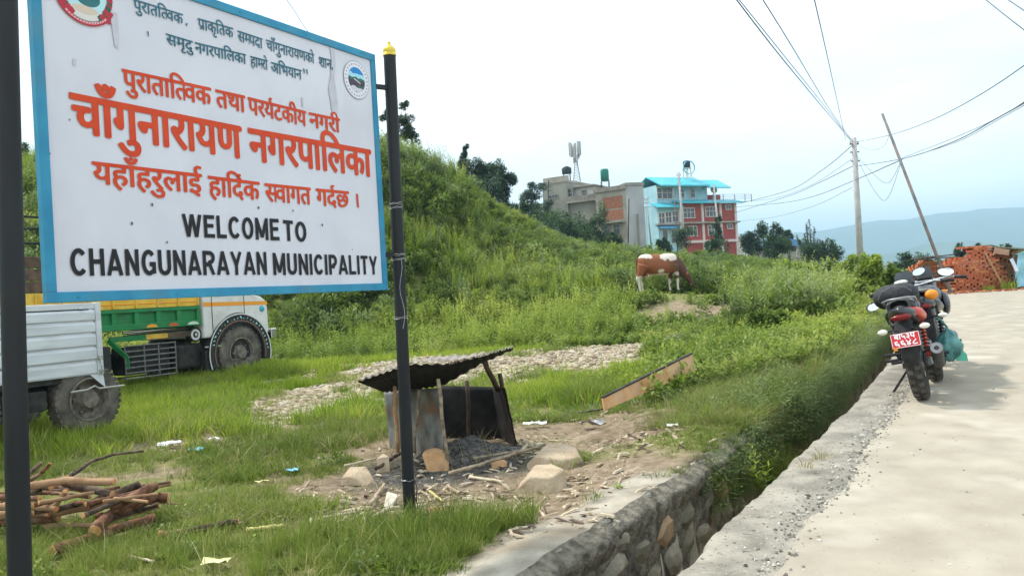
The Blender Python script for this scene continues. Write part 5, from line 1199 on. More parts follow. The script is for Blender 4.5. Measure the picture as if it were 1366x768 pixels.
rock_m(738, 629, [(-.24,.0,0),(.1,-.02,0),(.27,.05,0),(.32,.32,0),(-.1,.4,0),(-.17,.05,.17),(.10,.0,.13),(.26,.04,.14),(.24,.30,.215),(-.02,.38,.23),(-.25,.12,.08),(.31,.1,.06)], 'broad flat sandstone slab directly behind the angular block')
rock_m(476, 645, [(-.16,.02,0),(.10,-.03,0),(.18,.05,0),(.1,.25,0),(-.12,.25,0),(-.15,.04,.085),(-.09,.18,.155),(.06,.18,.15),(.15,.05,.05),(-.05,.0,.10),(-.02,-.02,.02)], 'wedge shaped sandstone rock at the grass edge, left of the right sign pole')
rock_px([(562,605,1),(580,596,2),(570,612,0),(590,626,0),(599,622,0),(598,606,1),(592,600,2),(566,600,2),(596,620,3)], D(622), D(612), 'orange rock leaning against the wall of the shelter', orock, 622)
rock_px([(656,627,0),(675,628,0),(655,616,1),(664,610,2),(676,614,2),(678,624,0),(660,620,3),(674,620,3)], D(628), D(620), 'small orange burnt stone among the sticks in the ash', orock, 627, .006)
rock_px([(503,617,0),(514,620,0),(502,611,1),(511,604,2),(519,608,1),(520,613,0),(506,612,3)], D(618), D(612), 'small tilted pale stone at the left corner of the shelter', sand, 617, .006)
rock_px([(509,662,0),(518,669,0),(531,661,1),(516,655,2),(530,659,2),(512,664,3),(528,662,3)], D(668), D(660), 'flat pale stone lying beside the right sign pole', pm('pale_stone', (.5,.43,.35), (.62,.56,.48), scale=9, rough=.9, bump=.3), 667, .005)
rock_px([(571,684,0),(592,683,0),(572,676,1),(592,674,2),(577,675,2),(590,682,3)], D(684), D(677), 'small orange brown brick shaped stone just right of the right sign pole', orock, 684, .005)
rock_px([(663,682,0),(676,686,0),(690,680,0),(668,677,2),(686,674,2),(676,676,1),(670,680,3)], D(684), D(676), 'low flat tan stone on the bare earth below the angular block', sand, 683, .006)
rock_px([(779,556,0),(798,556,0),(781,549,1),(795,547,2),(790,548,1),(796,553,3)], D(557), D(549), 'white stone at the foot of the dirt mound by the orange board', MATS['pale_stone'], 556, .006)
rock_px([(993,508,0),(1010,508,0),(995,501,1),(1006,500,2),(1010,503,1),(1004,506,3)], 11.6, 11.9, 'white lump of rubble in the grass to the right of the orange board', MATS['pale_stone'], 507, .006)
# long sticks in front of the shelter
sm_ = [stickm, pm('pale_stick', (.42,.34,.23), (.6,.52,.38), scale=15, rough=.85, bump=.3), pm('bark_dark', (.03,.022,.016), (.09,.065,.045), scale=16, rough=.95, bump=.6)]
def gstick(p0, p1, r, mat, label, z0=.02, z1=.02, group='sticks around the shelter', name='stick', cat='stick', n_=7, kink=0, seed=1):
    a = G(*p0, z0); b_ = G(*p1, z1); rr = random.Random(seed); c = (a+b_)/2; pts = []
    for i in range(8):
        t = i/7; p = a.lerp(b_, t)+Vector((rr.uniform(-1,1)*r*.5, rr.uniform(-1,1)*r*.5, rr.uniform(-1,1)*r*.2+kink*math.sin(math.pi*t))); pts.append(p-c)
    o = MB().tube(pts, [r*(1-.25*i/7)*rr.uniform(.92,1.08) for i in range(8)], n_).build(name, mat, smooth=True); o.location = c; return tag(o, label, cat, group)
gstick((600,632),(727,592), .020, stickm, 'long grey stick lying diagonally across the shelter mouth towards the rock slab', .05, .16)
gstick((632,611),(692,601), .014, stickm, 'thin grey stick inside the shelter above the long diagonal one', .08, .10)
gstick((628,636),(672,642), .014, sm_[1], 'short pale stick in the ash left of the angular block', .03, .03)
gstick((547,596),(500,625), .02, sm_[2], 'dark charred stick sloping at the left corner of the shelter', .12, .04)
gstick((460,621),(502,611), .012, sm_[1], 'thin pale stick behind the wedge shaped rock', .06, .06)
gstick((495,672),(512,645), .017, pm('old_bone_wood', (.3,.22,.16), (.48,.38,.28), scale=15), 'brown knobbed stick lying right of the wedge shaped rock', .03, .03)
gstick((500,690),(532,676), .018, sm_[1], 'curved pale bark strip left of the right sign pole', .02, .03, kink=.02)
gstick((432,690),(470,683), .012, sm_[1], 'pale stick at the grass edge, far left of the right sign pole', .02, .02)
gstick((697,601),(703,592), .02, sm_[1], 'short pale stub standing behind the rock slab', .05, .05)
gstick((707,594),(724,593), .03, sm_[1], 'stubby pale log end behind the rock slab', .04, .04)
gstick((782,603),(806,604), .014, sm_[1], 'pale straight stick on the earth right of the rock slab', .03, .03)
gstick((717,675),(727,692), .014, sm_[1], 'pale stick pointing at the camera on the bare earth', .02, .02)
gstick((752,677),(772,671), .015, sm_[1], 'pale wood splinter on the earth near the drain coping', .03, .03)
gstick((790,671),(826,673), .006, sm_[2], 'thin dark twig lying across the drain coping', .04, .04)
gstick((574,655),(590,668), .012, pm('yellow_husk', (.5,.42,.14), (.6,.52,.24), scale=12), 'yellow stalk beside the foot of the right sign pole', .02, .02)
gstick((330,707),(377,700), .018, MATS['yellow_husk'], 'yellow dried maize husk in the grass right of the broken branch', .03, .04, group='bits in the grass', name='husk', cat='husk')
gstick((172,741),(205,748), .010, sm_[1], 'thin pale stick in the grass nearest the camera', .04, .04)
gstick((742,556),(806,545), .014, pm('black_hose', (.015,.015,.018), rough=.5, bump=0), 'black plastic hose end sticking out beside the orange board', .04, .12, group='bits in the grass', name='hose', cat='hose')
# scattered chips and splinters
cm_ = [pm('wood_chip', (.36,.28,.19), (.55,.46,.34), scale=30, rough=.9), sm_[1], sand, pm('bark_chip', (.08,.055,.04), (.17,.12,.085), scale=20, rough=.95)]
m = MB(); rs = random.Random(21)
zones = [(560,660,1.1,.7,300), (720,660,.9,.5,180), (690,712,.7,.25,120), (500,680,.7,.3,160), (820,592,.7,.4,130), (770,560,.8,.5,160), (650,600,1.0,.6,260), (800,610,.9,.5,170), (260,600,1.2,.5,90), (420,690,.6,.3,60)]
for px, py, rx, ry, n_ in zones:
    c = G(px, py)
    for _ in range(n_):
        x = c.x+rs.gauss(0, rx*.6); y = c.y+rs.gauss(0, ry*.6)
        if float(edge_t(x, y)) < DW+.05: continue
        z = Hs(x, y); s = rs.choice([.008,.012,.018,.03]); a = rs.uniform(0, 6.28); R = Matrix.Rotation(a, 3, 'Z') @ Matrix.Rotation(rs.uniform(-.4,.4), 3, 'Y'); m.mi = rs.choice([0,0,1,2,3,3])
        k = rs.uniform(1.2, 5); m.box((x, y, z+.012+s*.2), (s*k, s*rs.uniform(.5, 1.1), s*rs.uniform(.15,.5)), R, (rs.uniform(.4,.9), rs.uniform(.4,.9)))
tag(m.build('wood_chips', cm_), 'splinters, bark and stone chips strewn over the bare earth round the shelter', 'wood chips', kind='stuff')
# pebbles of the stony track
pebm = [pm('track_pebble_a', (.27,.21,.135), (.40,.32,.22), scale=9, rough=.9), pm('track_pebble_b', (.35,.30,.22), (.48,.42,.33), scale=9, rough=.9), pm('track_pebble_c', (.20,.155,.10), (.30,.24,.165), scale=9, rough=.9)]
protos = [rock_mesh(1, .8, .55, k, 1, 5) for k in range(5)]
_c = []
for _ in range(30000):
    i = rs.randrange(len(PEB)-1); t = rs.random(); a = PEB[i]; b_ = PEB[i+1]; w_ = a[2]+(b_[2]-a[2])*t
    _c.append((a[0]+(b_[0]-a[0])*t+rs.gauss(0, w_*.55), a[1]+(b_[1]-a[1])*t+rs.gauss(0, w_*.55)))
_c = np.array(_c); _p = masks(_c[:,0], _c[:,1])[1]*sstep(.30, .50, fbm(_c[:,0], _c[:,1], 1.6, 52)*.6+fbm(_c[:,0], _c[:,1], 5, 53)*.4); _c = _c[_p+.05 > np.random.default_rng(2).random(len(_c))][:14000]
m = MB(); npb = 0
for x, y in _c:
    npb += 1; s = rs.choice([.01,.015,.02,.02,.03,.045])*rs.uniform(.8,1.3)
    if npb % 11 == 0: s *= 1.9
    vs, fs = protos[rs.randrange(5)]; R = Matrix.Rotation(rs.uniform(0, 6.28), 3, 'Z'); z = float(vnoise(x, y, 3))*.04+(.17 if False else 0)
    m.mi = rs.choice([0,0,1,1,2]); m.pz = 1
    m.add([R @ Vector((v[0]*s, v[1]*s, v[2]*s))+Vector((x, y, s*.15)) for v in vs], fs)
# settle on the ground in one go
vv = np.array(m.v); 
base = H(vv[:,0], vv[:,1]); vv[:,2] += base+masks(vv[:,0], vv[:,1])[1]*.03; m.v = [tuple(p) for p in vv]
tag(m.build('gravel', pebm), 'pale broken stones covering the track between the truck and the hill', 'gravel', kind='stuff')
# litter
def litter(px, py, s, mat, label, name='litter', cat='litter', seed=1):
    c = G(px, py, .03); rr = random.Random(seed); P = []
    for j in range(5):
        P.append([Vector(((i-2)/2*s+rr.uniform(-.2,.2)*s, (j-2)/2*s*.6+rr.uniform(-.2,.2)*s, rr.uniform(0,.5)*s+.02)) for i in range(5)])
    o = MB().grid(P).build(name, mat, smooth=True); o.location = (c.x, c.y, Hs(c.x, c.y)+.02); return tag(o, label, cat, 'litter in the grass')
bluep = pm('blue_plastic', (.12,.42,.6), (.3,.6,.75), scale=8, rough=.4); whitep = pm('white_plastic', (.6,.62,.62), (.75,.76,.76), scale=8, rough=.5)
litter(391,628,.055,bluep,'bright blue scrap of plastic in the grass, left of the shelter',seed=1); litter(262,603,.08,bluep,'pale blue plastic scrap on the dry patch behind the firewood',seed=2)
litter(226,598,.10,whitep,'white crumpled wrapper on the dry patch behind the firewood',seed=3); litter(287,588,.06,whitep,'small white scrap on the stony patch between truck and firewood',seed=4)
litter(791,573,.13,pm('grey_wrapper', (.3,.3,.33), (.5,.5,.52), scale=9, rough=.4),'grey crumpled wrapper at the foot of the dirt mound',seed=5); litter(706,573,.07,whitep,'white curled scrap on the grass right of the shelter',seed=6); litter(722,571,.06,whitep,'second white curled scrap, nearer the dirt mound',seed=7)
litter(898,590,.05,whitep,'thin white scrap in the short grass below the orange board',seed=8); litter(288,752,.07,pm('yellow_leaf', (.55,.55,.25), (.65,.66,.35), scale=8),'yellowish crumpled leaf in the nearest grass',seed=9,name='dry_leaf',cat='leaf')
litter(348,641,.07,MATS['yellow_leaf'],'pale green dead leaf in the grass left of the shelter',seed=10,name='dry_leaf',cat='leaf')
# orange board
oba = W(806,548,8.75); obb = W(928,493,10.3); obt = W(922,472,10.4); oat = W(803,531,8.8)
obm = pm('faded_orange_board', (.46,.20,.07), (.60,.36,.18), scale=3, rough=.7, bump=.15, c3=(.55,.42,.28), s3=2.2, f3=.7)
ob = empty('wooden_board', (oba.x, oba.y, 0), 'long faded orange board propped on its edge on the dirt mound', 'board')
o0 = Vector((oba.x, oba.y, 0)); nrm = (obb-oba).cross(oat-oba).normalized()*.02
m = MB(); q = [oba-o0, obb-o0, obt-o0, oat-o0]; rows = []
for v in (0, .5, 1): rows.append([q[0].lerp(q[1], i/10).lerp(q[3].lerp(q[2], i/10), v)+Vector((0,0,(float(fbm(i, 0, 1.3, 3))-.5)*.05 if v == 0 else 0)) for i in range(11)])
pn = m.grid(rows).build('panel', obm, ob); sl = pn.modifiers.new('s','SOLIDIFY'); sl.thickness = .018; sl.offset = 0
MB().bar(q[3]+Vector((0,0,.008)), q[2]+Vector((0,0,.008)), .035, .016).build('top_edge_strip', steel_d, ob)
m = MB(); m.grid([[q[0].lerp(q[1], s)-nrm*.6+((q[3].lerp(q[2], s)-q[0].lerp(q[1], s))*v) for s in (.84, .9, .95, .99)] for v in (.2,.5,.8)]); m.build('paint_patch', pm('board_red_paint', (.55,.13,.04), (.62,.24,.10), scale=14, rough=.6), ob)
# dirt mound beside the board
mdm = pm('mound_earth', (.12,.085,.05), (.30,.23,.155), scale=7, rough=.97, bump=1, bscale=24, dist=.03, c3=(.10,.13,.04), s3=3, f3=.6)
def mound(px, py, z, rx, ry, h, label, a=0, mat=mdm, seed=1):
    c = G(px, py, z); P = []
    for j in range(19):
        row = []
        for i in range(25):
            u = i/12-1; v = j/9-1; rr = math.hypot(u, v); x = c.x+(u*rx*math.cos(a)-v*ry*math.sin(a)); y = c.y+(u*rx*math.sin(a)+v*ry*math.cos(a))
            hh_ = max(0, 1-rr*rr)*h*(.6+.8*float(fbm(x, y, 3, seed)))+(float(fbm(x, y, 12, seed))-.5)*.06*(rr < 1)
            row.append((x, y, Hs(x, y)-.06+hh_+(.05 if rr < 1 else 0)))
        P.append(row)
    o = MB().grid(P).build('dirt_mound', mat, smooth=True); return tag(o, label, 'dirt mound', kind='stuff')
mound(846,580,.0,.9,.35,.10,'heap of brown earth under the orange board', .45)
mound(912,462,.2,.9,.5,.22,'small dark heap of gravelly soil at the end of the stony track', .2, pm('grey_soil', (.06,.055,.045), (.20,.18,.15), scale=9, rough=.95, bump=.8), 4)
# ================================================================ FIREWOOD
fw_m = [pm('log_red_bark', (.065,.028,.016), (.21,.095,.048), scale=22, rough=.9, bump=.8, stretch=(1,1,1), c3=(.30,.20,.13), s3=9, f3=.6, dist=.008),
        pm('log_peeled', (.21,.11,.055), (.40,.25,.14), scale=8, rough=.85, bump=.7, c3=(.24,.12,.07), s3=4, f3=.6),
        pm('log_dark_bark', (.03,.02,.014), (.12,.08,.055), scale=24, rough=.92, bump=.7, c3=(.22,.15,.11), s3=7, f3=.5, dist=.012)]
cutm = pm('cut_wood_face', (.50,.20,.07), (.62,.34,.15), scale=22, rough=.8)
def log(pts, r, mi, label, ends=True, seed=1, group='firewood pile', taper=.85):
    """pts: (px, py, height above ground) along the log"""
    r *= .84; P = [G(px, py, z) for px, py, z in pts]; c = sum(P, Vector())/len(P); rr = random.Random(seed)
    if len(P) == 2: P = [P[0].lerp(P[1], i/4) for i in range(5)]
    Q = []
    for i in range(len(P)-1):
        for k in range(3): Q.append(P[i].lerp(P[i+1], k/3)+Vector((rr.uniform(-1,1), rr.uniform(-1,1), rr.uniform(-1,1)))*r*.12)
    Q.append(P[-1]); n_ = len(Q); Rs = [r*(1-(1-taper)*i/(n_-1))*rr.uniform(.94,1.07) for i in range(n_)]
    lo_ = MB().tube([q-c for q in Q], Rs, 11, cap=False, jit=.05).build('log', fw_m[mi], smooth=True); lo_.location = c
    for e, nx_, rad_ in ((0, 1, Rs[0]), (n_-1, n_-2, Rs[-1])):
        t = (Q[e]-Q[nx_]).normalized(); MB().lathe([(rad_*.99, -.002), (rad_*.9, .003), (.001, .006)], 11, Q[e]-c, t).build('cut_end', cutm, lo_)
    return tag(lo_, label, 'log', group)
log([(70,735,.05),(135,712,.06),(170,700,.07),(205,690,.08)], .046, 0, 'nearest red barked log, lying apart along the front of the pile', seed=1)
log([(125,708,.10),(148,686,.13),(170,676,.17),(208,662,.20),(224,664,.18)], .048, 0, 'bent red log with a split lower end, second from the front', seed=2)
log([(148,673,.24),(175,664,.27),(207,648,.30)], .046, 0, 'thick log with an orange cut end on top of the right side', seed=3)
log([(-30,690,.12),(40,683,.14),(80,681,.16),(145,672,.16)], .044, 1, 'long tan log crossing the whole pile low in front', seed=4)
log([(-30,697,.07),(30,694,.08),(78,690,.09)], .046, 0, 'dark red log at the left bottom, behind the sign pole', seed=5)
log([(-20,677,.20),(35,674,.22),(75,678,.22)], .034, 1, 'pale peeled log just above the long tan log', seed=6)
log([(20,652,.34),(70,642,.38),(100,640,.38)], .034, 1, 'peeled log resting on top of the pile beside the sign pole', seed=7)
log([(85,640,.38),(120,642,.37),(152,642,.37)], .033, 1, 'honey coloured log on top, its end towards the grass', seed=8)
log([(86,643,.33),(120,652,.30),(150,659,.28)], .036, 2, 'dark log sloping down from the top of the pile', seed=9)
log([(118,673,.22),(140,664,.25),(170,652,.28),(186,645,.30)], .035, 2, 'dark grey branch with a stubby top, right half of the pile', seed=10)
log([(72,677,.22),(78,668,.27),(87,655,.34)], .024, 1, 'curved pale branch standing up against the pile', seed=11)
log([(96,672,.20),(112,669,.22)], .02, 0, 'small round branch end in the middle of the pile', seed=12)
log([(30,665,.26),(55,650,.30),(68,650,.32)], .026, 2, 'dark forked branch in the left of the pile', seed=13)
log([(90,636,.34),(110,624,.36),(122,615,.37),(150,606,.40),(192,601,.40)], .020, 2, 'long thin branch reaching up and back from the pile', seed=14, taper=.5)
log([(28,640,.32),(42,628,.36),(55,618,.40)], .022, 2, 'thin branch pointing up at the back left of the pile', seed=15)
log([(38,642,.30),(55,630,.34),(67,618,.40)], .020, 0, 'second thin branch pointing up at the back left', seed=16)
log([(160,662,.22),(180,652,.26),(228,642,.30)], .018, 2, 'thin branch sticking out to the right over the grass', seed=17, taper=.6)
log([(130,688,.06),(165,684,.08),(190,676,.08)], .028, 0, 'short red log under the bent log', seed=18)
log([(185,672,.10),(215,670,.09),(250,672,.06)], .014, 1, 'thin pale twig poking right from under the pile', seed=19, taper=.5)
log([(60,702,.05),(95,700,.05),(130,700,.06)], .022, 1, 'greyish stick half hidden in grass at the front', seed=20)
for k in range(26):
    x = rs.uniform(-10, 185); y = rs.uniform(650, 690); a = rs.uniform(-.45, .2); Ln = rs.uniform(18, 50); z = .05+.25*max(0, 1-abs(y-664)/26)
    log([(x-Ln, y-Ln*a, z),(x+Ln, y+Ln*a, z)], rs.uniform(.014, .028), k % 3, ['thin reddish log buried inside the firewood pile', 'thin pale log buried inside the firewood pile', 'thin dark log buried inside the firewood pile'][k % 3], seed=40+k)
log([(225,716,.04),(262,706,.05),(300,697,.06),(318,695,.06)], .028, 2, 'broken mossy branch with an orange end, alone in the grass', seed=61, group='bits in the grass')
log([(212,712,.06),(226,712,.05),(240,709,.05)], .03, 1, 'orange split end piece lying at the broken branch', seed=62, group='bits in the grass')
# ================================================================ BRICK STACKS
brk = [pm('brick_red', (.34,.085,.035), (.50,.15,.065), scale=16, rough=.9, bump=.3), pm('brick_orange', (.46,.15,.06), (.60,.24,.11), scale=16, rough=.9, bump=.3), pm('brick_dark', (.20,.055,.03), (.32,.10,.055), scale=16, rough=.9, bump=.3), pm('brick_brown', (.24,.13,.07), (.36,.21,.12), scale=16, rough=.9, bump=.3)]
def brickstack(name, px0, px1, pyb, d0, d1, topf, label, pal, depth=.7, seed=1, bl=.23, bh=.066, bw=.11):
    """courses of loose bricks between two points; topf(u)->height"""
    rr = random.Random(seed); a = W(px0, pyb, d0); b_ = W(px1, pyb, d1); z0 = float(zroad(26))-.02; a.z = b_.z = 0; u = (b_-a).normalized(); Lt = (b_-a).length; nr_ = Vector((-u.y, u.x, 0))
    e = empty(name, (a.x, a.y, z0), label, 'brick stack', 'stacks of bricks beside the road'); m = MB(); ang = math.atan2(u.y, u.x)
    z = 0; row = 0
    while z < 3:
        x = -(row % 2)*bl*.5+rr.uniform(-.02, .02); any_ = False
        while x < Lt:
            h = topf(min(1, max(0, x/Lt)))
            if z < h:
                any_ = True
                for lay in range(int(depth/ (bw+.01))):
                    if lay > 1 and z < h-bh*2.2: continue
                    head = rr.random() < .35; m.mi = rr.choice(pal); jx = rr.uniform(-.008,.008); jy = rr.uniform(-.010,.006) if lay == 0 else 0
                    R = Matrix.Rotation(ang+rr.uniform(-.03,.03), 3, 'Z'); c = u*(x+bl/2+jx)+nr_*(lay*(bw+.008)+jy)
                    m.box((c.x, c.y, z+bh/2), ((bl-.006) if not head else bl*.46, bw, bh-.005), R)
                    if head: c2 = c+u*bl*.25; m.box((c2.x, c2.y, z+bh/2), (bl*.46, bw, bh-.005), R)
            x += bl
        if not any_: break
        z += bh; row += 1
    o = m.build('brick_courses', brk, e); o['kind'] = 'stuff'
    core = MB(); core.grid([[u*0+nr_*.06, u*(Lt-.1)+nr_*.06],[u*0+nr_*.06+Vector((0,0,topf(0)-.1)), u*(Lt-.1)+nr_*.06+Vector((0,0,topf(1)-.1))]]); core.build('inner_bricks', brk[2], e); return e
F_ = lambda a, b_, c: (lambda u: float(np.interp(u, [0, .5, 1], [a, b_, c])))
brickstack('brick_stack', 1271, 1340, 388, 26.0, 26.2, lambda u: float(np.interp(u, [0,.02,.25,.30,.62,.70,.8,.9,1], [.97,1.02,1.12,1.40,1.42,1.25,.95,.6,.3])), 'large red brick stack with a broken right end, behind the leaning pole', [0,0,1,0], seed=2)
brickstack('brick_stack', 1322, 1362, 387, 27.2, 27.2, F_(1.30,1.26,1.24), 'brown brick stack under a timber roof, at the right of the red one', [3,3,0], seed=3)
brickstack('brick_stack', 1219, 1262, 388, 27.6, 27.6, lambda u: float(np.interp(u, [0,.3,.7,1], [.8,1.08,1.05,.9])), 'low orange brick stack left of the leaning pole', [1,0,1,3], seed=4)
brickstack('brick_stack', 1240, 1275, 389, 28.4, 28.4, F_(.95,1.0,1.0), 'dark brown brick stack behind the leaning pole', [2,3,3], seed=5)  # laid from the dark and brown bricks only
tm_ = pm('old_timber', (.07,.055,.045), (.18,.14,.11), scale=14, rough=.9, bump=.4)
def plank(a, b_, w_, h_, mat, label, name='plank', cat='plank', group='timber and sheets on the brick stacks'):
    a = Vector(a); b_ = Vector(b_); c = (a+b_)/2; o = MB().bar(a-c, b_-c, w_, h_).build(name, mat); o.location = c; return tag(o, label, cat, group)
plank(W(1219,345,27.5), W(1268,340,27.5), .5, .04, tm_, 'dark flat board laid over the low orange brick stack')
plank(W(1236,344,27.7), W(1276,343,27.7), .3, .03, stickm, 'greyish plank above the leaning pole base')
plank(W(1313,330,26.9), W(1361,333,26.9), .8, .04, stickm, 'flat plank roofing the brown brick stack')
plank(W(1316,328,26.8), W(1330,331,26.8), .5, .05, tm_, 'short dark plank on the top of the red stack')
plank(W(1326,334,26.5), W(1346,337,26.5), .02, .19, pm('pink_board', (.42,.22,.14), (.52,.30,.2), scale=10), 'pinkish board hanging at the front of the brown stack')
plank(W(1313,335,26.1), W(1341,386,25.7), .05, .05, orstick, 'tan pole leaning across the brick stacks', 'stake', 'stake')
plank(W(1262,345,27.4), W(1270,386,27.0), .05, .05, tm_, 'dark stake beside the red stack', 'stake', 'stake')
plank(W(1255,391,25.5), W(1272,385,25.5), .2, .05, orstick, 'plank lying at the foot of the leaning pole')
# blue tarpaulin shelter at the frame edge
tarp = pm('blue_tarpaulin', (.22,.50,.62), (.34,.62,.72), scale=5, rough=.5, bump=.5, bscale=8, dist=.03)
te = empty('tarpaulin_shelter', W(1375, 388, 25.5), 'pale blue tarpaulin shelter at the right picture edge beside the bricks', 'tarpaulin'); te.location.z = .74
tl = Vector(te.location)
rows = []
for j in range(9):
    v = j/8; rows.append([W(1352+14*u*(1.3-v)+6*(1-v)+40*u*u, 339+48*v-5*math.sin(u*3), 25.4+1.0*u+.1*math.sin(v*9+u*5))-tl for u in [i/8 for i in range(9)]])
MB().grid(rows).build('sheet', tarp, te, smooth=True)
MB().grid([[W(1352,340,25.4)-tl, W(1376,334,25.6)-tl, W(1400,338,26)-tl],[W(1358,338,27)-tl, W(1380,331,27.2)-tl, W(1404,334,27.4)-tl]]).build('ridge_sheet', pm('green_tarpaulin', (.12,.45,.38), rough=.5), te, smooth=True)
MB().tube([W(1349,345,25.3)-tl, W(1357,362,25.2)-tl], .05, 6).build('rolled_sheet', pm('white_blue_sheet', (.5,.55,.7), (.7,.72,.8), scale=20), te)
MB().tube([W(1352,336,25.5)-tl, W(1356,389,25.5)-tl], .03, 6).build('prop', tm_, te)
# rubble bits along the foot of the stacks
m = MB()
for _ in range(260):
    x = rs.uniform(1205, 1366); d = rs.uniform(24.6, 26); p = W(x, 390, d); s = rs.uniform(.02,.08); m.mi = rs.randrange(4)
    m.box((p.x, p.y, float(zroad(p.y))+s*.3), (s*rs.uniform(1,2.4), s, s*.7), Rz(rs.uniform(0,6)), (.8,.8))
tag(m.build('brick_rubble', brk), 'broken brick bits strewn at the foot of the brick stacks', 'rubble', kind='stuff')
# ================================================================ BUILDINGS
concg = pm('grey_render', (.24,.225,.19), (.33,.31,.27), scale=.5, rough=.9, bump=.1, c3=(.17,.165,.15), s3=.3, f3=.7)
concl = pm('light_grey_render', (.36,.36,.36), (.46,.45,.45), scale=.4, rough=.9, bump=.1, c3=(.26,.27,.30), s3=.35, f3=.7)
conct = pm('tan_concrete', (.26,.235,.19), (.36,.33,.28), scale=.7, rough=.9, bump=.1)
redw = pm('red_wall_paint', (.30,.045,.035), (.37,.065,.05), scale=.6, rough=.8, bump=.05, c3=(.25,.055,.045), s3=.4, f3=.6)
pinkw = pm('pale_pink_trim', (.58,.46,.42), (.66,.54,.50), scale=2, rough=.8)
turq = pm('turquoise_roof', (.04,.36,.44), (.07,.44,.53), scale=.8, rough=.5, bump=.05, c3=(.10,.36,.42), s3=.5, f3=.6)
pblue = pm('pale_blue_wall', (.28,.47,.54), (.36,.56,.62), scale=1, rough=.8)
wfr = pm('window_frame_white', (.6,.58,.52), rough=.7); wgl = pm('window_dark_pane', (.03,.04,.05), rough=.15, bump=0, spec=.7)
brwall = pm('bare_brick_wall', (.26,.10,.055), (.36,.15,.09), scale=3, rough=.95, bump=.2)
def house(px, d, facing, label, name='house'):
    p = W(px, 345, d); z = min(Hs(p.x, p.y), 5.4)-1.2
    e = empty(name, (p.x, p.y, z), label, 'building', rot=(0,0,facing)); return e
def zpx(e, py, px, d): return W(px, py, d).z-e.location.z
def window(par, x, z, w_, h_, face='f', y=0.0, cols=3, frame=wfr, rowsn=2):
    """window on a wall: face f: front (-y side), l: left (-x side)"""
    M_ = Matrix.Translation((x, y, z)) if face == 'f' else Matrix.Translation((y, x, z)) @ Matrix.Rotation(-math.pi/2, 4, 'Z')
    t = .09; m = MB(); m.box((0,-.02,h_/2+t/2),(w_+2*t,.14,t)); m.box((0,-.02,-h_/2-t/2),(w_+2*t+.1,.18,t))
    for s in (-1, 1): m.box((s*(w_/2+t/2),-.02,0),(t,.14,h_))
    for i in range(1, cols): m.box((-w_/2+w_*i/cols,-.015,0),(.07,.10,h_))
    for i in range(1, rowsn): m.box((0,-.017,-h_/2+h_*i/rowsn+.1),(w_,.09,.06))
    wn = m.build('window', frame, par, M=M_); MB().box((0,.012,0),(w_,.02,h_)).build('pane', wgl, wn, M=M_); return wn
# --- red and turquoise house
DR = 118.0; sc_ = DR/FPX
# front wall runs from px 905 to 985; a side wing turns left to px 868
fa = W(908, 330, DR); fb = W(984, 330, DR+4); dirf = Vector((fb.x-fa.x, fb.y-fa.y, 0)); Lf = dirf.length; angf = math.atan2(dirf.y, dirf.x)
hr = empty('red_house', (fa.x, fa.y, 3.8), 'red house with pale pink pillars, white windows and turquoise roofs on the ridge', 'building', rot=(0,0,angf))
zz = lambda py, px=945: W(px, py, DR+2).z-3.8
zF1, zF2, zE = zz(320), zz(297), zz(271)      # lower band, middle slab, eave
MB().box((Lf/2, 4.5, zE/2), (Lf, 9, zE)).build('wall', redw, hr)
for i, x in enumerate((.12, Lf*.40, Lf*.72, Lf-.12)): MB().box((x, -.06, zE/2), (.38, .3, zE-.02)).build('pillar', pinkw, hr)
MB().box((Lf/2, -.22, zF2), (Lf+.5, .9, .22)).build('floor_slab', conct, hr); MB().box((Lf/2, -.10, zF1-.2), (Lf+.1, .34, .38)).build('floor_band', pinkw, hr)
for (x, py, w_) in ((Lf*.17, 285, 1.9), (Lf*.56, 282, 1.9), (Lf*.87, 275, .95), (Lf*.20, 309, 1.8), (Lf*.57, 307, 1.6), (Lf*.88, 301, .85)):
    h_ = 1.35 if w_ > 1 else .6; window(hr, x, zz(py, 908+76*x/Lf)-0.0, w_, h_, y=-.02, cols=3 if w_ > 1 else 2, rowsn=2 if w_ > 1 else 1)
# left wing, turned towards the west
wl_ = 3.9
MB().box((-wl_/2+.4, 2.6, zE/2+.0), (wl_, 5.0, zE-.3)).build('wing_wall', pblue, hr)
for (x, z) in ((-.6, zz(288)), (-1.75, zz(289)), (-2.9, zz(290))): window(hr, x, z, .9, 1.5, y=.08, cols=2)
for x in (-1.0, -2.5): window(hr, x, zz(314), .8, 1.9, y=.08, cols=1, rowsn=1)
MB().box((-wl_/2+.3, -.1, zF2-.1), (wl_+.6, .9, .22)).build('wing_slab', conct, hr)
MB().prism([(-.95, zF2-.75), (.6, zF2-.2), (.6, zF2-.1), (-.95, zF2-.65)], -wl_+.2, -.3, lambda u, v, q: (q, u, v)).build('awning', pm('blue_awning', (.08,.28,.55), (.12,.36,.6), scale=2), hr)
MB().box((.2, -.1, zE/2+2.0), (.34, .2, zE-4.2)).build('drain_pipe', pblue, hr)
# eave roofs: sloping turquoise skirts
def skirt(x0, x1, y0, z0_, out, drop, name='eave_roof', th=.12):
    return MB().prism([(y0-out, z0_-drop), (y0+.9, z0_+.25), (y0+.9, z0_+.25+th), (y0-out, z0_-drop+th)], x0, x1, lambda u, v, q: (q, u, v)).build(name, turq, hr)
skirt(-.3, Lf+.9, 0, zE+.25, 1.1, .35); skirt(-wl_-.2, .3, .1, zE-.15, 1.0, .5)
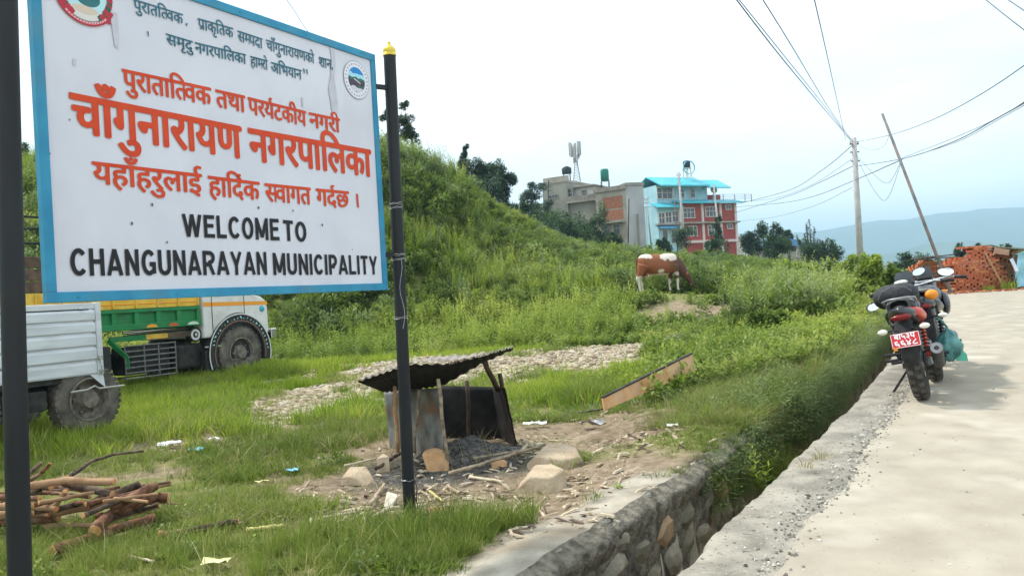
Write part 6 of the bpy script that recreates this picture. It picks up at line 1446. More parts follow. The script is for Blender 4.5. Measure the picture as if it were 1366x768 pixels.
# roof terrace storey
zT0 = zE+.1; zR = zz(246, 915)
MB().box((2.6, 4.2, (zT0+zR)/2), (7.0, 6, zR-zT0)).build('upper_wall', pblue, hr); MB().box((-1.55, 3.6, (zT0+zR)/2-.1), (2.6, 5, zR-zT0)).build('upper_wing', pblue, hr)
for x in (-2.35, -1.5, -.6): window(hr, x, (zT0+zR)/2+.1, .8, 1.5, y=1.08, cols=1)
for x in (1.5, 3.4): window(hr, x, (zT0+zR)/2+.1, .8, 1.2, y=1.18, cols=1)
MB().prism([(-.5, zR-.5), (3.4, zR+1.25), (3.4, zR+1.4), (-.5, zR-.3)], -3.0, 5.4, lambda u, v, q: (q, u, v)).build('roof', turq, hr)
MB().prism([(3.4, zR+1.26), (7.4, zR-.5), (7.4, zR-.3), (3.4, zR+1.4)], -3.0, 5.4, lambda u, v, q: (q, u, v)).build('roof', turq, hr)
MB().prism([(.2, zR-.6), (3.2, zR+1.1), (6.4, zR-.6)], 5.3, 5.45, lambda u, v, q: (q, u, v)).build('gable', pblue, hr)
MB().prism([(-.2, zR-.75), (3.0, zR+.8), (3.0, zR+.95), (-.2, zR-.6)], 5.4, 9.4, lambda u, v, q: (q, u, v)).build('lean_roof', turq, hr)
MB().box((7.8, 3.2, zE+.9), (3.5, 1.2, 1.3)).build('rooftop_room', redw, hr)
m = MB()
for x in (6.3, 8.2, 10.3, 12.2, 13.4): m.box((x, .2, zE+.75), (.08, .08, 1.2))
for z in (.7, 1.0, 1.3): m.box((9.9, .2, zE+z), (7.2, .05, .05))
m.build('terrace_railing', pm('railing_grey', (.25,.25,.25), rough=.6), hr)
wt = empty('water_tank', hr.matrix_basis @ Vector((3.6, 2.4, zR+1.1)), 'dark water tank on its white stand above the turquoise roof of the red house', 'water tank', rot=(0,0,angf))
MB().lathe([(.001,0),(.55,0),(.55,.9),(.45,1.05),(.15,1.15),(.001,1.16)], 16, (0,0,1.5)).build('tank', pm('tank_black', (.02,.03,.03), (.04,.05,.05), scale=4), wt, smooth=True)
m = MB(); [m.box((sx*.4, sy*.4, .75), (.12,.12,1.5)) for sx in (-1,1) for sy in (-1,1)]; m.box((0,0,1.46), (1.1,1.1,.08)); m.build('stand', wfr, wt)
MB().lathe([(.95, -.10),(1.0,-.10),(1.0,.10),(.95,.10),(.95,-.10)], 24, (-.1,-.7,1.5), (0,1,0)).build('round_arch', turq, wt)
dsh = empty('satellite_dish', hr.matrix_basis @ Vector((Lf-3.2, .8, zE+.4)), 'grey satellite dish at the right end of the turquoise roof', 'satellite dish'); MB().lathe([(.001,0),(.3,.05),(.55,.2)], 16, (0,0,1.6), (.2,-1,.3)).build('dish', concl, dsh, smooth=True); MB().tube([(0,0,0),(0,0,1.6)], .05, 6).build('mast', concl, dsh)
# --- grey house block, left
DG = 100.0
ga = W(728, 330, DG+3); gb = W(800, 330, DG-1); dg_ = Vector((gb.x-ga.x, gb.y-ga.y, 0)); Lg = dg_.length; angg = math.atan2(dg_.y, dg_.x)
hg = empty('grey_house', (ga.x, ga.y, 3.0), 'grey rendered house with a flat roof, small slit window and white roof room', 'building', rot=(0,0,angg))
zg = lambda py, px=760: W(px, py, DG+1).z-3.0
zTop = zg(243, 740); zS = zg(268, 780)
MB().box((1.75, 4, zTop/2), (3.5, 8, zTop)).build('tower_wall', concg, hg); MB().box((3.5+(Lg-3.5)/2, 4.2, zS/2), (Lg-3.5, 7.6, zS-.3)).build('wall', concg, hg)
MB().box((1.75, 4, zTop+.12), (3.7, 8.2, .24)).build('roof_slab', conct, hg); 
pw = MB().box((1.9, .2, zTop+.5), (3.6, .12, .6)).build('parapet', conct, hg)
MB().box((3.5+(Lg-3.5)/2, .2, zS-.10), (Lg-3.4, .9, .20)).build('balcony_slab', conct, hg)
MB().box((3.5+(Lg-3.5)/2, .0, zS+.32), (Lg-3.6, .14, .62)).build('parapet', pm('mossy_parapet', (.16,.14,.12), (.28,.25,.21), scale=2), hg)
MB().box((5.1, 2.6, zg(261, 783)+.4), (2.9, 3, 1.9)).build('roof_room', pm('cream_render', (.5,.49,.44), (.58,.56,.52), scale=2), hg)
MB().box((5.2, 2.4, zg(250, 783)+.15), (3.6, 3.8, .14)).build('room_roof', conct, hg)
window(hg, 1.55, zg(261, 742), 1.25, .38, y=-.02, cols=3, rowsn=1, frame=conct); window(hg, 5.3, zg(252,783)-.55, .5, .7, y=1.08, cols=1, frame=concg)
window(hg, 3.75, zg(258,765), .5, 1.2, y=.35, cols=1, frame=concg)
# its right facade with balconies and windows, facing the road
fs_ = empty('facade', (Lg, .4, 0)); fs_.parent = hg; fs_.rotation_euler = (0,0,rad(58))
MB().box((1.9, 1.5, zS/2-.3), (3.8, 3.0, zS-.6)).build('wall', concl, fs_)
for r_ in range(3):
    zc = zS-1.6-2.35*r_
    MB().box((1.9, -.35, zc-1.0), (3.9, .9, .16)).build('balcony', conct, fs_)
    for c_ in range(4): MB().box((.55+c_*.93, -.02, zc), (.5, .06, 1.35)).build('window', wgl if c_ % 2 else wfr, fs_)
MB().box((1.9, -.2, zS-.55), (4.1, .6, .5)).build('balcony', MATS['mossy_parapet'], fs_)
wt2 = empty('water_tank', hg.matrix_basis @ Vector((2.0, 3, zTop+.25)), 'small dark water tank on a frame on top of the grey house', 'water tank')
MB().lathe([(.001,0),(.62,0),(.62,.7),(.2,.95),(.001,.96)], 14, (0,0,1.2)).build('tank', MATS['tank_black'], wt2, smooth=True); m = MB(); [m.box((sx*.4, sy*.4, .6), (.08,.08,1.2)) for sx in (-1,1) for sy in (-1,1)]; m.build('stand', steel_d, wt2)
# telecom mast on the roof
tmst = empty('telecom_mast', hg.matrix_basis @ Vector((3.4, 3, zTop+.2)), 'lattice telecom mast with clustered white antennas on the grey house roof', 'mast')
galv = pm('galvanised_grey', (.28,.29,.30), (.36,.37,.38), scale=6, rough=.6, metal=.3); th_ = W(757, 190, DG+3).z-(tmst.location.z)
m = MB(); n_ = 8
for k in range(4):
    a = rad(45+90*k); m.tube([(.62*math.cos(a), .62*math.sin(a), 0), (.20*math.cos(a), .20*math.sin(a), th_*.55)], .045, 5)
for i in range(n_):
    z = th_*.55*i/n_; z2 = th_*.55*(i+1)/n_; r0 = .62-.42*i/n_; r1 = .62-.42*(i+1)/n_
    for k in range(4):
        a = rad(45+90*k); b2 = rad(135+90*k); m.tube([(r0*math.cos(a), r0*math.sin(a), z), (r1*math.cos(b2), r1*math.sin(b2), z2)], .025, 4)
m.build('lattice', galv, tmst); MB().tube([(0,0,th_*.5),(0,0,th_)], .12, 8).build('pole', galv, tmst)
for k in range(7):
    a = 2*math.pi*k/7; R = .42+.08*(k % 2); z = th_*(.86-.05*(k % 3)); MB().box((R*math.cos(a)*1.4, R*math.sin(a)*1.4, z), (.30, .26, 1.7), Rz(a)).build('antenna', concl, tmst, bevel=.03)
    MB().tube([(0,0,z), (R*math.cos(a), R*math.sin(a), z)], .03, 4).build('bracket', galv, tmst)
for k in range(4):
    a = 2*math.pi*k/4+.5; MB().box((.32*math.cos(a), .32*math.sin(a), th_*.64-.25*k), (.18,.16,.6), Rz(a)).build('radio_unit', concl, tmst)
# --- brick and grey house, centre
DBk = 96.0
ba = W(806, 330, DBk+1); bb = W(839, 330, DBk-1); d_ = Vector((bb.x-ba.x, bb.y-ba.y, 0)); Lb = d_.length; hb = empty('brick_house', (ba.x, ba.y, 2.8), 'tall unplastered brick house with a smooth grey side wall, between grey and red houses', 'building', rot=(0,0,math.atan2(d_.y, d_.x)))
zb2 = lambda py, px=820: W(px, py, DBk).z-2.8
zTb = zb2(252)
MB().box((Lb/2-.4, 1.2, zTb/2), (Lb+.8, 2.4, zTb)).build('wall', conct, hb)
for (pa, pb) in ((262,278),(280,293)): z1_, z0_ = zb2(pa), zb2(pb); MB().box((Lb/2-.15, -.02, (z0_+z1_)/2), (Lb-.7, .05, z1_-z0_)).build('brick_panel', brwall, hb)
m_ = MB().box((Lb/2-.4, -.1, zTb+.05), (Lb+1.0, .3, .5)).build('parapet', MATS['mossy_parapet'], hb)
MB().box((1.2, -.5, zb2(297)), (3.6, 1.1, .14)).build('balcony', conct, hb)
for x in (.5, 1.9): window(hb, x, zb2(306), .8, 1.2, y=-.02, cols=1, frame=conct)
sd2 = empty('side', (Lb, .0, 0)); sd2.parent = hb; sd2.rotation_euler = (0,0,rad(50))
MB().box((1.1, .8, zTb/2), (2.2, 1.6, zTb+.3)).build('wall', concl, sd2); MB().box((1.1, .75, zTb+.35), (2.4, 1.7, .35)).build('roof_edge', concg, sd2)
MB().box((1.2, -.3, zTb*.45), (.08, .5, 5.0)).build('outside_stair', concg, sd2)
wt3 = empty('water_tank', hb.matrix_basis @ Vector((-.3, 1.6, zTb+.3)), 'green water tank on a stand on the brick house roof', 'water tank')
MB().lathe([(.001,0),(.5,0),(.5,1.3),(.4,1.45),(.001,1.5)], 16, (0,0,1.0)).build('tank', pm('tank_green', (.02,.16,.12), (.03,.20,.15), scale=4), wt3, smooth=True); m = MB(); [m.box((sx*.45, sy*.45, .5), (.08,.08,1.0)) for sx in (-1,1) for sy in (-1,1)]; m.build('stand', steel_d, wt3)
# small houses beyond
def small(px, py, d, w_, h_, wallm, roofm, label, rz=0.1):
    p = W(px, py, d); e = empty('far_house', (p.x, p.y, p.z-h_-3), label, 'building', 'small houses beyond the ridge', rot=(0,0,rz))
    MB().box((0, 2, (h_+3)/2), (w_, 4, h_+3)).build('wall', wallm, e); MB().prism([(-w_/2-.3, h_+3), (0, h_+3+w_*.16), (w_/2+.3, h_+3), (w_/2+.3, h_+2.85), (-w_/2-.3, h_+2.85)], -.4, 4.4, lambda u, v, q: (u, q, v)).build('roof', roofm, e)
    for x in (-w_*.25, w_*.25): window(e, x, h_+1.8, .8, 1.0, cols=1)
small(991, 320, 160, 5, 4, wfr, concg, 'small white house just right of the red house')
small(1048, 328, 120, 8, 4, conct, pm('blue_roof', (.10,.25,.45), rough=.5), 'small house with a blue roof half hidden by trees')
small(846, 322, 150, 4, 4, conct, conct, 'tan narrow house right of the brick house')
# ================================================================ POLES AND WIRES
cpole = pm('concrete_pole', (.34,.33,.32), (.46,.45,.44), scale=3, rough=.9, bump=.2)
steelp = pm('steel_pole', (.10,.10,.10), (.17,.165,.16), scale=4, rough=.8, bump=.1, c3=(.30,.20,.14), s3=1.5, f3=.5)
cab = pm('black_cable', (.02,.02,.022), rough=.6, bump=0)
def upole(pt, pb, d, r0, r1, mat, label, group='utility poles', arms=True, db=None):
    a = W(*pb, db or d); b_ = W(*pt, d); g = min(Hs(a.x, a.y), a.z)-.5; k = (b_-a); a2 = a+(a-b_)*((a.z-g)/max(.1, b_.z-a.z)); 
    e = empty('utility_pole', (a2.x, a2.y, g), label, 'pole', group); o0 = Vector(e.location)
    MB().tube([a2-o0, b_-o0], [r0, r1], 12).build('post', mat, e, smooth=True)
    if arms:
        t = b_-o0
        for i, dz in enumerate((.35, .8, 1.3)): MB().box(t+Vector((0,0,-dz)), (.5, .05, .06)).build('cross_arm', steel_d, e)
        MB().lathe([(.03,0),(.05,.04),(.03,.08),(.05,.12),(.001,.14)], 8, t+Vector((-.22,0,-.32))).build('insulator', concl, e); MB().lathe([(.03,0),(.05,.04),(.03,.08),(.05,.12),(.001,.14)], 8, t+Vector((.22,0,-.32))).build('insulator', concl, e)
    return b_
DP = 46
pt_ = upole((1139,184), (1147.5,340), DP, .20, .13, cpole, 'tall concrete utility pole where many wires meet, above the shrubs')
upole((1177,152), (1266,384), 27.5, .055, .042, steelp, 'thin steel pole leaning steeply left over the brick stacks', arms=False, db=25.3)
upole((905,230), (914,335), 96, .17, .12, cpole, 'concrete pole in front of the left bay of the red house', group='poles among the houses')
upole((899,250), (904,335), 92, .07, .06, steelp, 'thin pole just left of the concrete one before the red house', group='poles among the houses', arms=False)
upole((952,246), (961,330), 90, .13, .09, cpole, 'concrete pole in front of the right bay of the red house', group='poles among the houses')
upole((862,262), (869,330), 100, .10, .08, cpole, 'pole at the left corner of the red house', group='poles among the houses')
upole((839,265), (838,325), 90, .07, .06, steel_d, 'thin dark pole before the brick house', group='poles among the houses', arms=False)
upole((851,258), (855,325), 120, .06, .05, steelp, 'slim leaning pole beyond the brick house', group='poles among the houses', arms=False)
upole((732,240), (731,270), 97, .07, .06, steel_d, 'short dark pole at the left of the grey house', group='poles among the houses')
def wire(pts, r, label, sag=0, cat='wire', group='overhead wires', n_=26):
    """pts: (px,py,depth) points the wire passes through; smooth curve in space"""
    P = [W(*p) for p in pts]; Q = []
    if len(P) == 2:
        for i in range(n_+1): t = i/n_; q = P[0].lerp(P[1], t); q.z -= 4*sag*t*(1-t); Q.append(q)
    else:
        A = P[0]; B2 = P[-1]
        for s in range(len(P)-1):
            p0 = P[max(s-1,0)]; p1 = P[s]; p2 = P[s+1]; p3 = P[min(s+2, len(P)-1)]
            for i in range(10): 
                t = i/10; Q.append(.5*((2*p1)+(p2-p0)*t+(2*p0-5*p1+4*p2-p3)*t*t+(3*p1-p0-3*p2+p3)*t**3))
        Q.append(P[-1])
    c = Q[0].copy(); o = MB().tube([q-c for q in Q], r, 5, cap=False).build('wire', cab); o.location = c; return tag(o, label, cat, group)
wire([(975,-10,14),(1045,80,19),(1110,158,34),(1138,190,DP)], .012, 'thick overhead cable coming from the top to the concrete pole, leftmost')
wire([(978,-10,14),(1052,82,19),(1112,157,34),(1140,196,DP)], .009, 'overhead cable close beside the leftmost thick one')
wire([(1014,-6,15),(1060,68,21),(1108,148,34),(1137,188,DP)], .011, 'overhead cable third from left, running down to the concrete pole')
wire([(1085,-6,15),(1106,86,24),(1128,186,DP)], .011, 'steepest overhead cable, falling to the concrete pole from the top')
wire([(1140,190,DP),(1188,180,33),(1244,160,24),(1310,125,18),(1380,78,14)], .010, 'upper cable from the concrete pole rising to the right edge')
wire([(1141,222,DP),(1203,212,31),(1270,190,22),(1330,158,17),(1380,130,14)], .012, 'lower cable rising to the right edge past the leaning pole')
wire([(1203,211,30),(1268,186,22),(1330,158,17.1),(1380,127,14)], .007, 'thin cable twisted beside the lower right one')
wire([(1203,212.5,30),(1275,190,22),(1335,158,17.2),(1380,133,14)], .007, 'second thin cable beside the lower right one')
wire([(1137,194,DP),(1098,226,60),(1052,254,78),(980,273,95)], .022, 'highest wire sagging left from the concrete pole to the red house')
wire([(1137,222,DP),(1090,245,60),(1050,262,78),(960,290,100)], .020, 'second wire sagging left from the concrete pole')
wire([(1203,213,30),(1141,240,DP),(1085,262,62),(1040,271,80),(970,277,100)], .018, 'wire passing from the leaning pole behind the concrete pole to the left')
wire([(1137,212,DP),(1080,248,62),(1030,265,80),(975,270,100)], .012, 'thin wire between the highest and second left wires')
wire([(1137,250,DP),(1085,275,62),(1030,290,82),(985,295,100)], .012, 'lowest thin wire sagging left towards the red house')
wire([(1140,200,DP),(1150,225,42),(1172,262,38),(1185,263,36),(1203,214,30)], .008, 'deep loop of slack wire right of the concrete pole')
wire([(1141,205,DP),(1165,232,40),(1185,244,35),(1203,212,30)], .008, 'smaller slack loop between the two poles')
wire([(1141,192,DP),(1160,200,40),(1178,196,34),(1187,178,31)], .006, 'short shallow wire near the pole tops')
wire([(1310,-4,13),(1340,20,12),(1376,48,11)], .007, 'wire crossing the top right corner, lower one'); wire([(1336,-6,13),(1380,24,11)], .007, 'wire crossing the top right corner, upper one')
wire([(378,-6,30),(395,18,31),(409,40,32.5),(470,120,36),(540,218,43)], .011, 'single wire vanishing behind the top edge of the welcome sign', cat='wire')
wire([(533,215,34.5),(560,262,32),(600,330,30),(630,372,28)], .010, 'dark wire slanting down over the weeds of the hillside')
# ================================================================ VEGETATION
grass_m = leafmat('grass_blades', (.095,.15,.022), (.19,.265,.04), (.34,.36,.10), .45, .55)
lime_m = leafmat('lime_grass', (.14,.23,.02), (.26,.37,.035), (.42,.46,.07), .5, .4)
dry_m = leafmat('dry_grass', (.20,.17,.07), (.34,.29,.13), (.45,.40,.22), .3, .6)
weedA = leafmat('weed_leaf', (.075,.125,.022), (.17,.245,.04), (.32,.36,.08), .4, .16)
weedB = leafmat('mugwort_leaf', (.10,.155,.055), (.19,.26,.09), (.30,.35,.14), .35, .2)
weedC = leafmat('bright_leaf', (.15,.23,.027), (.26,.35,.042), (.40,.45,.08), .45, .2)
treeA = leafmat('tree_leaf', (.03,.07,.022), (.07,.13,.035), (.12,.18,.05), .3, .35)
treeB = leafmat('bluish_tree_leaf', (.035,.07,.04), (.07,.125,.065), (.12,.18,.09), .3, .35)
stem_m = pm('stem_green', (.06,.08,.03), (.10,.12,.05), scale=10, bump=0)
bark = pm('tree_bark', (.07,.055,.04), (.15,.12,.09), scale=10, rough=.95, bump=.5)
def proto(name, vs, fs, mats, mi=None, lt=None):
    me_ = bpy.data.meshes.new(name); me_.from_pydata([tuple(v) for v in vs], [], fs)
    for m_ in mats: me_.materials.append(m_)
    if mi: me_.polygons.foreach_set('material_index', mi)
    if lt is not None:
        a = me_.attributes.new('ltint', 'FLOAT', 'POINT'); a.data.foreach_set('value', lt)
    me_.polygons.foreach_set('use_smooth', [True]*len(fs)); me_.update()
    return bpy.data.objects.new(name, me_)          # never linked: it only lends its mesh
def tuft(seed, n_, h, spread, wd, bend, mat, seg=3):
    r = random.Random(seed); vs = []; fs = []; lt = []
    for _ in range(n_):
        a = r.uniform(0, 6.28); d = r.random()**.7*spread; bx, by = d*math.cos(a), d*math.sin(a); hh_ = h*r.uniform(.45, 1.15); ba = a+r.uniform(-1.2, 1.2); be = bend*r.uniform(.3, 1.5)*hh_; w_ = wd*r.uniform(.7, 1.3); wa = r.uniform(0, 3.14)
        o = len(vs); t_ = r.random()
        for k in range(seg+1):
            f = k/seg; cx = bx+math.cos(ba)*be*f*f; cy = by+math.sin(ba)*be*f*f; z = hh_*f*(1-.25*be/hh_*f) if hh_ else 0; ww = w_*(1-f)**.7
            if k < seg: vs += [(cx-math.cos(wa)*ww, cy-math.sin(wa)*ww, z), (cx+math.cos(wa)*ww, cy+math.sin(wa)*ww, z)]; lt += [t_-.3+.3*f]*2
            else: vs.append((cx, cy, z)); lt.append(t_)
        for k in range(seg-1): fs.append((o+2*k, o+2*k+1, o+2*k+3, o+2*k+2))
        fs.append((o+2*seg-2, o+2*seg-1, o+2*seg))
    return proto('tuft', vs, fs, [mat], lt=lt)
def leafq(vs, fs, lt, p, d, up, ln, wd, tint, fold=.25):
    """a leaf of 2 quads folded at the rib"""
    d = d.normalized(); s = d.cross(up)
    if s.length < 1e-3: s = Vector((1,0,0))
    s.normalize(); n_ = s.cross(d); o = len(vs)
    vs += [p, p+d*ln*.45+s*wd/2+n_*wd*fold*.5, p+d*ln-n_*ln*.08, p+d*ln*.45-s*wd/2+n_*wd*fold*.5, p+d*ln*.5]
    lt += [tint-.1, tint, tint+.1, tint, tint]; fs += [(o, o+1, o+4), (o+1, o+2, o+4), (o+2, o+3, o+4), (o+3, o, o+4)]
def weed(seed, nst, h, lean, leaves, ln, wd, mat, flop=.3, droop=.3, tops=True):
    r = random.Random(seed); vs = []; fs = []; lt = []
    for _ in range(nst):
        a = r.uniform(0, 6.28); hh_ = h*r.uniform(.55, 1.1); le = lean*r.uniform(.2, 1.2); b0 = Vector((r.uniform(-1,1)*.08*h*1.5, r.uniform(-1,1)*.08*h*1.5, 0)); dr = Vector((math.cos(a)*le, math.sin(a)*le, 1)).normalized(); t0 = r.random()
        for k in range(leaves):
            f = (k+.6)/leaves; f = f**.8; p = b0+dr*hh_*f; an = k*2.4+r.uniform(-.4,.4); d = Vector((math.cos(an), math.sin(an), flop-droop*(1-f)+.5*f)); sc2 = (1.15-.65*f)*r.uniform(.7, 1.2)
            leafq(vs, fs, lt, p, d, Vector((0,0,1)), ln*sc2, wd*sc2, t0*.5+f*.6-.25+r.uniform(-.1,.1))
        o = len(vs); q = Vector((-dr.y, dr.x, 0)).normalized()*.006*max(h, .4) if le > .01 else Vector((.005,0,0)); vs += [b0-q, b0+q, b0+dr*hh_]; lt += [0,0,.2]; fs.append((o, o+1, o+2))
    return proto('weed', vs, fs, [mat], lt=lt)
def bush(seed, R_, n_, ln, wd, mat, zs=.8):
    r = random.Random(seed); vs = []; fs = []; lt = []; cl = [(Vector((r.gauss(0,.45), r.gauss(0,.45), r.uniform(.15,.85)*zs))*R_, R_*r.uniform(.28,.5)) for _ in range(9)]
    for _ in range(n_):
        c, rr = r.choice(cl); d = Vector((r.gauss(0,1), r.gauss(0,1), r.gauss(.3,1))).normalized(); p = c+d*rr*r.uniform(.6,1.05)
        if p.z < 0: p.z = abs(p.z)
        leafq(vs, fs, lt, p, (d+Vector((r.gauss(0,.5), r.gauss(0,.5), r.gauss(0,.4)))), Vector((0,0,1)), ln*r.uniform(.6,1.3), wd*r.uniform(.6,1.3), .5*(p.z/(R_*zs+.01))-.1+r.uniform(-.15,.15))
    return proto('bush', vs, fs, [mat], lt=lt)
def scatter(name, pts, rots, scl, idx, tint, protos, label, cat='grass', kind='stuff'):
    me_ = bpy.data.meshes.new(name); n_ = len(pts); me_.vertices.add(n_); me_.vertices.foreach_set('co', np.asarray(pts, np.float32).ravel())
    for nm, ty, arr in (('rot','FLOAT_VECTOR',rots), ('scl','FLOAT_VECTOR',scl), ('idx','INT',idx), ('tint','FLOAT',tint)):
        at = me_.attributes.new(nm, ty, 'POINT'); at.data.foreach_set('vector' if ty == 'FLOAT_VECTOR' else 'value', np.asarray(arr, np.int32 if ty == 'INT' else np.float32).ravel())
    o = bpy.data.objects.new(name, me_); COL.objects.link(o); tag(o, label, cat, kind=kind)
    g = bpy.data.node_groups.new(name+'_scatter', 'GeometryNodeTree'); g.interface.new_socket('Geometry', in_out='INPUT', socket_type='NodeSocketGeometry'); g.interface.new_socket('Geometry', in_out='OUTPUT', socket_type='NodeSocketGeometry')
    N = g.nodes.new; gi = N('NodeGroupInput'); go = N('NodeGroupOutput'); ip = N('GeometryNodeInstanceOnPoints'); jn = N('GeometryNodeJoinGeometry')
    for p in protos:
        oi = N('GeometryNodeObjectInfo'); oi.inputs['Object'].default_value = p; oi.inputs['As Instance'].default_value = True; g.links.new(oi.outputs['Geometry'], jn.inputs[0])
    def na(nm, ty):
        a = N('GeometryNodeInputNamedAttribute'); a.data_type = ty; a.inputs['Name'].default_value = nm; return a.outputs[0]
    g.links.new(gi.outputs[0], ip.inputs['Points']); g.links.new(jn.outputs[0], ip.inputs['Instance']); ip.inputs['Pick Instance'].default_value = True
    g.links.new(na('idx','INT'), ip.inputs['Instance Index']); g.links.new(na('rot','FLOAT_VECTOR'), ip.inputs['Rotation']); g.links.new(na('scl','FLOAT_VECTOR'), ip.inputs['Scale'])
    g.links.new(ip.outputs[0], go.inputs[0]); md = o.modifiers.new('scatter', 'NODES'); md.node_group = g; return o
def wedge(n_, r0, r1, a0=-36, a1=35.5, seed=1, pw=1.0):
    r = np.random.default_rng(seed); u = r.random(n_); rr = np.sqrt(r0*r0+(r1*r1-r0*r0)*u**pw); a = np.radians(r.uniform(a0, a1, n_)); return rr*np.sin(a), rr*np.cos(a), r
def rmask(x, y): return (edge_t(x, y) > drainw(y)+.03) | (y > 27)
HUT = G(605, 605); WOOD = G(60, 665)
def field(name, x, y, keep, r, sc, protos, label, tilt=.15, tintf=None, sink=0.0, lean_road=0, squash=(.8,1.25)):
    x = x[keep]; y = y[keep]; sc = sc[keep] if np.ndim(sc) else np.full(len(x), sc); n_ = len(x); z = H(x, y)-sink
    rot = np.stack([r.normal(0, tilt, n_), r.normal(0, tilt, n_), r.uniform(0, 6.28, n_)], 1); s = sc*r.uniform(.75, 1.25, n_); scl = np.stack([s*r.uniform(.85,1.15,n_), s, s*r.uniform(*squash, n_)], 1)
    tn = r.uniform(-.25, .25, n_) if tintf is None else tintf(x, y)+r.uniform(-.22, .22, n_)
    return scatter(name, np.stack([x, y, z], 1), rot, scl, r.integers(0, len(protos), n_), tn, protos, label)
short_t = [tuft(k, 16, .065, .055, .0028, .8, grass_m) for k in range(4)]+[tuft(9, 12, .06, .06, .0026, 1.2, dry_m)]
mid_t = [tuft(20+k, 24, .14, .13, .006, .8, grass_m) for k in range(3)]+[tuft(29, 20, .14, .14, .005, 1.1, dry_m)]
lime_t = [tuft(30+k, 30, .24, .17, .008, .55, lime_m) for k in range(4)]
tall_t = [tuft(40+k, 34, .34, .10, .004, .6, grass_m, 4) for k in range(3)]
def grassmask(x, y, r, bare=1.0):
    D_, P_, A_, C_ = masks(x, y); m_ = np.clip(1-1.1*D_, 0, 1)*np.clip(1-.93*P_*sstep(.30, .50, fbm(x, y, 1.6, 52)*.6+fbm(x, y, 5, 53)*.4), 0, 1)*np.clip(1-1.2*A_, 0, 1)
    m_ = m_*(~((blob(x, y, HUT.x+.1, HUT.y+.3, .95, .9) > .2)))*(1-.85*blob(x, y, WOOD.x, WOOD.y, 1.5, .75))*sstep(.34, .60, fbm(x, y, 1.3, 12)*.7+fbm(x, y, 4, 3)*.3+.02); return r.random(len(x)) < m_
x, y, r = wedge(30000, 2.6, 9.5, seed=3, pw=.85)
k = rmask(x, y) & grassmask(x, y, r)
n1 = fbm(x, y, 1.1, 6); sc = .75+.9*sstep(.45, .75, n1)
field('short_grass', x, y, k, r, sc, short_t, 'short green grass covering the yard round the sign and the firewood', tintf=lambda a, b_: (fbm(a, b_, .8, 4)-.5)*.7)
# small broad-leaved weeds and dead straw mixed into the yard grass
tiny_w = [bush(170, .07, 60, .030, .018, weedC, .5), bush(171, .09, 70, .036, .022, weedA, .5), weed(172, 4, .14, .6, 7, .045, .020, weedB)]
x2, y2, r2 = wedge(3600, 2.8, 14, seed=33, pw=.9); k2 = rmask(x2, y2) & grassmask(x2, y2, r2) & (fbm(x2, y2, 1.7, 19) > .48)
field('yard_weeds', x2, y2, k2, r2, .6+.6*r2.random(len(x2)), tiny_w, 'small leafy weeds dotted through the short grass of the yard', tintf=lambda a, b_: (fbm(a, b_, .8, 4)-.5)*.8)
x2, y2, r2 = wedge(5200, 2.8, 13, seed=34, pw=.8); k2 = rmask(x2, y2) & (masks(x2, y2)[3] < .3) & (fbm(x2, y2, 1.2, 23) > .42)
straw = [tuft(180+i, 7, .11, .12, .0022, 3.0, dry_m, 3) for i in range(3)]
field('dead_straw', x2, y2, k2, r2, .6+.7*r2.random(len(x2)), straw, 'dry bent straws lying in the yard grass', tilt=.5, tintf=lambda a, b_: a*0+.25)
# taller dark tufts: around the right pole, beside the firewood, lower edge
r = np.random.default_rng(11); px_ = []; 
for (a, b_, n_, rx, ry, s) in [(570,718,170,.50,.16,1.15),(640,712,90,.25,.12,1.1),(480,735,260,.6,.25,1.2),(330,740,200,.7,.3,1.1),(560,755,200,.6,.2,1.2),(200,728,120,.5,.25,1.0),(400,760,200,.8,.2,1.2),(215,690,60,.3,.2,1.0),(90,755,120,.4,.2,1.0),(480,575,240,1.0,.5,1.3),(430,610,160,.7,.4,1.1),(470,600,140,.5,.3,1.3),(540,740,160,.5,.2,1.2)][:1]+[(640,712,60,.2,.10,.8),(500,745,60,.5,.15,.8),(330,745,50,.7,.2,.8),(590,745,60,.4,.12,.8),(200,735,60,.5,.15,.8),(470,580,160,.9,.45,1.0),(420,610,80,.7,.4,.9),(90,755,80,.4,.15,.8)]:
    c = G(a, b_)
    for _ in range(n_): px_.append((c.x+r.normal(0, rx), c.y+r.normal(0, ry), s*.55))
A_ = np.array(px_); xx, yy = A_[:,0], A_[:,1]; DD, PP, AA, CC = masks(xx, yy); kk = rmask(xx, yy) & (CC < .3) & (AA < .2) & (blob(xx, yy, HUT.x+.1, HUT.y+.3, 1.0, 1.0) < .2)
field('long_grass', xx, yy, kk, r, A_[:,2], tall_t, 'longer grass tufts round the foot of the right sign pole and the shelter', tilt=.2)
x, y, r = wedge(26000, 8.5, 17, seed=4, pw=.9); k = rmask(x, y) & grassmask(x, y, r)
t = edge_t(x, y); sc = .55+.5*sstep(.4, .7, fbm(x, y, .9, 6))
field('meadow_grass', x, y, k, r, sc, mid_t, 'green grass of the field between the sign and the hill', tintf=lambda a, b_: (fbm(a, b_, .6, 4)-.45)*.8)
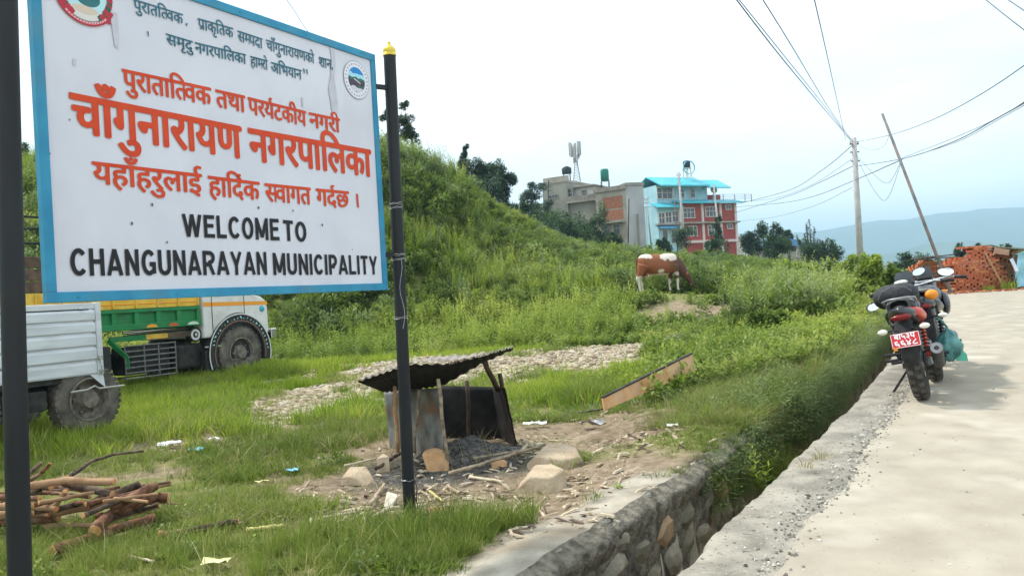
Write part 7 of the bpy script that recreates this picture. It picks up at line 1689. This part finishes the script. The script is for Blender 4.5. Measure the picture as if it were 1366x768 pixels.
# lime coloured tall grass near the truck and beyond the shelter
x, y, r = wedge(26000, 9.5, 25, a1=20, seed=5); D_, P_, A_, C_ = masks(x, y); lm = np.zeros(len(x))
for a, b_, rx, ry in [(420,515,3.2,2.6),(250,540,3.6,2.5),(480,490,4,3),(120,590,3.0,1.2),(380,490,3,4),(260,505,4,2.5),(780,520,1.6,1.5),(760,505,2.2,1.6),(560,495,1.2,1.0),(320,540,3,1.6),(60,600,2,1.0),(880,505,1.3,1.4)]:
    c = G(a, b_); lm = np.maximum(lm, blob(x, y, c.x, c.y, rx, ry, .3, .6))
k = rmask(x, y) & ((blob(x, y, HUT.x+.1, HUT.y+.3, 1.0, 1.0) < .2) & (r.random(len(x)) < lm*np.clip(1-1.2*P_-D_*.9, 0, 1)*(.35+.65*sstep(.3, .6, fbm(x, y, 1.1, 8)))))
field('lime_grass', x, y, k, r, .6+.45*fbm(x, y, .7, 2), lime_t, 'bright lime green long grass around the tipper truck and behind the shelter', tintf=lambda a, b_: (fbm(a, b_, .5, 9)-.5)*.7)
c = G(790, 540); xx = r.normal(c.x, .22, 60); yy = r.normal(c.y, .12, 60); field('long_grass', xx, yy, np.ones(60, bool), r, .9, tall_t, 'tall grass clump standing behind the orange board', tilt=.15)
# overgrown bank along the drain
W_bank = [weed(190+i, 6, .26, .5, 8, .08, .035, weedC if i else weedA) for i in range(2)]
def bankpts(n_, y0, y1, t0, t1, seed):
    r = np.random.default_rng(seed); y = r.uniform(y0, y1, n_); t = drainw(y)+t0+(t1-t0)*r.random(n_)**1.5; s = (edge_x(y+.15)-edge_x(y-.15))/.3; Ln = np.sqrt(1+s*s); return edge_x(y)-t/Ln, y+s/Ln*t, t, r
hang_t = [tuft(60+k, 22, .30, .08, .0045, 1.5, grass_m, 4) for k in range(3)]+[tuft(66, 14, .30, .1, .004, 1.7, dry_m, 4)]
x, y, t, r = bankpts(11500, 6.9, 26.5, -.12, 1.1, 7)
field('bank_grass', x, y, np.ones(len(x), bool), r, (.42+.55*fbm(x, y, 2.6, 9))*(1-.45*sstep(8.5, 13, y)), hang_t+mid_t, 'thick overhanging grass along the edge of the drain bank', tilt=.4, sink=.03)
mugs = [weed(70+k, 7, .42, .55, 11, .085, .020, weedB) for k in range(3)]+[weed(75, 6, .36, .6, 10, .09, .035, weedA)]
x, y, t, r = bankpts(1900, 7.3, 26.5, -.22, .5, 8)
field('bank_weeds', x, y, np.ones(len(x), bool), r, .75, mugs, 'leafy weeds rooted in the drain bank and leaning over it', tilt=.55, sink=.08)
x2, y2, t2, r2 = bankpts(5200, 9.5, 26.5, .2, 3.2, 35); D2 = masks(x2, y2)[0]
field('upper_bank_grass', x2, y2, D2 < .95, r2, .8+.7*r2.random(len(x2)), mid_t+W_bank, 'uneven grass and small weeds on the top of the bank beside the road', tintf=lambda a, b_: (fbm(a, b_, .8, 24)-.4)*1.0, tilt=.25)
# plants growing out of the wall face, bending towards the road
r = np.random.default_rng(31); n_ = 5200; y = r.uniform(6.7, 26, n_); y = np.where(r.random(n_) < .35, r.uniform(5.8, 10, n_), y); keepn = (y > 7.4+1.0*fbm(y, y*0, 1.2, 4)) | (r.random(n_) < .07); y = y[keepn]; n_ = len(y)
dep = r.random(n_)**1.3; s_ = (edge_x(y+.15)-edge_x(y-.15))/.3; Ln = np.sqrt(1+s_*s_); t = drainw(y)+.02; x = edge_x(y)-t/Ln; yy = y+s_/Ln*t; z = zbank(y)-.02-dep*.42
rot = []
for i in range(n_):
    d = Vector((1, -float(s_[i]), .25+.9*r.random())).normalized(); q = d.to_track_quat('Z', 'Y') @ Matrix.Rotation(r.uniform(0, 6.28), 3, 'Z').to_quaternion(); rot.append(tuple(q.to_euler()))
A2 = np.minimum(1, drainw(y)/.8)
scatter('wall_plants', np.stack([x, yy, z], 1), np.array(rot), np.repeat(((.42+.5*r.random(n_))*A2)[:,None], 3, 1), r.integers(0, 6, n_), r.uniform(-.3, .25, n_)-dep*.1, hang_t[:3]+mugs[:3], 'grass and weeds growing out of the face of the drain wall')
# weeds on the drain floor and wall
pts = []
for (px, py, z, n_, s) in [(905,716,-.6,26,.95),(892,742,-.6,12,.7),(1020,640,-.35,14,1.1),(1040,622,-.3,10,1.0),(960,690,-.6,6,.6)]:
    c = G(px, py, z)
    for _ in range(n_): pts.append((c.x+random.gauss(0,.07), c.y+random.gauss(0,.10), z, s))
A_ = np.array(pts); n_ = len(A_); r = np.random.default_rng(5)
o = scatter('drain_grass', A_[:,:3], np.stack([r.normal(0,.25,n_), r.normal(0,.25,n_), r.uniform(0,6.28,n_)], 1), np.repeat(A_[:,3:4]*.8, 3, 1), r.integers(0, 3, n_), r.uniform(-.2,.2,n_), tall_t, 'grass growing up from the floor of the drain')
for i, (px, py, lab, s) in enumerate([(1015,628,'pale green leafy weed rooted in the drain below the kerb edge',.9),(1022,615,'smaller leafy weed behind the pale green one in the drain',.7)]):
    c = G(px, py, -.1); e = empty('drain_weed', (c.x, c.y, -.28), lab, 'weed', 'weeds in the drain'); pr_ = weed(300+i, 9, .5*s, .5, 13, .10, .024, weedC); po = bpy.data.objects.new('leaves', pr_.data); COL.objects.link(po); po.parent = e
# cracks on the kerb
for px, py, lab in [(1075,624,'small dry grass tuft in the kerb, the nearer of two'),(1096,612,'small dry grass tuft in the kerb, the farther of two')]:
    zk = float(zroad(6)); c = G(px, py, zk); pr_ = tuft(px, 26, .11, .05, .003, 1.3, dry_m); po = bpy.data.objects.new('grass_tuft', pr_.data); COL.objects.link(po); po.location = (c.x, c.y, zk); tag(po, lab, 'grass tuft', 'grass tufts in the kerb')
# --- hillside and field weeds
def visible(x, y): return np.abs(np.degrees(np.arctan2(x, y))) < 37
W_low = [weed(100+k, 6, .40, .5, 9, .15, .07, weedA) for k in range(3)]+[bush(110, .28, 240, .085, .05, weedA), bush(111, .26, 220, .075, .04, weedC)]
W_mug = [weed(120+k, 8, .85, .28, 18, .13, .040, weedB) for k in range(3)]
W_big = [bush(130+k, .55, 520, .11, .055, weedA) for k in range(2)]+[bush(133, .5, 460, .10, .05, weedB)]
W_lime = [weed(140+k, 9, .9, .25, 18, .13, .045, weedC) for k in range(4)]+[tuft(143, 44, .9, .25, .010, .45, lime_m, 4), tuft(144, 40, .75, .3, .010, .6, lime_m, 4)]
x, y, r = wedge(30000, 17, 62, a0=-37, a1=34, seed=21, pw=1.25); t = edge_t(x, y)
D_, P_, A_, C_ = masks(x, y); hz = H(x, y)
onhill = ((hz > .42+.25*fbm(x, y, .5, 2)) & (t > 1.2) & (y > 18)) | (y > 22.5) & (t > 1.0) | ((y > 17.5+.8*fbm(x, y, .6, 2)) & (t > .6) & (x > .5))
bare = np.clip(1-D_*1.15, .03, 1)*np.clip(1-P_*1.2, 0, 1); base = onhill & (r.random(len(x)) < bare) & ~((y < 30) & (t < .5))
cowz = blob(x, y, cwp.x+1.0, cwp.y-1.6, 2.3, 2.0); base = base & ~((cowz > .5) & (r.random(len(x)) < .7)); cowfree = ~(cowz > .3) 
sp = fbm(x, y, .16, 31); sp2 = fbm(x, y, .38, 33)
k1 = base & (r.random(len(x)) < .95)
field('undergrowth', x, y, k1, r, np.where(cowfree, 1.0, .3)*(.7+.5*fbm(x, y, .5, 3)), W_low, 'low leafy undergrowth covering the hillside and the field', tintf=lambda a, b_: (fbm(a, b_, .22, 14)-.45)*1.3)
x, y, r = wedge(15000, 18, 62, a0=-37, a1=33, seed=22, pw=1.2); t = edge_t(x, y); D_, P_, A_, C_ = masks(x, y); hz = H(x, y); base = (hz > .45) & (t > 1.5) & (D_ < .4) & (P_ < .3) & (blob(x, y, cwp.x+1.0, cwp.y-2.0, 2.4, 2.8) < .3)
sp = fbm(x, y, .16, 31); gate = r.random(len(x)); lowcrest = 1-.65*sstep(31, 36, y)*(x > -2)
field('mugwort', x, y, base & (sp < .56) & (gate < .8) & (y < 45), r, (.75+.5*r.random(len(x)))*lowcrest, W_mug, 'grey green mugwort stems over the middle of the hillside', tintf=lambda a, b_: (fbm(a, b_, .25, 15)-.45)*1.0, tilt=.12)
lime = base & (fbm(x, y, .20, 37) > .50) & (gate < .8)
crest = (x < 4) & (y > 29) & (y < 44)
field('tall_hill_weeds', x, y, (lime & ((y > 28) | (gate < .25))) | (base & crest & (gate > .45)), r, (.7+.5*r.random(len(x)))*lowcrest, W_lime, 'tall lime green weeds and grasses on the crest of the hill', tintf=lambda a, b_: (fbm(a, b_, .3, 16)-.5)*.9, tilt=.1)
field('low_bushes', x, y, base & (fbm(x, y, .3, 41) > .49) & (gate > .35), r, .7+.8*r.random(len(x))*lowcrest, W_big, 'rounded low bushes scattered through the hillside weeds', tintf=lambda a, b_: (fbm(a, b_, .2, 17)-.5)*1.0, sink=.05, tilt=.1)
# base fringe between meadow and hill
x, y, r = wedge(5200, 16, 26, a0=-36, a1=16, seed=23); D_, P_, A_, C_ = masks(x, y); hz = H(x, y)
field('hill_foot_weeds', x, y, (y > 20.5-.10*x) & (hz < .9) & (P_ < .2) & (D_ < .5), r, .9, W_low[:3]+W_lime[2:3], 'leafy weeds along the foot of the hill behind the truck', tintf=lambda a, b_: (fbm(a, b_, .3, 18)-.4)*1.2)
# clumps of plants by the bank, right field
x, y, r = wedge(2600, 9.5, 20, a0=9, a1=30, seed=24); t = edge_t(x, y)
field('field_weeds', x, y, (t > drainw(y)+.3) & (fbm(x, y, .7, 44) > .50) & (masks(x, y)[0] < .3), r, .42+.4*r.random(len(x)), W_low, 'scattered leafy weeds in the grass between the orange board and the road', tintf=lambda a, b_: (fbm(a, b_, .5, 18)-.4)*1.0)
# far slopes
x, y, r = wedge(5200, 58, 260, a0=-37, a1=37, seed=25, pw=1.3); far_p = [bush(150+k, 1.4, 170, .42, .30, weedA) for k in range(2)]+[bush(153, 1.5, 180, .45, .3, treeA)]
nearh = (np.hypot(x-30, y-118) < 14) | (np.hypot(x-10, y-101) < 10); k = (r.random(len(x)) < .8) & ~(nearh & (y < 118))
field('far_scrub', x, y, k, r, .45+.45*fbm(x, y, .05, 3), far_p, 'scrub covering the far ridge below the houses', tintf=lambda a, b_: (fbm(a, b_, .05, 14)-.5)*1.2, sink=.4)
# --- plants one can tell apart
def leafcloud(blobs, n_, ln, wd, mat, seed, name='crown', parent=None, droop=0):
    r = random.Random(seed); vs = []; fs = []; lt = []; tot = [b_[1]**2 for b_ in blobs]
    sub = []
    for (c, R_) in blobs:
        for _ in range(max(3, int(7*R_))): d = Vector((r.gauss(0,1), r.gauss(0,1), r.gauss(0,.8))).normalized(); sub.append((Vector(c)+d*R_*r.uniform(.2,1.0), R_*r.uniform(.35,.65), r.uniform(-.2,.2)))
    for _ in range(n_):
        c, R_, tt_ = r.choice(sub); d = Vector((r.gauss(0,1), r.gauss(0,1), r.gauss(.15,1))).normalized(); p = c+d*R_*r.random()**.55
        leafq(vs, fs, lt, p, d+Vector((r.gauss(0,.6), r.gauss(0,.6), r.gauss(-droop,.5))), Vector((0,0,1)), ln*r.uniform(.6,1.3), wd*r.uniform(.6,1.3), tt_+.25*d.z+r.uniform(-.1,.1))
    o = proto(name, vs, fs, [mat], lt=lt); COL.objects.link(o); o.parent = parent; o.name = name; return o
def tree(base, h, blobs, label, mat, n_=3000, ln=.3, wd=.18, seed=1, group='trees on the skyline', name='tree', tr=.12, cat='tree'):
    """blobs relative to the base, metres"""
    e = empty(name, base, label, cat, group); r = random.Random(seed); top = Vector((r.uniform(-.2,.2), 0, h*.8)); m_ = MB(); m_.tube([(0,0,-.4), top*.3+Vector((.1,0,0)), top*.65, top], [tr*1.3, tr, tr*.7, tr*.25], 8)
    for c, R_ in blobs[:7]: s = top*r.uniform(.35,.8); m_.tube([s, s.lerp(Vector(c), .55)+Vector((0,0,.1)), Vector(c)], [tr*.5, tr*.3, tr*.08], 6)
    m_.build('trunk', bark, e, smooth=True); leafcloud(blobs, n_, ln, wd, mat, seed, parent=e); return e
def treepx(px, ptop, pbase, d, label, wpx, mat=treeA, n_=3000, seed=1, group='trees on the skyline', name='tree', shape='round', lnk=1.0, cat='tree'):
    b_ = W(px, pbase, d); tp_ = W(px, ptop, d); h = tp_.z-b_.z; R_ = wpx/2*d/FPX; r = random.Random(seed); bl = []
    if shape == 'round': bl = [((r.uniform(-.6,.6)*R_, r.uniform(-.5,.5)*R_, h*r.uniform(.3,.8)), R_*r.uniform(.42,.6)) for _ in range(9)]+[((0,0,h*.82), R_*.42)]
    if shape == 'tall': bl = [((r.uniform(-.35,.35)*R_, r.uniform(-.3,.3)*R_, h*(.15+.8*k/11)), R_*(.6-.35*k/11)*r.uniform(.8,1.2)) for k in range(12)]
    if shape == 'layer': bl = [((r.uniform(-.9,.9)*R_, r.uniform(-.4,.4)*R_, h*(.30+.62*((k % 5)/4))), R_*r.uniform(.30,.44)) for k in range(14)]
    s = d/FPX; return tree(b_, h, bl, label, mat, int(n_*1.8), max(.05, 2.7*s*lnk), max(.03, 1.8*s*lnk), seed, group, name, tr=max(.05, 1.3*s), cat=cat)
treepx(533,138,200,46,'tree rising above the hill crest, directly behind the right sign pole',44,treeA,4200,1,shape='layer')
treepx(548,160,205,46,'small tree on the crest just right of the right sign pole',24,treeA,1300,2)
treepx(622,195,262,52,'dark slim tree on the skyline right of the grassy crest',28,treeB,2600,3,shape='tall')
treepx(648,208,275,53,'rounded dark tree right of the slim one on the skyline',58,treeB,6500,4)
treepx(672,220,300,54,'feathery tree with a drooping right side, last of the skyline clump',52,treeB,6500,5)
treepx(632,232,300,50,'low dark tree in front of the skyline clump',100,treeB,7000,6)
treepx(712,237,300,92,'pale green round tree left of the grey house',36,treeB,3000,7)
treepx(735,265,320,88,'leafy tree against the left wall of the grey house',40,treeB,3000,8)
treepx(690,275,322,60,'bushy tree in the hollow left of the grey house',60,treeA,4200,9,shape='layer')
treepx(780,283,345,80,'spreading dark shrub below the grey house',60,treeA,3800,10,shape='layer',name='shrub',cat='shrub')
treepx(740,290,345,72,'wide dark shrub below the tree by the grey house',60,treeA,3800,11,shape='layer',name='shrub',cat='shrub')
treepx(820,305,345,78,'small shrub on the ridge below the brick house',30,treeA,1800,12,name='shrub',cat='shrub')
for i, (px, pt2, d, wpx) in enumerate([(618,262,50,50),(655,250,56,60),(690,262,60,60),(722,278,70,50),(700,300,56,70),(755,300,74,56),(662,285,50,50),(800,312,80,50)]):
    treepx(px, pt2, 345, d, ['dense bush at the left start of the dark skyline scrub','high dense bush under the rounded dark skyline tree','dense bush under the feathery skyline tree','bush between skyline clump and the grey house','wide low bush in front of the skyline clump','bush hiding the foot of the grey house','low bush on the slope left of the wide one','bush on the ridge under the brick house, left side'][i], wpx*1.45, treeA if i % 2 else treeB, 4600, 200+i, 'dark bushes on the ridge', 'shrub', cat='shrub')
treepx(885,316,345,75,'rounded shrub on the ridge before the red house',26,treeA,1600,13,name='shrub',cat='shrub')
treepx(915,300,340,88,'small tree in front of the left bay of the red house',34,treeA,1700,14,lnk=.8)
treepx(958,288,335,88,'small leafy tree in front of the right bay of the red house',26,treeA,1500,15,lnk=.8,shape='tall')
treepx(952,318,345,82,'round shrub at the foot of the red house',26,treeA,1500,16,name='shrub',cat='shrub')
treepx(1020,300,345,88,'wide flat topped tree right of the red house',52,treeA,3600,17,shape='layer')
treepx(1003,308,345,86,'dark tree between the red house and the flat topped tree',28,treeB,1800,18)
treepx(1052,302,348,84,'dark round tree left of the spiky one',24,treeB,2200,19)
treepx(1040,318,350,80,'lower bushy tree in front of the small blue roofed house',44,treeA,2400,20)
treepx(1110,328,352,70,'dark bush left of the concrete utility pole',40,treeA,2000,21,name='shrub',cat='shrub')
treepx(1085,326,352,66,'low dark bush below the spiky tree',50,treeB,2200,22,name='shrub',cat='shrub')
treepx(35,178,300,40,'tall dark tree at the far left seen between pole and board',60,treeA,5000,23)
treepx(70,190,300,42,'dark tree hidden mostly by the left end of the board',70,treeA,4000,24)
# spiky conifer-like tree with separate upright branches
b_ = W(1083, 348, 75); s = 75/FPX; e = empty('spiky_tree', b_, 'thin spiky tree with bare upright branches left of the concrete utility pole', 'tree', 'trees on the skyline'); m_ = MB(); bl = []; r = random.Random(4)
for (dx, top, bx) in [(0,56,0),(-8,38,-2),(-15,30,-4),(10,30,2),(-5,50,-1),(24,30,4),(-19,34,-5),(6,44,1),(15,24,3)]:
    P_ = [Vector((bx*s, 0, 0)), Vector(((bx+dx)*.5*s, 0, top*.45*s)), Vector((dx*s, 0, top*s))]; m_.tube(P_, [.10,.07,.02], 5)
    for k in range(12): f = .3+.7*k/12; p = P_[0].lerp(P_[1], min(1, f*2)) if f < .5 else P_[1].lerp(P_[2], f*2-1); bl.append((tuple(p), .16+.12*(1-f)))
m_.build('trunk', bark, e, smooth=True); leafcloud(bl, 2600, .20, .06, treeB, 5, parent=e)
# big leafy shrubs at the right, above the road
for i, (px, pt2, pb, d, wpx, lab, mt) in enumerate([(1168,340,392,25,58,'large light green shrub left of the brick stacks',weedC),(1195,352,400,23,40,'dark green shrub next to the road behind the motorcycles',weedA),(1140,347,392,27,46,'green shrub below the concrete utility pole',weedC),(1150,372,425,20,50,'leafy shrub on the bank left of the motorcycles',weedA),(1100,352,395,29,50,'broad shrub left of the large light green one',weedA),(1185,385,430,19,40,'low shrub beside the road at the motorcycles',weedA),(1060,350,385,33,46,'bushy plant midway along the far field edge',weedC),(1030,420,470,15,60,'wide leafy plant in the field above the orange board',weedA),(945,480,512,12.2,44,'broad leaved weed at the right end of the orange board',weedA),(1000,425,452,17,50,'rounded weed clump below the cow, to the right',weedA)]):
    treepx(px, pt2, pb, d, lab, wpx, mt, 3600 if i < 6 else 1800, 60+i, 'shrubs of the field and bank', 'shrub', lnk=1.7 if d > 18 else 2.6, cat='shrub')
# little dark trees beyond the bricks, seen over the stacks
for px, d, lab in [(1305,60,'small dark treetop peeping over the red brick stack'),(1280,62,'small dark treetop left of the red brick stack top'),(1345,60,'small dark treetop over the brown brick stack')]:
    treepx(px, 322 if px < 1340 else 325, 350, d, lab, 18, treeB, 700, px, 'treetops beyond the bricks')
for px, d, lab in [(1212,40,'dark bush just beyond the low brick stack'),(1232,70,'distant low bush line left of the leaning pole')]: treepx(px, 338, 362, d, lab, 40, treeB, 1200, px, 'bushes beyond the bricks', 'shrub', cat='shrub')
c = W(1345, 387, 25.6); pr_ = tuft(900, 60, .38, .25, .02, .5, lime_m); po = bpy.data.objects.new('grass_tuft', pr_.data); COL.objects.link(po); po.location = (c.x, c.y, float(zroad(c.y))); tag(po, 'yellow green grass clump at the foot of the brown brick stack', 'grass tuft')
c = W(1318, 387, 25.6); po = bpy.data.objects.new('grass_tuft', pr_.data); COL.objects.link(po); po.location = (c.x, c.y, float(zroad(c.y))); po.scale = (.7,.7,.6); tag(po, 'smaller dry grass clump at the foot of the red brick stack', 'grass tuft')
# ================================================================ HAZE
hm = bpy.data.materials.new('haze'); hm.use_nodes = True; q = hm.node_tree; q.nodes.remove(q.nodes['Principled BSDF']); pv = q.nodes.new('ShaderNodeVolumePrincipled')
pv.inputs['Color'].default_value = (.56,.83,1,1); pv.inputs['Density'].default_value = .00048; pv.inputs['Anisotropy'].default_value = .2
q.links.new(pv.outputs[0], q.nodes['Material Output'].inputs['Volume'])
hb_ = MB().box((0, 2190, 40), (10400, 5000, 470)).build('haze', hm); tag(hb_, kind='stuff')
